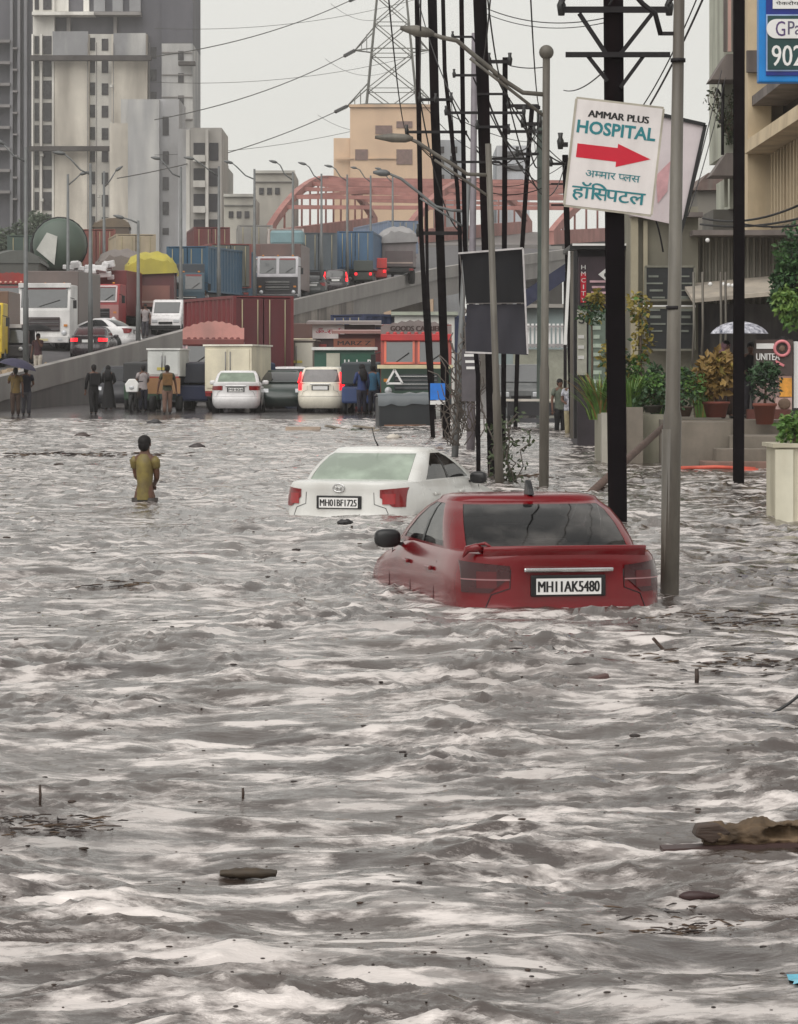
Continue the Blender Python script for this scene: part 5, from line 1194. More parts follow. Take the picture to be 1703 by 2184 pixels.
# blue notice on the thick pole, meter box, tangle of creeper at the pole feet
bs = thing('blue_sign', 'small bright blue notice board on the pole beside the orange lorry', 'sign', at(934, 840, 75.8), 0)
b = MB(); b.box((0, 0, .06), (.38, .04, .42)); b.build('panel', mat('blue_enamel', (40, 120, 214), .4, var=.12), bs); b = MB(); b.box((0, -.005, -.22), (.38, .05, .1)); b.build('lower_strip', M_WHT, bs)
def tangle(label, pts, Y, n, spread, m, name='creeper', r=.012, seed=3, cat='creeper', leaf=None):
    rn = random.Random(seed); b = MB(); lb = MB()
    for i in range(n):
        u, v = rn.choice(pts); p = at(u, v, Y) + Vector((rn.gauss(0, spread), rn.gauss(0, .15), 0)); seg = [p]
        for k in range(6): seg.append(seg[-1] + Vector((rn.gauss(0, .10), rn.gauss(0, .06), rn.uniform(.05, .28))))
        b.tube(seg, r, 4)
        if leaf:
            for q in seg:
                for _ in range(leaf): 
                    c = q + Vector((rn.gauss(0, .06), rn.gauss(0, .06), rn.gauss(0, .06))); a = Vector((rn.gauss(0, 1), rn.gauss(0, 1), rn.gauss(0, 1))).normalized() * .05; e_ = a.cross(Vector((rn.gauss(0, 1), rn.gauss(0, 1), 1))).normalized() * .03
                    lb.add([c - a, c + e_, c + a, c - e_], [(0, 1, 2, 3)])
    o = b.build(name, m); tag(o, label, cat)
    if leaf: lb.build('leaves', mat('dark_leaf', (58, 70, 42), .6, var=.4), o, recalc=False)
    return o
tangle('dry dark creeper tangle climbing the foot of the farther grey lamp', [(975, 950), (985, 900), (1000, 920), (1008, 860), (995, 800), (990, 840)], 62, 60, .12, mat('dry_twig', (88, 80, 74), .8, var=.3))
tangle('small leafy weeds at the foot of the leaning street lamp', [(1084, 1035), (1090, 1030), (1096, 1034)], 49.5, 9, .05, mat('dry_twig', (88, 80, 74)), leaf=5, seed=8)
mb_o = thing('notice_board', 'grey notice board with white lettering hung on the pole below the banner', 'sign', at(1004, 800, 57.5), 0)
b = MB(); b.box((0, 0, 0), (.34, .05, 1.0)); b.build('panel', mat('notice_grey', (84, 80, 84), .6, var=.2), mb_o)
for k in range(3): b = MB(); b.box((0, -.03, .38 - .12 * k), (.24 - .04 * k, .02, .05)); b.build('text_bar', M_WHT, mb_o)
# overhead wires on the right
WG = 'overhead wires of the street poles'
def ow(lab, a, c, s=.3, r=.012, n=16): return wire(lab, at(*a), at(*c), s, r, n, WG, name='overhead_wire', m=M_ROD)
ow('service wire sloping from the hospital pole arm to the upper right', (1388, 222, 36), (1512, -30, 30), .05, .012)
ow('second service wire beside the near lamp pole at the top', (1372, 225, 36), (1498, -30, 31), .08, .008)
ow('thin wire crossing the sky left of the hospital pole', (1203, 192, 60), (1292, 148, 36), .1, .01)
ow('wire pair crossing the sky above the ball topped lamp', (1040, 18, 70), (1290, 38, 60), .2, .012)
ow('lower wire across the sky above the ball topped lamp', (1040, 30, 70), (1290, 48, 60), .2, .010)
ow('faint level wire behind the ball topped lamp', (1087, 139, 75), (1165, 142, 75), .05, .014)
ow('steep wire from the cluster poles down to the far lamps', (890, -10, 76), (1000, 260, 60), .4, .014)
ow('wire falling from the thickest pole to the stacked arms', (1010, 165, 54), (1150, 390, 82), .3, .014)
ow('wire falling across the arch bridge behind the leaning pole', (1045, 225, 60), (1160, 410, 88), .3, .014)
ow('cable slung between the slim pole and the right building', (1500, 465, 60), (1703, 438, 52), .15, .022)
ow('second cable slung to the right building', (1495, 478, 60), (1720, 462, 52), .1, .022)
ow('third cable slung to the right building below the fins', (1588, 478, 50), (1730, 476, 48), .05, .018)
ow('hanging loop of pale cord below the faded sign', (1385, 455, 38), (1415, 537, 38), -.15, .012)
ow('drop wire beside the right building corner', (1540, 150, 60), (1460, 470, 40), .05, .010)
ow('second drop wire beside the right building corner', (1548, 165, 60), (1468, 460, 40), .12, .008)

for k, (u0, dx) in enumerate(((1200, -.75), (1300, .05), (1426, .7))):
    p = at(u0, 10, 35.8); b = MB(); b.tube(sag(p, (p.x + dx * .2, -12, p.z + 1.6), .5, 24), .014, 5); tag(b.build('overhead_wire', M_ROD), 'power line running from the %s of the hospital pole crossarm over the camera' % ('left end', 'middle', 'right end')[k], 'wire', WG)

rn = random.Random(41)
ends_a = [(896, 211, 76), (963, 212, 74), (868, 281, 76), (1118, 240, 56), (1025, 160, 56), (952, 240, 56), (1082, 200, 52), (1045, 131, 70), (1150, 225, 70), (990, 281, 76), (1065, 345, 52), (1008, 78, 56)]
for i in range(16):
    a = ends_a[i % 12]; c = rn.choice([(1150, 264, 84), (1206, 349, 79), (1176, 392, 79), (1104, 328, 84), (1140, 281, 88), (986, 497, 76), (1160, 300, 110)])
    tag(ow('dark cable sagging between the crossarms of the pole cluster', a, c, rn.uniform(.2, 1.3), rn.choice((.010, .014, .02))), group='cables tangled in the pole cluster')
for i in range(5):
    a = ends_a[i * 2]; tag(ow('dark cable running up out of the frame from the pole cluster', a, (a[0] + rn.uniform(-60, 40), -40, 40), rn.uniform(.1, .5), .012), group='cables running up from the pole cluster')
# ------------------------------------------------------------------ leaves
M_LEAF = mat('leaf_green', (74, 108, 44), .55, var=.45, scale=6); M_LEAFD = mat('leaf_dark_green', (48, 76, 44), .55, var=.45, scale=5)
M_LEAFY = mat('leaf_yellow', (132, 106, 56), .6, var=.3, scale=6); M_LEAFL = mat('leaf_lime', (100, 128, 56), .55, var=.35, scale=6); M_BARK = mat('bark', (88, 74, 62), .9, var=.4, scale=8)
M_LEAFFAR = mat('leaf_far', (84, 96, 78), .7, var=.35, scale=1.5)
def leaves(blobs, n, size, mats, parent, seed=1, name='crown', droop=.2):
    rn = random.Random(seed); b = MB()
    for (cx_, cy_, cz_, rr) in blobs:
        rx, ry, rz_ = rr if isinstance(rr, tuple) else (rr, rr, rr); mi0 = rn.randrange(len(mats))
        for i in range(n):
            d = Vector((rn.gauss(0, 1), rn.gauss(0, 1), rn.gauss(0, 1))).normalized() * rn.uniform(.35, 1.05) ** .6
            c = Vector((cx_ + d.x * rx, cy_ + d.y * ry, cz_ + d.z * rz_)); a = Vector((rn.gauss(0, 1), rn.gauss(0, 1), rn.gauss(0, .7) - droop)).normalized()
            e_ = a.cross(Vector((rn.gauss(0, 1), rn.gauss(0, 1), rn.gauss(0, 1)))).normalized(); s = size * rn.uniform(.6, 1.3); nn = a.cross(e_)
            b.add([c, c + a * s * .5 + e_ * s * .28 + nn * s * .1, c + a * s, c + a * s * .5 - e_ * s * .28 + nn * s * .1], [(0, 1, 2), (0, 2, 3)], mi0 if rn.random() < .7 else rn.randrange(len(mats)))
    return b.build(name, mats, parent, recalc=False)
def blades(parent, n, h, spread, mats, seed=1, name='foliage', wid=.03, bend=.5):
    rn = random.Random(seed); b = MB()
    for i in range(n):
        a = rn.uniform(0, 6.283); r0 = rn.uniform(0, spread * .35); hh = h * rn.uniform(.55, 1.1); out = spread * rn.uniform(.3, 1.1); p0 = Vector((r0 * math.cos(a), r0 * math.sin(a) * .6, 0)); s_ = Vector((-math.sin(a), math.cos(a), 0)) * wid * rn.uniform(.7, 1.3)
        rows = []
        for k in range(5):
            t = k / 4; p = p0 + Vector((math.cos(a) * out * t ** 1.5, math.sin(a) * out * t ** 1.5 * .7, hh * (t - bend * t * t * .6))); w_ = 1 - t * .9; rows.append([p - s_ * w_, p + s_ * w_])
        b.grid(rows, rn.randrange(len(mats)), smooth=False)
    return b.build(name, mats, parent, recalc=False)
# ------------------------------------------------------------------ the right hand building
C_OCH = conc('ochre_render', (206, 188, 158), .12, dirt=(150, 130, 104), amt=.6, scale=.8); C_OCHD = conc('dark_ochre_render', (150, 134, 112), .2, dirt=(92, 82, 72), amt=.7, scale=.9)
C_CHA = conc('stained_ledge', (120, 112, 108), .2, dirt=(70, 62, 60), amt=.7, scale=1.0); C_GRN = conc('greenish_render', (176, 178, 164), .15, dirt=(110, 108, 96), amt=.6, scale=1.0)
bd = thing('corner_building', 'ochre corner building with vertical fins and stained ledges at the right edge', 'building', (0, 0, 0))
def box3(name, m, root, x0, x1, y0, y1, z0, z1, bevel=0):
    b = MB(); b.box(((x0 + x1) / 2, (y0 + y1) / 2, (z0 + z1) / 2), (x1 - x0, y1 - y0, z1 - z0)); return b.build(name, m, root, bevel=bevel)
FX = at(1646, 0, 78).x
box3('wall', conc('deep_recess', (66, 56, 48), .3, dirt=(40, 34, 30), amt=.7, scale=1.0), bd, FX + .35, FX + 9, 64, 79, 3.2, 14)  # shade in the gaps between the fins is painted into this dark wall
box3('column', C_OCH, bd, at(1592, 0, 78).x, at(1642, 0, 78).x, 77.6, 79, 0, 14)
box3('cross_beam', C_CHA, bd, at(1590, 0, 78).x - .02, at(1644, 0, 78).x + .02, 77.4, 77.59, at(0, 158, 78).z, at(0, 112, 78).z)
zf0, zf1, zu = at(0, 480, 76).z, at(0, 320, 76).z, at(0, 215, 76).z
for k in range(16):
    y = 77.2 - .62 * k
    box3('fin', C_OCH, bd, FX - .10, FX + .345, y - .09, y + .09, zf0, zf1)
    box3('fin', C_OCH, bd, FX - .05, FX + .345, y - .07, y + .07, zu + .35, zu + 2.4)
b = MB(); b.prism([(FX - .75, 0), (FX + .34, 0), (FX + .34, .75), (FX - .72, .35)], (0, 66, zf1 + .02), X3, Z3, (0, 11.6, 0)); b.build('ledge', C_OCH, bd)
b = MB(); b.prism([(FX - .55, 0), (FX + .34, 0), (FX + .34, .3), (FX - .55, .25)], (0, 66, zu + .02), X3, Z3, (0, 11.6, 0)); b.build('ledge', C_CHA, bd)
box3('sill_band', C_OCHD, bd, FX - .15, FX + .34, 66, 77.5, zf0 - .55, zf0 - .05)
box3('return_wall', C_OCHD, bd, FX - .04, FX + .345, 78.3, 79, 2, 14)
gx0, gx1 = at(1546, 0, 82).x, at(1600, 0, 82).x
box3('side_wall', C_GRN, bd, gx0, gx1 + .4, 82, 86, at(0, 330, 82).z, 14)
box3('side_wall', C_GRN, bd, gx0 + .2, gx1 + .4, 82.4, 86, at(0, 442, 82).z, at(0, 372, 82).z)
for va, vb in ((172, 118), (376, 328)):
    x0 = at(1514, 0, 81).x; z0, z1 = at(0, va, 81).z, at(0, vb, 81).z
    b = MB(); b.prism([(x0, z0), (gx1 + .3, z0), (gx1 + .3, z1), (x0 + .42, z1)], (0, 80.6, 0), X3, Z3, (0, 1.35, 0)); b.build('ledge', C_CHA, bd)
for i in range(5): u = 1541 + i * 9; p = at(u, 0, 82); box3('railing_post', conc('pinkish_pillar', (196, 160, 150)) if i % 2 else C_CHA, bd, p.x - .045, p.x + .045, 81.2, 81.3, at(0, 116, 82).z, at(0, -50, 82).z)
b = MB(); b.tube([at(1543, 176, 81.5), at(1542, 250, 81.5), at(1542, 330, 81.5)], .045, 7); b.build('drain_pipe', M_ROD, bd)
b = MB(); b.bar(at(1542, 208, 81.4), at(1531, 190, 81.4), .06); b.bar(at(1542, 256, 81.4), at(1533, 259, 81.4), .09); b.build('bracket', M_ROD, bd)
tangle('small dark plant growing on the ledge of the ochre building', [(1560, 300), (1565, 290), (1558, 275)], 81.8, 18, .07, M_BARK, leaf=6, seed=5, name='ledge_plant', cat='plant')
box3('lower_storey', conc('dim_wall', (86, 84, 78), .2, scale=.8), bd, gx0 - .2, gx1 + .8, 83, 86, 2, at(0, 442, 82).z)
for i in range(4): p = at(1548 + i * 12, 0, 82); box3('post', C_GRN, bd, p.x - .05, p.x + .05, 81.8, 81.9, at(0, 442, 82).z, at(0, 376, 82).z)
lh = thing('tiled_house', 'small tiled roof house far behind the faded sign', 'house', (0, 0, 0))
b = MB(); a, c = at(1478, 405, 110), at(1545, 400, 110); zr = at(0, 368, 110).z; b.prism([(a.x, a.z), (c.x + 1, a.z), (c.x + 1, zr), ((a.x + c.x) / 2, zr)], (0, 110, 0), X3, Z3, (0, 5, 0)); b.build('roof', conc('old_tile', (104, 88, 82), .3, scale=2), lh); box3('wall', conc('dim_plaster', (128, 124, 116)), lh, a.x + .2, c.x + .9, 110.3, 115, 0, a.z)
# ------------------------------------------------------------------ shops behind the platform
sh = thing('ribbed_shop', 'dim grey shop front with ribbed sheet wall behind the platform', 'shop', (0, 0, 0))
YS = 68.5
C_SH = conc('shop_wall', (132, 128, 114), .15, dirt=(84, 80, 72), amt=.7, scale=.8)
part('wall', C_SH, sh, 1345, 1490, 440, 905, YS, 6, z0=0)
part('pilaster', conc('beige_pilaster', (158, 150, 130), scale=.8), sh, 1347, 1362, 455, 900, YS - .25, .24); part('pilaster', conc('beige_pilaster', (158, 150, 130)), sh, 1373, 1382, 470, 700, YS - .2, .19)
part('beam', C_CHA, sh, 1345, 1500, 452, 462, YS - .4, .39)
b = MB(); rows = []
p0, p1 = at(1488, 0, YS).x, at(1760, 0, YS).x
for i in range(81): x = p0 + (p1 - p0) * i / 80; y = YS + .3 + .05 * (1 if (i // 2) % 2 else -1); rows.append([Vector((x, y, at(0, 760, YS).z)), Vector((x, y, at(0, 502, YS).z))])
b.grid(rows, smooth=False); b.build('ribbed_sheet', conc('ribbed_sheet_paint', (140, 136, 126), .15, dirt=(96, 88, 78), amt=.7, scale=1.2), sh)
part('roof_slab', C_CHA, sh, 1480, 1770, 490, 501, YS - .9, 6)
b = MB(); b.prism([(at(1480, 0, 66).x, 0), (at(1760, 0, 66).x, .25), (at(1760, 0, 66).x, .35), (at(1480, 0, 66).x, .08)], (0, 66.2, at(0, 645, 66).z), X3, Z3, (0, 2.2, .4)); b.build('awning', conc('awning_sheet', (176, 166, 152), .15, scale=1), sh)
part('dark_interior', conc('dark_shutter', (70, 68, 70), .25, scale=2), sh, 1488, 1770, 648, 900, YS + .1, 1.5, z0=0)  # solid slab coloured with the shade of the shop interior
for u in (1480, 1499, 1538, 1548): b = MB(); b.tube([at(u, 580, 66), at(u + 1, 700, 66), at(u - 8 + (u - 1480) * .05, 880, 66)], .028, 7); b.build('pipe', M_GRN, sh)
for u, v in ((1516, 606), (1545, 606), (1555, 608), (1564, 609), (1510, 512)): b = MB(); b.ball(at(u, v, 66.5), .05, 8, 6); b.build('bulb', M_WHT, sh)
mbo = thing('menu_board', 'large black menu board with faint writing on the shop wall', 'menu board', at(1428, 655, YS - .45), 0); c0 = at(1428, 655, YS - .45)
M_MENU = mat('menu_black', (26, 28, 30), .5, var=.3)
for (u0, u1, v0, v1) in ((1377, 1482, 568, 640), (1377, 1482, 656, 746)):
    p, q = at(u0, v1, YS - .45) - c0, at(u1, v0, YS - .45) - c0; b = MB(); b.box(((p.x + q.x) / 2, 0, (p.z + q.z) / 2), (q.x - p.x, .06, q.z - p.z)); po = b.build('panel', M_MENU, mbo)
    b = MB()
    for a, c in (((p.x, p.z), (q.x, p.z)), ((q.x, p.z), (q.x, q.z)), ((q.x, q.z), (p.x, q.z)), ((p.x, q.z), (p.x, p.z))): b.bar((a[0], -.03, a[1]), (c[0], -.03, c[1]), .05)
    b.build('frame', mat('menu_frame', (110, 108, 96), .5), po)
rn = random.Random(31)
for i in range(16): b = MB(); b.box((-.30 + .62 * (i % 2) + rn.uniform(-.06, .06), -.04, .70 - .16 * (i // 2) - (.12 if i > 7 else 0)), (rn.uniform(.2, .42), .02, rn.uniform(.03, .07))); b.build('text_bar', mat('chalk_grey', (112, 116, 108), .8, var=.3), mbo)
b = MB(); b.box((0, -.02, .02), (1.2, .04, .05)); b.build('light_strip', M_WHT, mbo)
# tea kiosk with red lettered sign
ks = thing('tea_kiosk', 'dark framed kiosk with vertical red sign behind the hospital pole', 'kiosk', (0, 0, 0)); YK = 70.0
part('roof', M_BLK, ks, 1216, 1345, 522, 531, YK - .2, 3); part('roof_edge', M_WHT, ks, 1222, 1345, 519, 523.5, YK - .3, .09)
part('wall', mat('kiosk_dark', (52, 46, 52), .6, var=.3), ks, 1232, 1345, 531, 900, YK + .3, 2.5, z0=0)
sg = part('sign_board', mat('sign_plum', (62, 48, 56), .5, var=.2), ks, 1235, 1345, 547, 652, YK + .1, .15); part('red_strip', M_SRED, ks, 1239, 1251, 582, 645, YK + .06, .035)
for i, ch in enumerate('HMCITY'): lettering(ch, at(1240.5 if ch != 'I' else 1244, 574 + i * 14, YK + .055), X3, Z3, .10 if ch != 'I' else .025, .10, M_WHT, ks)
b = MB(); b.prism([(-.22, 0), (0, .18), (.22, 0), (0, -.18)], at(1297, 585, YK + .06), X3, Z3, (0, .03, 0)); b.build('diamond_mark', M_WHT, ks); b = MB(); b.ball(at(1297, 586, YK + .05), (.09, .02, .07), 10, 6); b.build('diamond_centre', M_BLK, ks)
for i, (v, w_) in enumerate(((600, .4), (612, .3), (624, .34))): b = MB(); b.box(at(1277, v, YK + .08), (w_, .03, .05)); b.build('text_bar', mat('rosy_text', (196, 160, 168), .5), ks)
part('lower_panel', mat('pale_panel', (176, 176, 164), .6, var=.2), ks, 1232, 1252, 660, 800, YK + .2, .08); part('lower_panel', mat('greenish_panel', (110, 124, 114), .6, var=.25), ks, 1256, 1292, 660, 860, YK + .2, .08)
lettering('S', at(1235, 690, YK + .18), X3, Z3, .14, .24, M_INK, ks)
for i in range(3): b = MB(); b.box(at(1240, 718 + 22 * i, YK + .19), (.14, .02, .08)); b.build('text_bar', M_WHT, ks)
for i in range(9): b = MB(); b.box(at(1273, 680 + 19 * i, YK + .19), (.24 - .05 * (i % 3), .02, .09)); b.build('text_bar', mat('pale_green_ink', (176, 190, 176), .6), ks)
for u, c in ((1212, M_WHT), (1220, M_GRN), (1228, M_BLK)): b = MB(); b.bar(at(u + (4 if u < 1215 else 0), 535, YK - .4), at(u - (6 if u < 1215 else 0), 735 if u < 1215 else 935, YK - .4), .07); b.build('post', c, ks)
nv = thing('ramp_shade_sheet', 'dark blue sheet painted as the shaded ramp side beside the kiosk', 'awning', (0, 0, 0))
b = MB(); P_ = [at(1118, 620, 92), at(1206, 562, 92), at(1206, 598, 92), at(1118, 658, 92)]; b.add(P_ + [p + Vector((0, .08, .0)) for p in P_], [(0, 1, 2, 3), (7, 6, 5, 4), (0, 4, 5, 1), (1, 5, 6, 2), (2, 6, 7, 3), (3, 7, 4, 0)]); b.build('sheet', mat('navy_sheet', (44, 48, 72), .5, var=.25), nv)  # navy sheet added for the far ramp side, its shade painted as colour
b = MB(); b.tube([at(1206, 580, 92.2), at(1206, 840, 92.2)], .05, 6); b.build('post', M_ROD, nv)
gtr = thing('picket_gate', 'pale picket gate and sheds behind the pole cluster', 'gate', (0, 0, 0))
for i in range(13): u = 1098 + 9 * i; part('picket', M_WHT, gtr, u, u + 5, 690, 742, 112, .08)
part('rail', mat('gate_rail', (150, 146, 146), .6), gtr, 1095, 1215, 733, 739, 111.8, .1); part('rail', mat('gate_rail', (150, 146, 146), .6), gtr, 1095, 1215, 694, 698, 111.8, .1)
part('lower_sheet', mat('gate_sheet', (150, 150, 136), .7, var=.2), gtr, 1095, 1215, 745, 868, 112, .1)
shd = thing('low_shed', 'long grey green shed behind the picket gate', 'shed', (0, 0, 0)); part('wall', conc('teal_grey_wall', (138, 150, 150), scale=.6), shd, 1060, 1240, 655, 880, 122, 6, z0=0); part('roof', conc('shed_roof', (150, 146, 140)), shd, 1055, 1245, 648, 656, 121.5, 7)
# ------------------------------------------------------------------ platform, steps and planters
M_STONE = conc('wet_stone', (122, 114, 104), .2, dirt=(82, 78, 66), amt=.6, scale=1.5); M_STONE2 = conc('red_stone', (132, 104, 94), .2, dirt=(90, 84, 72), amt=.6, scale=1.5)
pf = thing('shop_platform', 'stone platform with three steps rising from the flood at right', 'platform', (0, 0, 0))
xs0, xs1 = at(1424, 0, 59).x, at(1790, 0, 59).x
box3('platform', M_STONE, pf, xs0, xs1, 59.9, 70, -.8, .94); box3('side_wall', M_STONE, pf, xs0, at(1552, 0, 59).x, 58.4, 59.89, -.8, .92)
xr = at(1655, 0, 59).x + .6
for i, (u0, z1) in enumerate(((1497, .18), (1526, .42), (1554, .66))): box3('step', M_STONE2 if i == 0 else M_STONE, pf, at(u0, 0, 58.4).x if i == 2 else at(u0, 0, 58).x, xr, 57.3 + .42 * i, (58.39 if i < 2 else 59.88), -.8, z1, bevel=.015)
pl = thing('low_planter', 'long concrete planter wall left of the steps', 'planter', (0, 0, 0))
box3('wall', conc('planter_concrete', (140, 136, 122), .2, dirt=(88, 88, 70), amt=.7, scale=1.2), pl, at(1284, 0, 61).x, at(1418, 0, 61).x, 60.9, 63.2, -.7, at(0, 884, 61).z); box3('pier', conc('planter_pier', (164, 160, 150), .15, scale=1.2), pl, at(1284, 0, 60.6).x, at(1297, 0, 60.6).x, 60.5, 60.89, -.7, at(0, 880, 61).z)
box3('pier', M_STONE, pl, at(1338, 0, 60.6).x, at(1372, 0, 60.6).x, 60.55, 60.89, -.7, at(0, 868, 61).z)
pl2 = thing('tall_planter', 'square pale concrete planter standing in the flood at the right edge', 'planter', (0, 0, 0))
zt = at(0, 955, 37).z; x0 = at(1657, 0, 37).x; C_PL = conc('pale_planter', (190, 184, 164), .12, dirt=(132, 124, 100), amt=.6, scale=1.5)
b = MB(); b.box((x0 + .55, 37.5, (zt - .7) / 2), (1.1, 1.05, zt + .7)); b.build('box', C_PL, pl2, bevel=.01)
box3('lit_face_strip', conc('lit_panel', (206, 202, 184), .1, dirt=(160, 150, 124), amt=.5, scale=1.5), pl2, x0 - .02, x0 + .20, 36.94, 36.972, -.7, zt - .02); box3('rim', C_PL, pl2, x0 - .05, x0 + 1.15, 36.93, 38.07, zt + .003, zt + .05)  # paler front strip: the planter's lit left face painted in as colour
def pot_plant(label, u, v, Y, pot_h, pot_r, potc, name='potted_plant', kind_='blades', h=.8, spread=.5, n=60, mats=None, seed=1, group='plants on the platform', wid=.03, blobs=None, size=.1):
    p = at(u, v, Y); t = thing(name, label, 'plant', p, 0, group)
    if pot_h: b = MB(); b.tube([(0, 0, 0), (0, 0, pot_h * .85), (0, 0, pot_h * .85), (0, 0, pot_h)], [pot_r * .75, pot_r, pot_r * 1.1, pot_r * 1.1], 16); b.build('pot', pmat(*potc, .8), t)
    if kind_ == 'blades': o = blades(t, n, h, spread, mats or [M_LEAF], seed, wid=wid)
    else:
        b = MB(); b.tube([(0, 0, pot_h * .9), (0.02, 0, pot_h + h * .3), (0, 0, pot_h + h * .6)], [.03, .025, .015], 6); b.build('stem', M_BARK, t); o = leaves(blobs, n, size, mats or [M_LEAF], t, seed, 'foliage')
    if kind_ == 'blades': o.location.z = pot_h * .95
    return t
pot_plant('long bladed green plant at the left end of the low planter', 1345, 888, 61.8, 0, 0, (0, 0, 0), h=1.15, spread=.75, n=220, mats=[M_LEAF, M_LEAFL], seed=2, wid=.03)
pot_plant('yellowing palm left of the hospital pole in the low planter', 1282, 895, 62.4, 0, 0, (0, 0, 0), h=1.3, spread=.7, n=200, mats=[M_LEAFY, M_LEAF, M_LEAFL], seed=4, wid=.035)
pot_plant('dark leafy bush between the hospital pole and near lamp pole', 1393, 880, 61.6, .15, .2, (70, 66, 60), kind_='leaves', blobs=[(-.15, 0, .30, .32), (.2, 0, .42, .3), (0, 0, .6, .22)], n=170, mats=[M_LEAFD, M_LEAF], size=.12, seed=6)
pot_plant('green bush just right of the near lamp pole on the platform', 1455, 888, 60.6, .2, .22, (84, 66, 56), kind_='leaves', blobs=[(0, 0, .4, .35), (.25, 0, .6, .3), (-.1, 0, .8, .25)], n=190, mats=[M_LEAF, M_LEAFD, M_LEAFL], size=.12, seed=7)
pot_plant('broad yellow leaved plant with pink stems beside the slim pole', 1528, 890, 60.8, .32, .26, (120, 60, 48), kind_='leaves', blobs=[(-.05, 0, .85, (.42, .3, .3)), (.1, 0, 1.1, (.38, .3, .25)), (-.12, 0, .62, (.3, .2, .16))], n=230, mats=[M_LEAFY, M_LEAFY, mat('leaf_olive', (132, 118, 50), .6, var=.3)], size=.2, seed=8, h=1.0)
pot_plant('round dark potted bush in front of the lettered stall', 1632, 905, 59.6, .42, .22, (128, 66, 50), kind_='leaves', blobs=[(0, 0, .78, .32), (.1, 0, 1.02, .25), (-.12, 0, 1.0, .22)], n=260, mats=[M_LEAFD, mat('leaf_black_green', (38, 52, 38), .6, var=.4)], size=.11, seed=9)
t_ = pot_plant('tall thin bamboo like plant against the menu board', 1366, 888, 63.5, 0, 0, (0, 0, 0), kind_='leaves', blobs=[(-.1, 0, .9, (.16, .16, .4)), (.05, 0, 1.6, (.2, .2, .5)), (-.05, 0, 2.3, (.28, .2, .35))], n=130, mats=[M_LEAFD, mat('leaf_olive', (132, 118, 50)), M_LEAF], size=.15, seed=10, h=3.6)
pot_plant('young sapling with olive leaves in front of the red lettered kiosk', 1262, 890, 66, 0, 0, (0, 0, 0), kind_='leaves', blobs=[(0, 0, 2.3, (.3, .25, .25)), (.1, 0, 2.6, (.2, .2, .2))], n=170, mats=[mat('leaf_olive', (132, 118, 50)), M_LEAFD], size=.13, seed=12, h=4.2)
pot_plant('lime green plant growing in the tall planter', 1693, 955, 37.4, 0, 0, (0, 0, 0), kind_='leaves', blobs=[(0, 0, .12, .2), (.12, 0, .3, .2), (-.08, 0, .28, .13), (.3, 0, .2, .22)], n=150, mats=[M_LEAFL, M_LEAF], size=.09, seed=13, h=.3)
pot_plant('tall arching grass clump at the right end of the low planter', 1408, 886, 62.5, 0, 0, (0, 0, 0), h=1.1, spread=.5, n=110, mats=[M_LEAF, M_LEAFD, M_LEAFL], seed=32, wid=.02)
pot_plant('slender yellow green cane plant behind the yellow leaved plant', 1500, 890, 63.5, 0, 0, (0, 0, 0), h=1.5, spread=.55, n=90, mats=[M_LEAFY, M_LEAF], seed=33, wid=.025)
pot_plant('low dark fern under the menu board', 1425, 890, 65, .2, .2, (64, 56, 50), kind_='leaves', blobs=[(0, 0, .5, .4), (.3, 0, .8, .3), (-.3, 0, .9, .3)], n=200, mats=[M_LEAFD], size=.13, seed=34)
pot_plant('dense dark shrub between the kiosk and the hospital pole', 1318, 886, 64, 0, 0, (0, 0, 0), kind_='leaves', blobs=[(0, 0, .5, .42), (.2, 0, 1.0, .35), (-.1, 0, 1.3, .3)], n=240, mats=[M_LEAFD, mat('leaf_olive', (132, 118, 50))], size=.13, seed=35)
tr = thing('street_tree', 'bright green tree overhanging the right edge in front of the ribbed wall', 'tree', (at(1722, 0, 55).x, 55, -.4))
bx = tr.location; T_ = lambda u, v, dy=0: tuple(at(u, v, 55 + dy) - Vector(bx))
b = MB(); b.tube([(0, 0, 0), (.02, 0, 1.5), (-.05, 0, 2.6), T_(1705, 560)], [.13, .11, .08, .03], 9); b.build('trunk', M_BARK, tr)
for uu, vv in ((1672, 600), (1690, 540), (1668, 660)): b = MB(); b.tube([(-.03, 0, 2.3), T_(1700, (600 + vv) / 2 + 20), T_(uu, vv)], [.05, .03, .012], 6); b.build('limb', M_BARK, tr)
leaves([T_(1672, 600) + (.24,), T_(1690, 545) + (.36,), T_(1664, 640) + (.16,), T_(1700, 590) + (.4,), T_(1720, 520) + (.5,), T_(1740, 600) + (.5,)], 330, .13, [M_LEAFD, M_LEAFD, mat('leaf_mid', (62, 96, 48), .55, var=.4)], tr, 21, 'crown')
leaves([T_(1683, 640, -.3) + (.26,), T_(1700, 668, -.3) + (.28,), T_(1668, 632, -.2) + (.12,), T_(1725, 660) + (.35,)], 240, .13, [M_LEAFL, M_LEAF], tr, 22, 'crown', droop=.8)
ft = thing('far_tree', 'hazy green tree at the foot of the dark tower behind the lorries', 'tree', at(75, 530, 300) * 1.0)
fb = ft.location; F_ = lambda u, v: tuple(at(u, v, 300) - Vector(fb))
b = MB(); b.tube([(0, 0, -9), (0, 0, -3), F_(78, 500)], [.35, .3, .12], 8); b.build('trunk', M_BARK, ft)
leaves([F_(40, 505) + (1.5,), F_(75, 485) + (1.7,), F_(100, 490) + (1.3,), F_(118, 510) + (1.1,), F_(20, 520) + (1.4,), F_(70, 515) + (1.9,), F_(88, 472) + (.8,), F_(-10, 512) + (1.5,)], 420, .42, [M_LEAFFAR, mat('leaf_far_dark', (64, 76, 62), .7, var=.35)], ft, 23, 'crown')
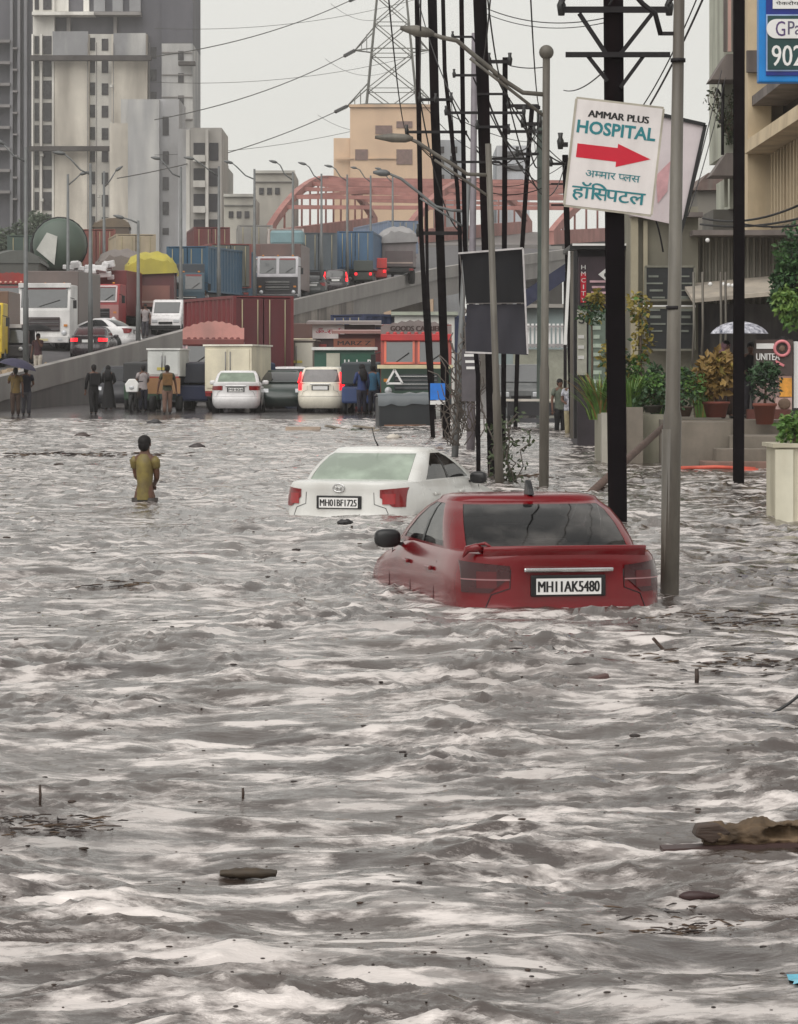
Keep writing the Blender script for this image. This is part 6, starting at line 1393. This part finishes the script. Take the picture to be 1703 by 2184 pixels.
# ------------------------------------------------------------------ lettered stall, blue sign board
stl = thing('lettered_stall', 'brown stall counter with white lettering, round red emblem and orange panel', 'stall', (0, 0, 0)); Yst = 61.5
part('front_panel', mat('stall_brown', (74, 62, 58), .6, var=.25), stl, 1612, 1692, 724, 800, Yst, .3); part('lower_body', mat('stall_mauve', (150, 126, 122), .6, var=.2), stl, 1612, 1690, 801, 872, Yst + .02, .3)
part('orange_panel', mat('orange_print', (214, 150, 60), .5, var=.3, scale=6), stl, 1664, 1690, 806, 846, Yst - .02, .035); part('pink_panel', mat('pink_print', (196, 164, 156), .5, var=.15), stl, 1655, 1690, 848, 874, Yst - .02, .035); part('side_strip', M_WHT, stl, 1694, 1716, 728, 870, Yst + .1, .2)
b = MB(); b.ball(at(1674, 861, Yst - .04), (.13, .015, .12), 14, 6); b.build('dark_disc', mat('brown_disc', (110, 88, 72), .6), stl)
b = MB(); b.box(at(1633, 738, Yst - .01), (.36, .02, .11)); b.build('text_bar', M_WHT, stl); lettering('UNITEA', at(1614, 768, Yst - .02), X3, Z3, .48, .14, M_WHT, stl)
b = MB(); b.tube([at(1669, 743, Yst - .04) + Vector((.15 * math.cos(t), 0, .15 * math.sin(t))) for t in linspace(0, 2 * math.pi, 24)], .032, 6, cap=False); b.build('emblem_ring', mat('rose_ring', (216, 130, 136), .5), stl)
b = MB(); b.ball(at(1669, 743, Yst - .03), (.065, .015, .065), 12, 6); b.build('emblem_centre', mat('brown_disc', (110, 88, 72)), stl); b = MB(); b.box(at(1664, 775, Yst - .03), (.2, .03, .05), (0, .5, 0)); b.build('emblem_tail', mat('rose_ring', (216, 130, 136)), stl)
b = MB(); b.box(at(1640, 883, Yst + .05), (.9, .25, .2)); b.build('plinth', mat('maroon_plinth', (96, 52, 44), .6), stl)
sb_ = thing('blue_signboard', 'bright blue framed fuel price style sign board at the top right corner', 'sign', at(1720, 90, 42), 0); c0 = at(1720, 90, 42)
def sp(name, m, u0, u1, v0, v1, dy, th=.03, bevel=0):
    p, q = at(u0, v1, 42) - c0, at(u1, v0, 42) - c0; b = MB(); b.box(((p.x + q.x) / 2, dy, (p.z + q.z) / 2), (q.x - p.x, th, q.z - p.z)); return b.build(name, m, sb_, bevel=bevel)
sp('frame', mat('cyan_blue', (6, 122, 196), .4, var=.12), 1619, 1830, -80, 175, .1, .25, .02); sp('field', mat('deep_blue', (18, 36, 120), .4, var=.2), 1634, 1830, -70, 161, -.035, .02)
sp('border', mat('pale_border', (150, 170, 206), .4), 1634, 1820, 31, 152, -.05, .012); sp('green_field', mat('dark_teal_green', (22, 62, 62), .4, var=.2), 1637, 1820, 34, 149, -.06, .012)
b = MB(); p = at(1655, 62, 42) - c0; n_ = 16; hgt = .135
pts = [(p.x + hgt * math.cos(t), p.z + hgt * math.sin(t) * 1.0) for t in linspace(math.pi / 2, 3 * math.pi / 2, n_)] + [(p.x + 1.0, p.z - hgt), (p.x + 1.0, p.z + hgt)]
b.prism(pts, (0, -.085, 0), X3, Z3, (0, .016, 0)); b.build('white_badge', M_WHT, sb_)
def sl(t, u0, u1, v0, v1, m, dy): p, q = at(u0, v1, 42) - c0, at(u1, v0, 42) - c0; lettering(t, (p.x, dy, p.z), X3, Z3, q.x - p.x, q.z - p.z, m, sb_)
sl('G', 1654, 1674, 46, 78, mat('plum_ink', (84, 60, 110), .5), -.087); sl('Pay', 1680, 1722, 46, 84, mat('grey_ink', (92, 84, 110), .5), -.087); sl('902', 1646, 1712, 97, 141, M_WHT, -.07)
sp('white_strip', M_WHT, 1648, 1820, -20, 19, -.055, .012); deva(['पे', 'क', 'रो', 'यहाँ'], tuple(at(1655, 11, 42) - c0 + Vector((0, -.063, 0))), .05, M_INK, sb_, 'lettering', .42, .01)
b = MB(); b.bar((.55, .3, -3), (.55, .3, .9), .12); b.build('post', M_DARK, sb_)
# ------------------------------------------------------------------ leaning pipe, orange barrier bar
b = MB(); b.tube([at(1248, 1064, 45.5), at(1335, 983, 52), at(1420, 906, 58.5)], [.065, .065, .06], 10); tag(b.build('leaning_pipe', mat('rusty_pipe', (88, 70, 62), .7, var=.3, scale=4)), 'rusty brown pipe leaning from the water up to the platform', 'pipe')
b = MB(); b.tube([at(1452, 998, 57), at(1530, 996, 57), at(1612, 1000, 57)], .035, 8); b.box(at(1598, 1003, 57), (.35, .12, .07)); tag(b.build('barrier_bar', mat('orange_red_bar', (206, 92, 72), .5, var=.2)), 'orange red barrier bar lying in the water before the steps', 'bar')
# ------------------------------------------------------------------ people
SKIN = mat('brown_skin', (96, 64, 48), .55, var=.12, scale=8); HAIR = mat('black_hair', (18, 14, 14), .6, var=.3, scale=20, spec=.3)
def skin_mesh(name, nodes, edges, mt_, parent, sub=1, extra=None, root=0):
    """grow one continuous surface round a skeleton (joint: position and radius)"""
    me = bpy.data.meshes.new(name); me.from_pydata([n[0] for n in nodes], edges, [])
    o = bpy.data.objects.new(name, me); COL.objects.link(o)
    sk = o.modifiers.new('skin', 'SKIN'); sk.use_smooth_shade = True
    for i, n in enumerate(nodes):
        r = n[1] if isinstance(n[1], tuple) else (n[1], n[1]); me.skin_vertices[0].data[i].radius = r; me.skin_vertices[0].data[i].use_root = (i == root)
    sb = o.modifiers.new('sub', 'SUBSURF'); sb.levels = sub; sb.render_levels = sub
    bpy.context.view_layer.update(); dg = bpy.context.evaluated_depsgraph_get()
    m2 = bpy.data.meshes.new_from_object(o.evaluated_get(dg)); bpy.data.objects.remove(o)
    b = MB(); b.add([v.co for v in m2.vertices], [tuple(p.vertices) for p in m2.polygons], 0, True); bpy.data.meshes.remove(m2)
    if extra: extra(b)
    return b.build(name, mt_, parent)
def arm_pose(kind, s, H):
    sh = Vector((s * .105 * H, 0, .81 * H))
    if kind == 'down': return sh, sh + Vector((s * .04, .0, -.17)) * H, sh + Vector((s * .05, .04, -.33)) * H
    if kind == 'fwd': return sh, sh + Vector((s * .035, .03, -.17)) * H, sh + Vector((-s * .02, .16, -.20)) * H
    if kind == 'front': return Vector((s * .088 * H, 0, .80 * H)), Vector((s * .086 * H, .05 * H, .65 * H)), Vector((s * .03 * H, .16 * H, .60 * H))
    if kind == 'up': return sh, sh + Vector((s * .03, .07, -.14)) * H, sh + Vector((-s * .03, .12, .0)) * H
    if kind == 'phone': return sh, sh + Vector((s * .03, .05, -.16)) * H, sh + Vector((-s * .03, .13, -.08)) * H
    return sh, sh + Vector((s * .06, .02, -.17)) * H, sh + Vector((s * .08, .06, -.32)) * H
def person(label, loc, rz, H, shirt, pants, arms=('down', 'down'), group=None, hair=HAIR, robe=None, shorts=False, stride=.0, umbrella=None, scarf=None, sleeve=.6, bag=None, wide=1.0, skin=None, lean=0):
    """local y is the way the person faces"""
    r = thing('person', label, 'person', loc, rz, group); P_ = lambda x, y, z: Vector((x * H, y * H, z * H))
    k = wide; lx = .05
    nodes = [(P_(0, 0, .52), (.085 * H * k, .062 * H)), (P_(0, 0, .62), (.075 * H * k, .055 * H)), (P_(0, .005, .73), (.092 * H * k, .062 * H)), (P_(0, 0, .80), (.075 * H * k, .05 * H)), (P_(0, .0, .845), .030 * H),
             (P_(0, .008, .885), (.042 * H, .048 * H)), (P_(0, .006, .935), (.046 * H, .056 * H)), (P_(0, .0, .975), (.030 * H, .036 * H))]
    ed = [(0, 1), (1, 2), (2, 3), (3, 4), (4, 5), (5, 6), (6, 7)]; ends = []
    for i, s in enumerate((-1, 1)):
        a, e_, w_ = arm_pose(arms[i], s, H); n0 = len(nodes); d = (w_ - e_).normalized()
        nodes += [(a, .034 * H), (e_, .025 * H), (w_, .017 * H), (w_ + d * .045 * H, (.021 * H, .012 * H))]; ed += [(3, n0), (n0, n0 + 1), (n0 + 1, n0 + 2), (n0 + 2, n0 + 3)]; ends.append((w_ + d * .05 * H, d, s))
        st = stride * s; n1 = len(nodes)
        nodes += [(P_(s * lx, 0, .485), .055 * H), (P_(s * (lx + .004), st * .5 + .01, .28), .038 * H), (P_(s * (lx + .006), st * .6 - .012, .16), .032 * H), (P_(s * (lx + .006), st - .01, .045), .020 * H), (P_(s * (lx + .012), st + .075, .02), (.022 * H, .014 * H))]
        ed += [(0, n1), (n1, n1 + 1), (n1 + 1, n1 + 2), (n1 + 2, n1 + 3), (n1 + 3, n1 + 4)]
    def extra(b):
        for p, d, s in ends:
            side = d.cross(Vector((0, 1, .2))).normalized(); dn = side.cross(d).normalized()
            for f in range(4):
                q = p + side * (.0095 * H * (f - 1.5)); l_ = H * (.040, .046, .043, .034)[f]; b.tube([q, q + d * l_ * .55, q + d * l_ * .85 - dn * l_ * .3, q + d * l_ - dn * l_ * .55], [.0055 * H, .005 * H, .0045 * H, .0035 * H], 6)
            q = p - d * .022 * H - side * s * .016 * H; b.tube([q, q - side * s * .018 * H + d * .012 * H, q - side * s * .022 * H + d * .032 * H], [.006 * H, .0055 * H, .004 * H], 6)
        b.ball(P_(0, .064, .918), (.009 * H, .014 * H, .012 * H), 8, 6)
        for s in (-1, 1):
            b.ball(P_(s * .047, .0, .922), (.006 * H, .011 * H, .018 * H), 8, 6); b.ball(P_(s * .019, .055, .932), (.008 * H, .006 * H, .006 * H), 8, 5, 1)
        b.ball(P_(0, .057, .893), (.016 * H, .006 * H, .005 * H), 8, 5, 2)
    skin_mesh('body', nodes, ed, [skin or SKIN, M_INK, mat('lips', (110, 60, 54), .5)], r, 1, extra)
    hb = MB(); hb.ball(P_(0, -.010, .945), (.053 * H, .062 * H, .053 * H), 14, 9); hb.ball(P_(0, -.026, .915), (.048 * H, .044 * H, .052 * H), 12, 8); hb.build('hair', hair, r)
    # clothes follow the body
    def loft(b, rings, n=20, seed=0):
        rows = [[P_(rx * math.cos(t) * (1 + .03 * math.sin(5 * t + 40 * z + seed)), y + ry * math.sin(t) * (1 + .03 * math.sin(5 * t + 40 * z + seed)), z) for t in linspace(0, 2 * math.pi, n + 1)[:-1]] for z, rx, ry, y in rings]
        b.grid(rows, closed=True)
    if shirt is not None:
        b = MB(); loft(b, [(.475, .098 * k, .078, 0), (.53, .096 * k, .076, 0), (.60, .088 * k, .068, 0), (.68, .096 * k, .070, .003), (.75, .108 * k, .072, .004), (.79, .108 * k, .064, 0), (.815, .088 * k, .052, 0), (.835, .05, .042, 0), (.845, .040, .038, 0)])
        for i, s in enumerate((-1, 1)):
            a, e_, w_ = arm_pose(arms[i], s, H); top = Vector((s * .07 * H, 0, .805 * H))
            pts = [top, a + Vector((0, 0, -.012 * H)), a.lerp(e_, .35)] + ([e_, e_.lerp(w_, .85)] if sleeve >= 1 else [a.lerp(e_, max(.45, sleeve))])
            b.tube(pts, [.036 * H, .040 * H, .038 * H, .034 * H, .026 * H][:len(pts)], 12)
        b.build('shirt', shirt, r)
    if robe is None:
        b = MB(); loft(b, [(.445, .090 * k, .070, 0), (.50, .094 * k, .074, 0), (.55, .090 * k, .070, 0), (.575, .086 * k, .066, 0)])
        for s in (-1, 1):
            st = stride * s; pts = [P_(s * lx, 0, .49), P_(s * lx, st * .25, .40), P_(s * (lx + .004), st * .5 + .01, .28)]; rs = [.060 * H, .058 * H, .046 * H]
            if not shorts: pts += [P_(s * (lx + .006), st * .7 - .005, .16), P_(s * (lx + .006), st - .01, .05)]; rs += [.040 * H, .036 * H]
            b.tube(pts, rs, 12)
        b.build('shorts' if shorts else 'trousers', pants, r)
        if not shorts:
            for s in (-1, 1): b = MB(); b.ball(P_(s * (lx + .01), stride * s + .03, .022), (.026 * H, .062 * H, .022 * H), 10, 6); b.build('shoe', M_BLK, r)
    else:
        b = MB(); rows = []
        for z, rx in ((.60, .085), (.50, .105), (.35, .125), (.18, .15), (.05, .17)): rows.append([P_(rx * k * math.cos(t) * (1 + .06 * math.sin(7 * t)), rx * .75 * math.sin(t) * (1 + .06 * math.sin(7 * t)), z) for t in linspace(0, 2 * math.pi, 25)[:-1]])
        b.grid(rows, closed=True); b.build('robe', robe, r)
    if scarf is not None:
        b = MB(); b.ball(P_(0, -.014, .93), (.060 * H, .066 * H, .066 * H), 14, 9); b.tube([P_(0, -.03, .90), P_(0, -.05, .80), P_(.02, -.065, .66)], [.055 * H, .085 * H, .06 * H], 12); b.build('headscarf', scarf, r)
    if bag is not None: b = MB(); b.box(P_(0, -.10, .70), (.20 * H, .09 * H, .24 * H)); b.build('backpack', bag, r, bevel=.03)
    return r
def umbrella(label, p, R_, m, lean=(0, 0), group=None, hl=.85):
    t = thing('umbrella', label, 'umbrella', p, 0, group, rot=(lean[0], lean[1], 0)); rows = []; n = 8
    for k in range(7):
        a = k / 6 * 1.25; rows.append([Vector((R_ * math.sin(a) / math.sin(1.25) * math.cos(th) * (1 - .05 * (1 - abs(math.cos(th * n / 2))) * a), R_ * math.sin(a) / math.sin(1.25) * math.sin(th) * (1 - .05 * (1 - abs(math.cos(th * n / 2))) * a), R_ * .62 * math.cos(a) - R_ * .2)) for th in linspace(0, 2 * math.pi, 33)[:-1]])
    b = MB(); b.grid(rows[1:], closed=True); b.add(rows[1], [tuple(range(32))]); b.build('canopy', m, t)
    for i in range(8): th = i * math.pi / 4; b = MB(); b.tube([rows[6][i * 4] * .99, rows[3][i * 4] * .97 , Vector((0, 0, R_ * .38))], .008, 4); b.build('rib', M_BLK, t)
    b = MB(); b.tube([(0, 0, R_ * .52), (0, 0, -hl), (.03, 0, -hl - .06)], .011, 6); b.build('handle', M_BLK, t)
    return t
def cl(name, r, g, b_): return mat('cloth_' + name, (r, g, b_), .85, var=.25, scale=9)
B_Y = 42.6
BH = 1.76; bz = at(0, 928, B_Y).z - BH * .995
boy = person('boy in a wet yellow shirt wading waist deep with his back turned', (at(309, 0, B_Y).x, B_Y, bz), R(-14), BH, mat('wet_yellow_cloth', (128, 114, 54), .5, var=.4, scale=4, rgb2=(72, 58, 38)), mat('wet_dark_shorts', (48, 42, 38), .6, var=.3),
             arms=('front', 'front'), shorts=True, sleeve=.3, wide=.70, skin=mat('dark_skin', (92, 62, 46), .5, var=.15, scale=8))
FG = 'people at the far water edge'
def stand(u, Y): return on_road(u, Y)
person('person in dark clothes wading at the water edge with a dark bag', stand(200, 101), R(20), 1.70, cl('black', 16, 15, 18), cl('black', 16, 15, 18), arms=('down', 'fwd'), group=FG, stride=.06, bag=cl('black', 16, 15, 18), sleeve=1)
person('person in a long black robe standing by the ramp wall', stand(231, 110), R(-10), 1.66, cl('black', 16, 15, 18), None, robe=cl('black', 16, 15, 18), scarf=cl('black', 16, 15, 18), arms=('fwd', 'fwd'), group=FG, sleeve=1)
person('person in green shirt and brown trousers walking away before the timber board', stand(357, 101.5), R(8), 1.68, cl('moss', 62, 66, 48), cl('umber', 110, 84, 72), arms=('out', 'out'), group=FG, stride=.05, bag=cl('ochre', 110, 80, 44))
person('person in yellow top under the dark umbrella at the left edge', stand(33, 98), R(15), 1.60, cl('yellow', 104, 84, 44), cl('brown', 62, 46, 38), arms=('up', 'down'), group=FG)
person('person in dark blue clothes beside the one in yellow at the left edge', stand(56, 98.6), R(-5), 1.64, cl('navy', 28, 28, 42), cl('grey', 66, 64, 70), arms=('down', 'fwd'), group=FG)
umbrella('dark violet umbrella held by two people at the left edge', Vector(stand(38, 97.9)) + Vector((0, 0, 1.62)), .62, cl('violet', 56, 54, 74), lean=(0, R(14)), group=FG)
person('person in pale shirt and dark trousers beside the parked motorbike', stand(305, 106), R(30), 1.68, cl('white', 150, 142, 142), cl('navy', 28, 28, 42), arms=('fwd', 'fwd'), group=FG)
person('person in dark top sitting height behind the motorbike', stand(292, 112), R(160), 1.7, cl('plum', 84, 68, 76), cl('black', 16, 15, 18), arms=('fwd', 'down'), group=FG)
person('person in dark blue raincoat with black hood before the blue auto rickshaw', stand(772, 101), R(30), 1.72, cl('blue', 44, 60, 104), cl('navy', 28, 28, 42), arms=('fwd', 'down'), group=FG, sleeve=1, scarf=cl('black', 16, 15, 18))
person('person in teal jacket standing left of the orange lorry', stand(796, 102), R(-20), 1.70, cl('teal', 40, 84, 110), cl('navy', 28, 28, 42), arms=('down', 'down'), group=FG, sleeve=1)
# motorbike, simple but with its main parts
mo = thing('motorbike', 'white fronted motorbike facing the camera near the ramp wall', 'motorbike', stand(281, 104.5), R(-6))
for y, nm in ((0, 'wheel'), (1.25, 'wheel')): b = MB(); b.tube([(math.cos(t) * 0 + 0, y + .28 * math.cos(t), .30 + .28 * math.sin(t)) for t in linspace(0, 2 * math.pi, 20)], .05, 8, cap=False); b.build('wheel', M_RUB, mo)
b = MB(); b.box((0, .65, .62), (.26, .9, .28)); b.build('body', M_BLK, mo, bevel=.06); b = MB(); b.prism([(-.20, .72), (.20, .72), (.24, 1.0), (.10, 1.18), (-.10, 1.18), (-.24, 1.0)], (0, -.02, 0), X3, Z3, (0, .2, 0)); b.build('fairing', M_WHT, mo, bevel=.03)
b = MB(); b.tube([(-.36, .22, 1.10), (0, .2, 1.06), (.36, .22, 1.10)], .018, 6); b.build('handlebar', M_ROD, mo); b = MB(); b.ball((0, -.03, .88), (.09, .03, .07), 10, 6); b.build('headlamp', M_LCLR, mo); b = MB(); b.box((0, .8, .82), (.26, .7, .1)); b.build('seat', M_BLK, mo, bevel=.03)
for s in (-1, 1): b = MB(); b.bar((s * .10, 0, .30), (s * .12, .2, 1.02), .035); b.build('fork', M_ROD, mo)
# on the ramp
rp = on_fly(81, 121)
person('person in maroon shirt and pale trousers standing on the ramp under a black umbrella', rp, R(160), 1.72, cl('maroon', 70, 44, 48), cl('pale', 176, 168, 156), arms=('up', 'down'), group=None)
umbrella('black umbrella held up on the ramp before the white lorry', Vector(rp) + Vector((-.05, -.05, 1.82)), .62, cl('black', 16, 15, 18))
person('person in pale shirt standing between the lorries on the ramp', on_fly(310, 150), R(170), 1.7, cl('white', 150, 142, 142), cl('grey', 66, 64, 70), arms=('down', 'down'))
person('person in white shirt beside the teal blue container lorry on the ramp', on_fly(437, 165), R(150), 1.7, cl('white', 150, 142, 142), cl('grey', 66, 64, 70), arms=('down', 'down'))
# on the shop platform
PGp = 'people on the shop platform'
def plat(u, Y): return ((u - UC) * Y / FU, Y, .945)
M_PAT = mat('patterned_cloth', (222, 222, 230), .7, scale=9, rgb2=(40, 44, 66))
person('person in a mauve scarf under the patterned umbrella', plat(1550, 61.9), R(200), 1.62, cl('mauve', 130, 96, 106), cl('brown', 62, 46, 38), arms=('up', 'down'), group=PGp, scarf=cl('mauve', 130, 96, 106), sleeve=1)
person('person in black top under the right half of the patterned umbrella', plat(1602, 62.4), R(170), 1.60, cl('black', 16, 15, 18), cl('grey', 66, 64, 70), arms=('fwd', 'fwd'), group=PGp)
umbrella('white and navy patterned umbrella on the shop platform', Vector(plat(1578, 61.8)) + Vector((0, 0, 1.75)), .60, M_PAT, group=PGp)
person('person with dark hair looking left behind the lettered stall', plat(1671, 63.0), R(95), 1.72, cl('grey', 66, 64, 70), cl('navy', 28, 28, 42), arms=('fwd', 'fwd'), group=PGp)
person('person partly hidden behind the stall left of the one with dark hair', plat(1651, 63.6), R(170), 1.66, cl('brown', 62, 46, 38), cl('navy', 28, 28, 42), arms=('down', 'fwd'), group=PGp)
person('person in patterned white top sitting low beside the market cart', (at(1218, 0, 80).x, 80, .12), R(170), 1.66, M_PAT, cl('khaki', 150, 140, 112), arms=('fwd', 'fwd'), wide=1.15)
person('person in pale green top standing behind the ball topped lamp', (at(1195, 0, 82).x, 82, .15), R(200), 1.62, cl('sage', 92, 98, 88), cl('black', 16, 15, 18), arms=('down', 'down'))
# ------------------------------------------------------------------ things afloat
def wz(x, y): return float(wave(np.array([float(x)]), np.array([float(y)]))[0] + ground_rise(np.array([float(y)]))[0])
def afloat(u, v):
    """where the line of sight through (u, v) meets the water"""
    Y = (CAM_Z) * FU / (v - VH)
    for _ in range(8):
        x = (u - UC) * Y / FU; Y = (CAM_Z - wz(x, Y)) * FU / (v - VH)
    x = (u - UC) * Y / FU; return Vector((x, Y, wz(x, Y)))
M_WOOD = mat('wet_wood', (58, 44, 36), .6, var=.45, scale=7, stretch=(.4, 3, 3), bump=.6); M_WOODL = mat('driftwood', (98, 80, 60), .75, var=.45, scale=6, stretch=(.6, 2, 2), dirt=(60, 48, 36), dirt_amt=.8, bump=.9)
def rough(rows, amp, seed):
    rn = random.Random(seed); return [[p + Vector((rn.uniform(-amp, amp), rn.uniform(-amp, amp), rn.uniform(-amp, amp))) for p in r] for r in rows]
def log_rows(L_, rf, n=14, m=14, bend=0):
    return [[Vector((L_ * (i / (n - 1) - .5), rf(i / (n - 1)) * math.cos(t), rf(i / (n - 1)) * math.sin(t) * .8 + bend * math.sin(math.pi * i / (n - 1)))) for t in linspace(0, 2 * math.pi, m + 1)[:-1]] for i in range(n)]
# hollow driftwood stump at the right edge with a plank
p = afloat(1640, 1806)
dw = thing('driftwood', 'hollow brown driftwood stump floating on a board at the right edge', 'driftwood', p, R(3))
b = MB(); rows = []
for i in range(56):
    t = i / 55; row = []
    for j in range(44):
        a = 2 * math.pi * j / 44; r0 = .026 + .040 * math.sin(math.pi * min(1, t * .82 + .1)) + .010 * math.sin(t * 19)
        nn = float(perlin(np.array([t * 9.0]), np.array([math.cos(a) * 1.6 + 5 + math.sin(a) * .7]))[0]) + .5 * float(perlin(np.array([t * 24.0]), np.array([math.sin(a) * 4 + math.cos(a) * 2]))[0])
        r0 *= 1 + .32 * nn
        row.append(Vector((.50 * (t - .5), r0 * math.cos(a), .045 + r0 * math.sin(a) * .82)))
    rows.append(row)
hole = lambda q: ((q.x - .05) / .085) ** 2 + ((q.z - .058) / .026) ** 2
for row in rows:       # the rotted hollow in the side facing out
    for q in row:
        k = hole(q)
        if q.y < 0 and k < 1: q.y += .075 * (1 - k) ** .5
b.grid(rows, closed=True); b.add(rows[0], [tuple(range(44))]); b.build('stump', M_WOODL, dw)
b = MB(); b.prism([(-.29, .050), (-.275, .088), (-.20, .095), (-.15, .06), (-.22, .02)], (0, -.06, 0), X3, Z3, (0, .09, 0)); b.build('broken_end', M_WOOD, dw, bevel=.008)
b = MB(); b.box((-.12, -.03, .008), (.58, .10, .016), (0, R(-2), 0)); b.build('board', mat('dark_board', (62, 44, 42), .5, var=.3), dw)
# dark log in the left foreground
p = afloat(530, 1876)
b = MB(); rows = rough(log_rows(.20, lambda t: .014 + .010 * math.sin(math.pi * t), 12, 10), .003, 8); b.grid([[q + p + Vector((0, 0, .022)) for q in r] for r in rows], closed=True); b.add([q + p + Vector((0, 0, .022)) for q in rows[0]], [tuple(range(10))]); b.add([q + p + Vector((0, 0, .022)) for q in rows[-1]], [tuple(range(10))])
tag(b.build('floating_log', mat('algae_wood', (56, 46, 34), .6, var=.4, scale=14)), 'short dark brown log floating in the left foreground', 'log')
p = afloat(1492, 1899)
b = MB(); rows = rough(log_rows(.14, lambda t: .004 + .020 * math.sin(math.pi * t ** .7), 12, 10), .001, 9); b.grid([[q + p + Vector((0, 0, .010)) for q in r] for r in rows], closed=True)
tag(b.build('floating_sandal', mat('dark_maroon_rubber', (52, 30, 30), .5, var=.2)), 'dark maroon sandal like slip floating below the driftwood', 'debris')
p = afloat(1700, 2098)
b = MB(); b.grid(rough([[p + Vector((-.015 + .05 * i, .03 * j - .05, .01 + .03 * math.sin(i * .9) * math.sin(j * 1.1 + .5))) for i in range(8)] for j in range(6)], .006, 4)); tag(b.build('plastic_sheet', mat('pale_blue_plastic', (106, 178, 200), .35, var=.2)), 'pale blue plastic scrap at the lower right edge', 'plastic')
for u, v, h, lb in ((84, 1716, .085, 'short upright twig standing out of the water at far left'), (517, 1712, .045, 'tiny upright twig in the water left of centre'), (1486, 1455, .09, 'upright stub of wood in the water below the near lamp pole')):
    p = afloat(u, v); b = MB(); s_ = 1 if v > 1500 else 2.2; b.tube([p + Vector((0, 0, -.05)), p + Vector((.004, 0, h * .5)), p + Vector((.002, 0, h))], [.005 * s_, .006 * s_, .005 * s_], 6); tag(b.build('twig', M_WOOD), lb, 'twig')
p = afloat(1278, 1458); b = MB(); b.box(p + Vector((0, 0, .03)), (.12, .06, .05), (0, R(-12), .2)); tag(b.build('brick', mat('wet_brick', (84, 62, 58), .6, var=.3), bevel=.01), 'dark wet block afloat below the near lamp pole', 'block')
p = afloat(1415, 1385); b = MB(); b.box(p + Vector((0, 0, .03)), (.20, .05, .022), (0, R(48), 0)); tag(b.build('broken_board', M_WOOD, bevel=.006), 'broken board sticking out of the water right of the red car', 'board')
p = afloat(1640, 1518); q = afloat(1720, 1480); b = MB(); b.tube(sag(at(1578, 1530, p.y), at(1730, 1458, p.y), .06, 12), .008, 6); tag(b.build('black_cable', M_BLK), 'black cable trailing out of the water at the right edge', 'cable')
def clump(label, u, v, n, sx, sy, h, mats, seed, name='debris_clump', cat='debris'):
    """a raft of soaked straw, leaves and sticks"""
    rn = random.Random(seed); p = afloat(u, v); b = MB()
    for i in range(n):
        x, y = p.x + rn.gauss(0, sx), p.y + rn.gauss(0, sy); z = wz(x, y); a = rn.gauss(0, .5); l_ = rn.uniform(.012, .05) * (p.y / 14) ** .7; d = Vector((math.cos(a), math.sin(a), rn.uniform(-.12, .12))) * l_
        q = Vector((x, y, z + rn.uniform(-.004, h))); b.tube([q - d, q + Vector((d.y * .3, d.x * .2, rn.uniform(-.002, .004))), q + d], [.002 * (p.y / 12) ** .8, .0036 * (p.y / 12) ** .8, .002 * (p.y / 12) ** .8], 5, rn.randrange(len(mats)))
    o = b.build(name, mats); tag(o, label, cat, kind='stuff'); return o
MW = [M_WOOD, mat('soaked_straw', (84, 68, 54), .8, var=.4, scale=9), mat('silt_dark', (48, 40, 38), .7, var=.3)]
clump('raft of soaked straw at the left edge of the foreground', 85, 1768, 90, .13, .10, .02, MW, 1)
clump('dark straw raft right of the red car', 1600, 1335, 120, .45, .35, .03, MW, 2); clump('second straw raft under the near lamp pole', 1560, 1420, 130, .4, .5, .02, MW, 3)
clump('straw streak in the right foreground', 1440, 1985, 80, .12, .12, .01, MW, 5)
clump('thin reed bundle left of the red car', 262, 1252, 40, .16, .08, .015, MW, 8)
clump('dark debris line across the far left water', 90, 975, 120, 1.3, .6, .05, MW, 9); clump('debris at the foot of the poles', 1090, 1030, 80, .4, .5, .04, MW, 10); clump('scraps beside the white car bonnet', 960, 1045, 50, .5, .3, .05, MW, 11)

# small dark flecks scattered over the water, past counting
rn = random.Random(77); b = MB()
for i in range(1100):
    v = 860 + 1320 * rn.random() ** 1.1; u = rn.uniform(-200, 1900); Y = 11437 / (v - VH)
    if Y > 96 or Y < 7: continue
    x = (u - UC) * Y / FU; z = wz(x, Y); s = .0035 * math.exp(rn.gauss(0, .5)) * (Y / 12) ** .7
    b.ball((x, Y, z + s * .25), (s * rn.uniform(1, 2.6), s * rn.uniform(.8, 1.6), s * .6), 6, 4, rn.randrange(2))
tag(b.build('floating_flecks', [mat('silt_dark', (48, 40, 38)), M_WOOD]), 'dark flecks of litter scattered over the flood water', kind='stuff')
rn = random.Random(5)
for i, (u, v, c, lb) in enumerate(((175, 929, (66, 52, 48), 'dark sack hump in the water beyond the wading boy'), (840, 936, (206, 198, 186), 'pale floating scrap before the covered crate'), (1268, 942, (196, 186, 170), 'white torn bag on the water by the kiosk post'), (737, 1118, (30, 28, 30), 'small black lump afloat below the white car'),
                                 (1235, 950, (150, 130, 110), 'brown floating board by the kiosk post'), (330, 905, (40, 38, 40), 'dark floating lump at the far edge near the people'), (935, 960, (120, 100, 92), 'brown mud lump at the foot of the black poles'), (420, 955, (60, 52, 52), 'dark float behind the wading boy'))):
    p = afloat(u, v); s = p.y / 80; b = MB(); rows = rough(log_rows(.42 * s, lambda t: .02 * s + .10 * s * math.sin(math.pi * t) ** .8, 9, 9), .02 * s, i); b.grid([[q + p + Vector((0, 0, .02)) for q in r] for r in rows], closed=True)
    tag(b.build('floating_lump', pmat(*c)), lb, 'debris')
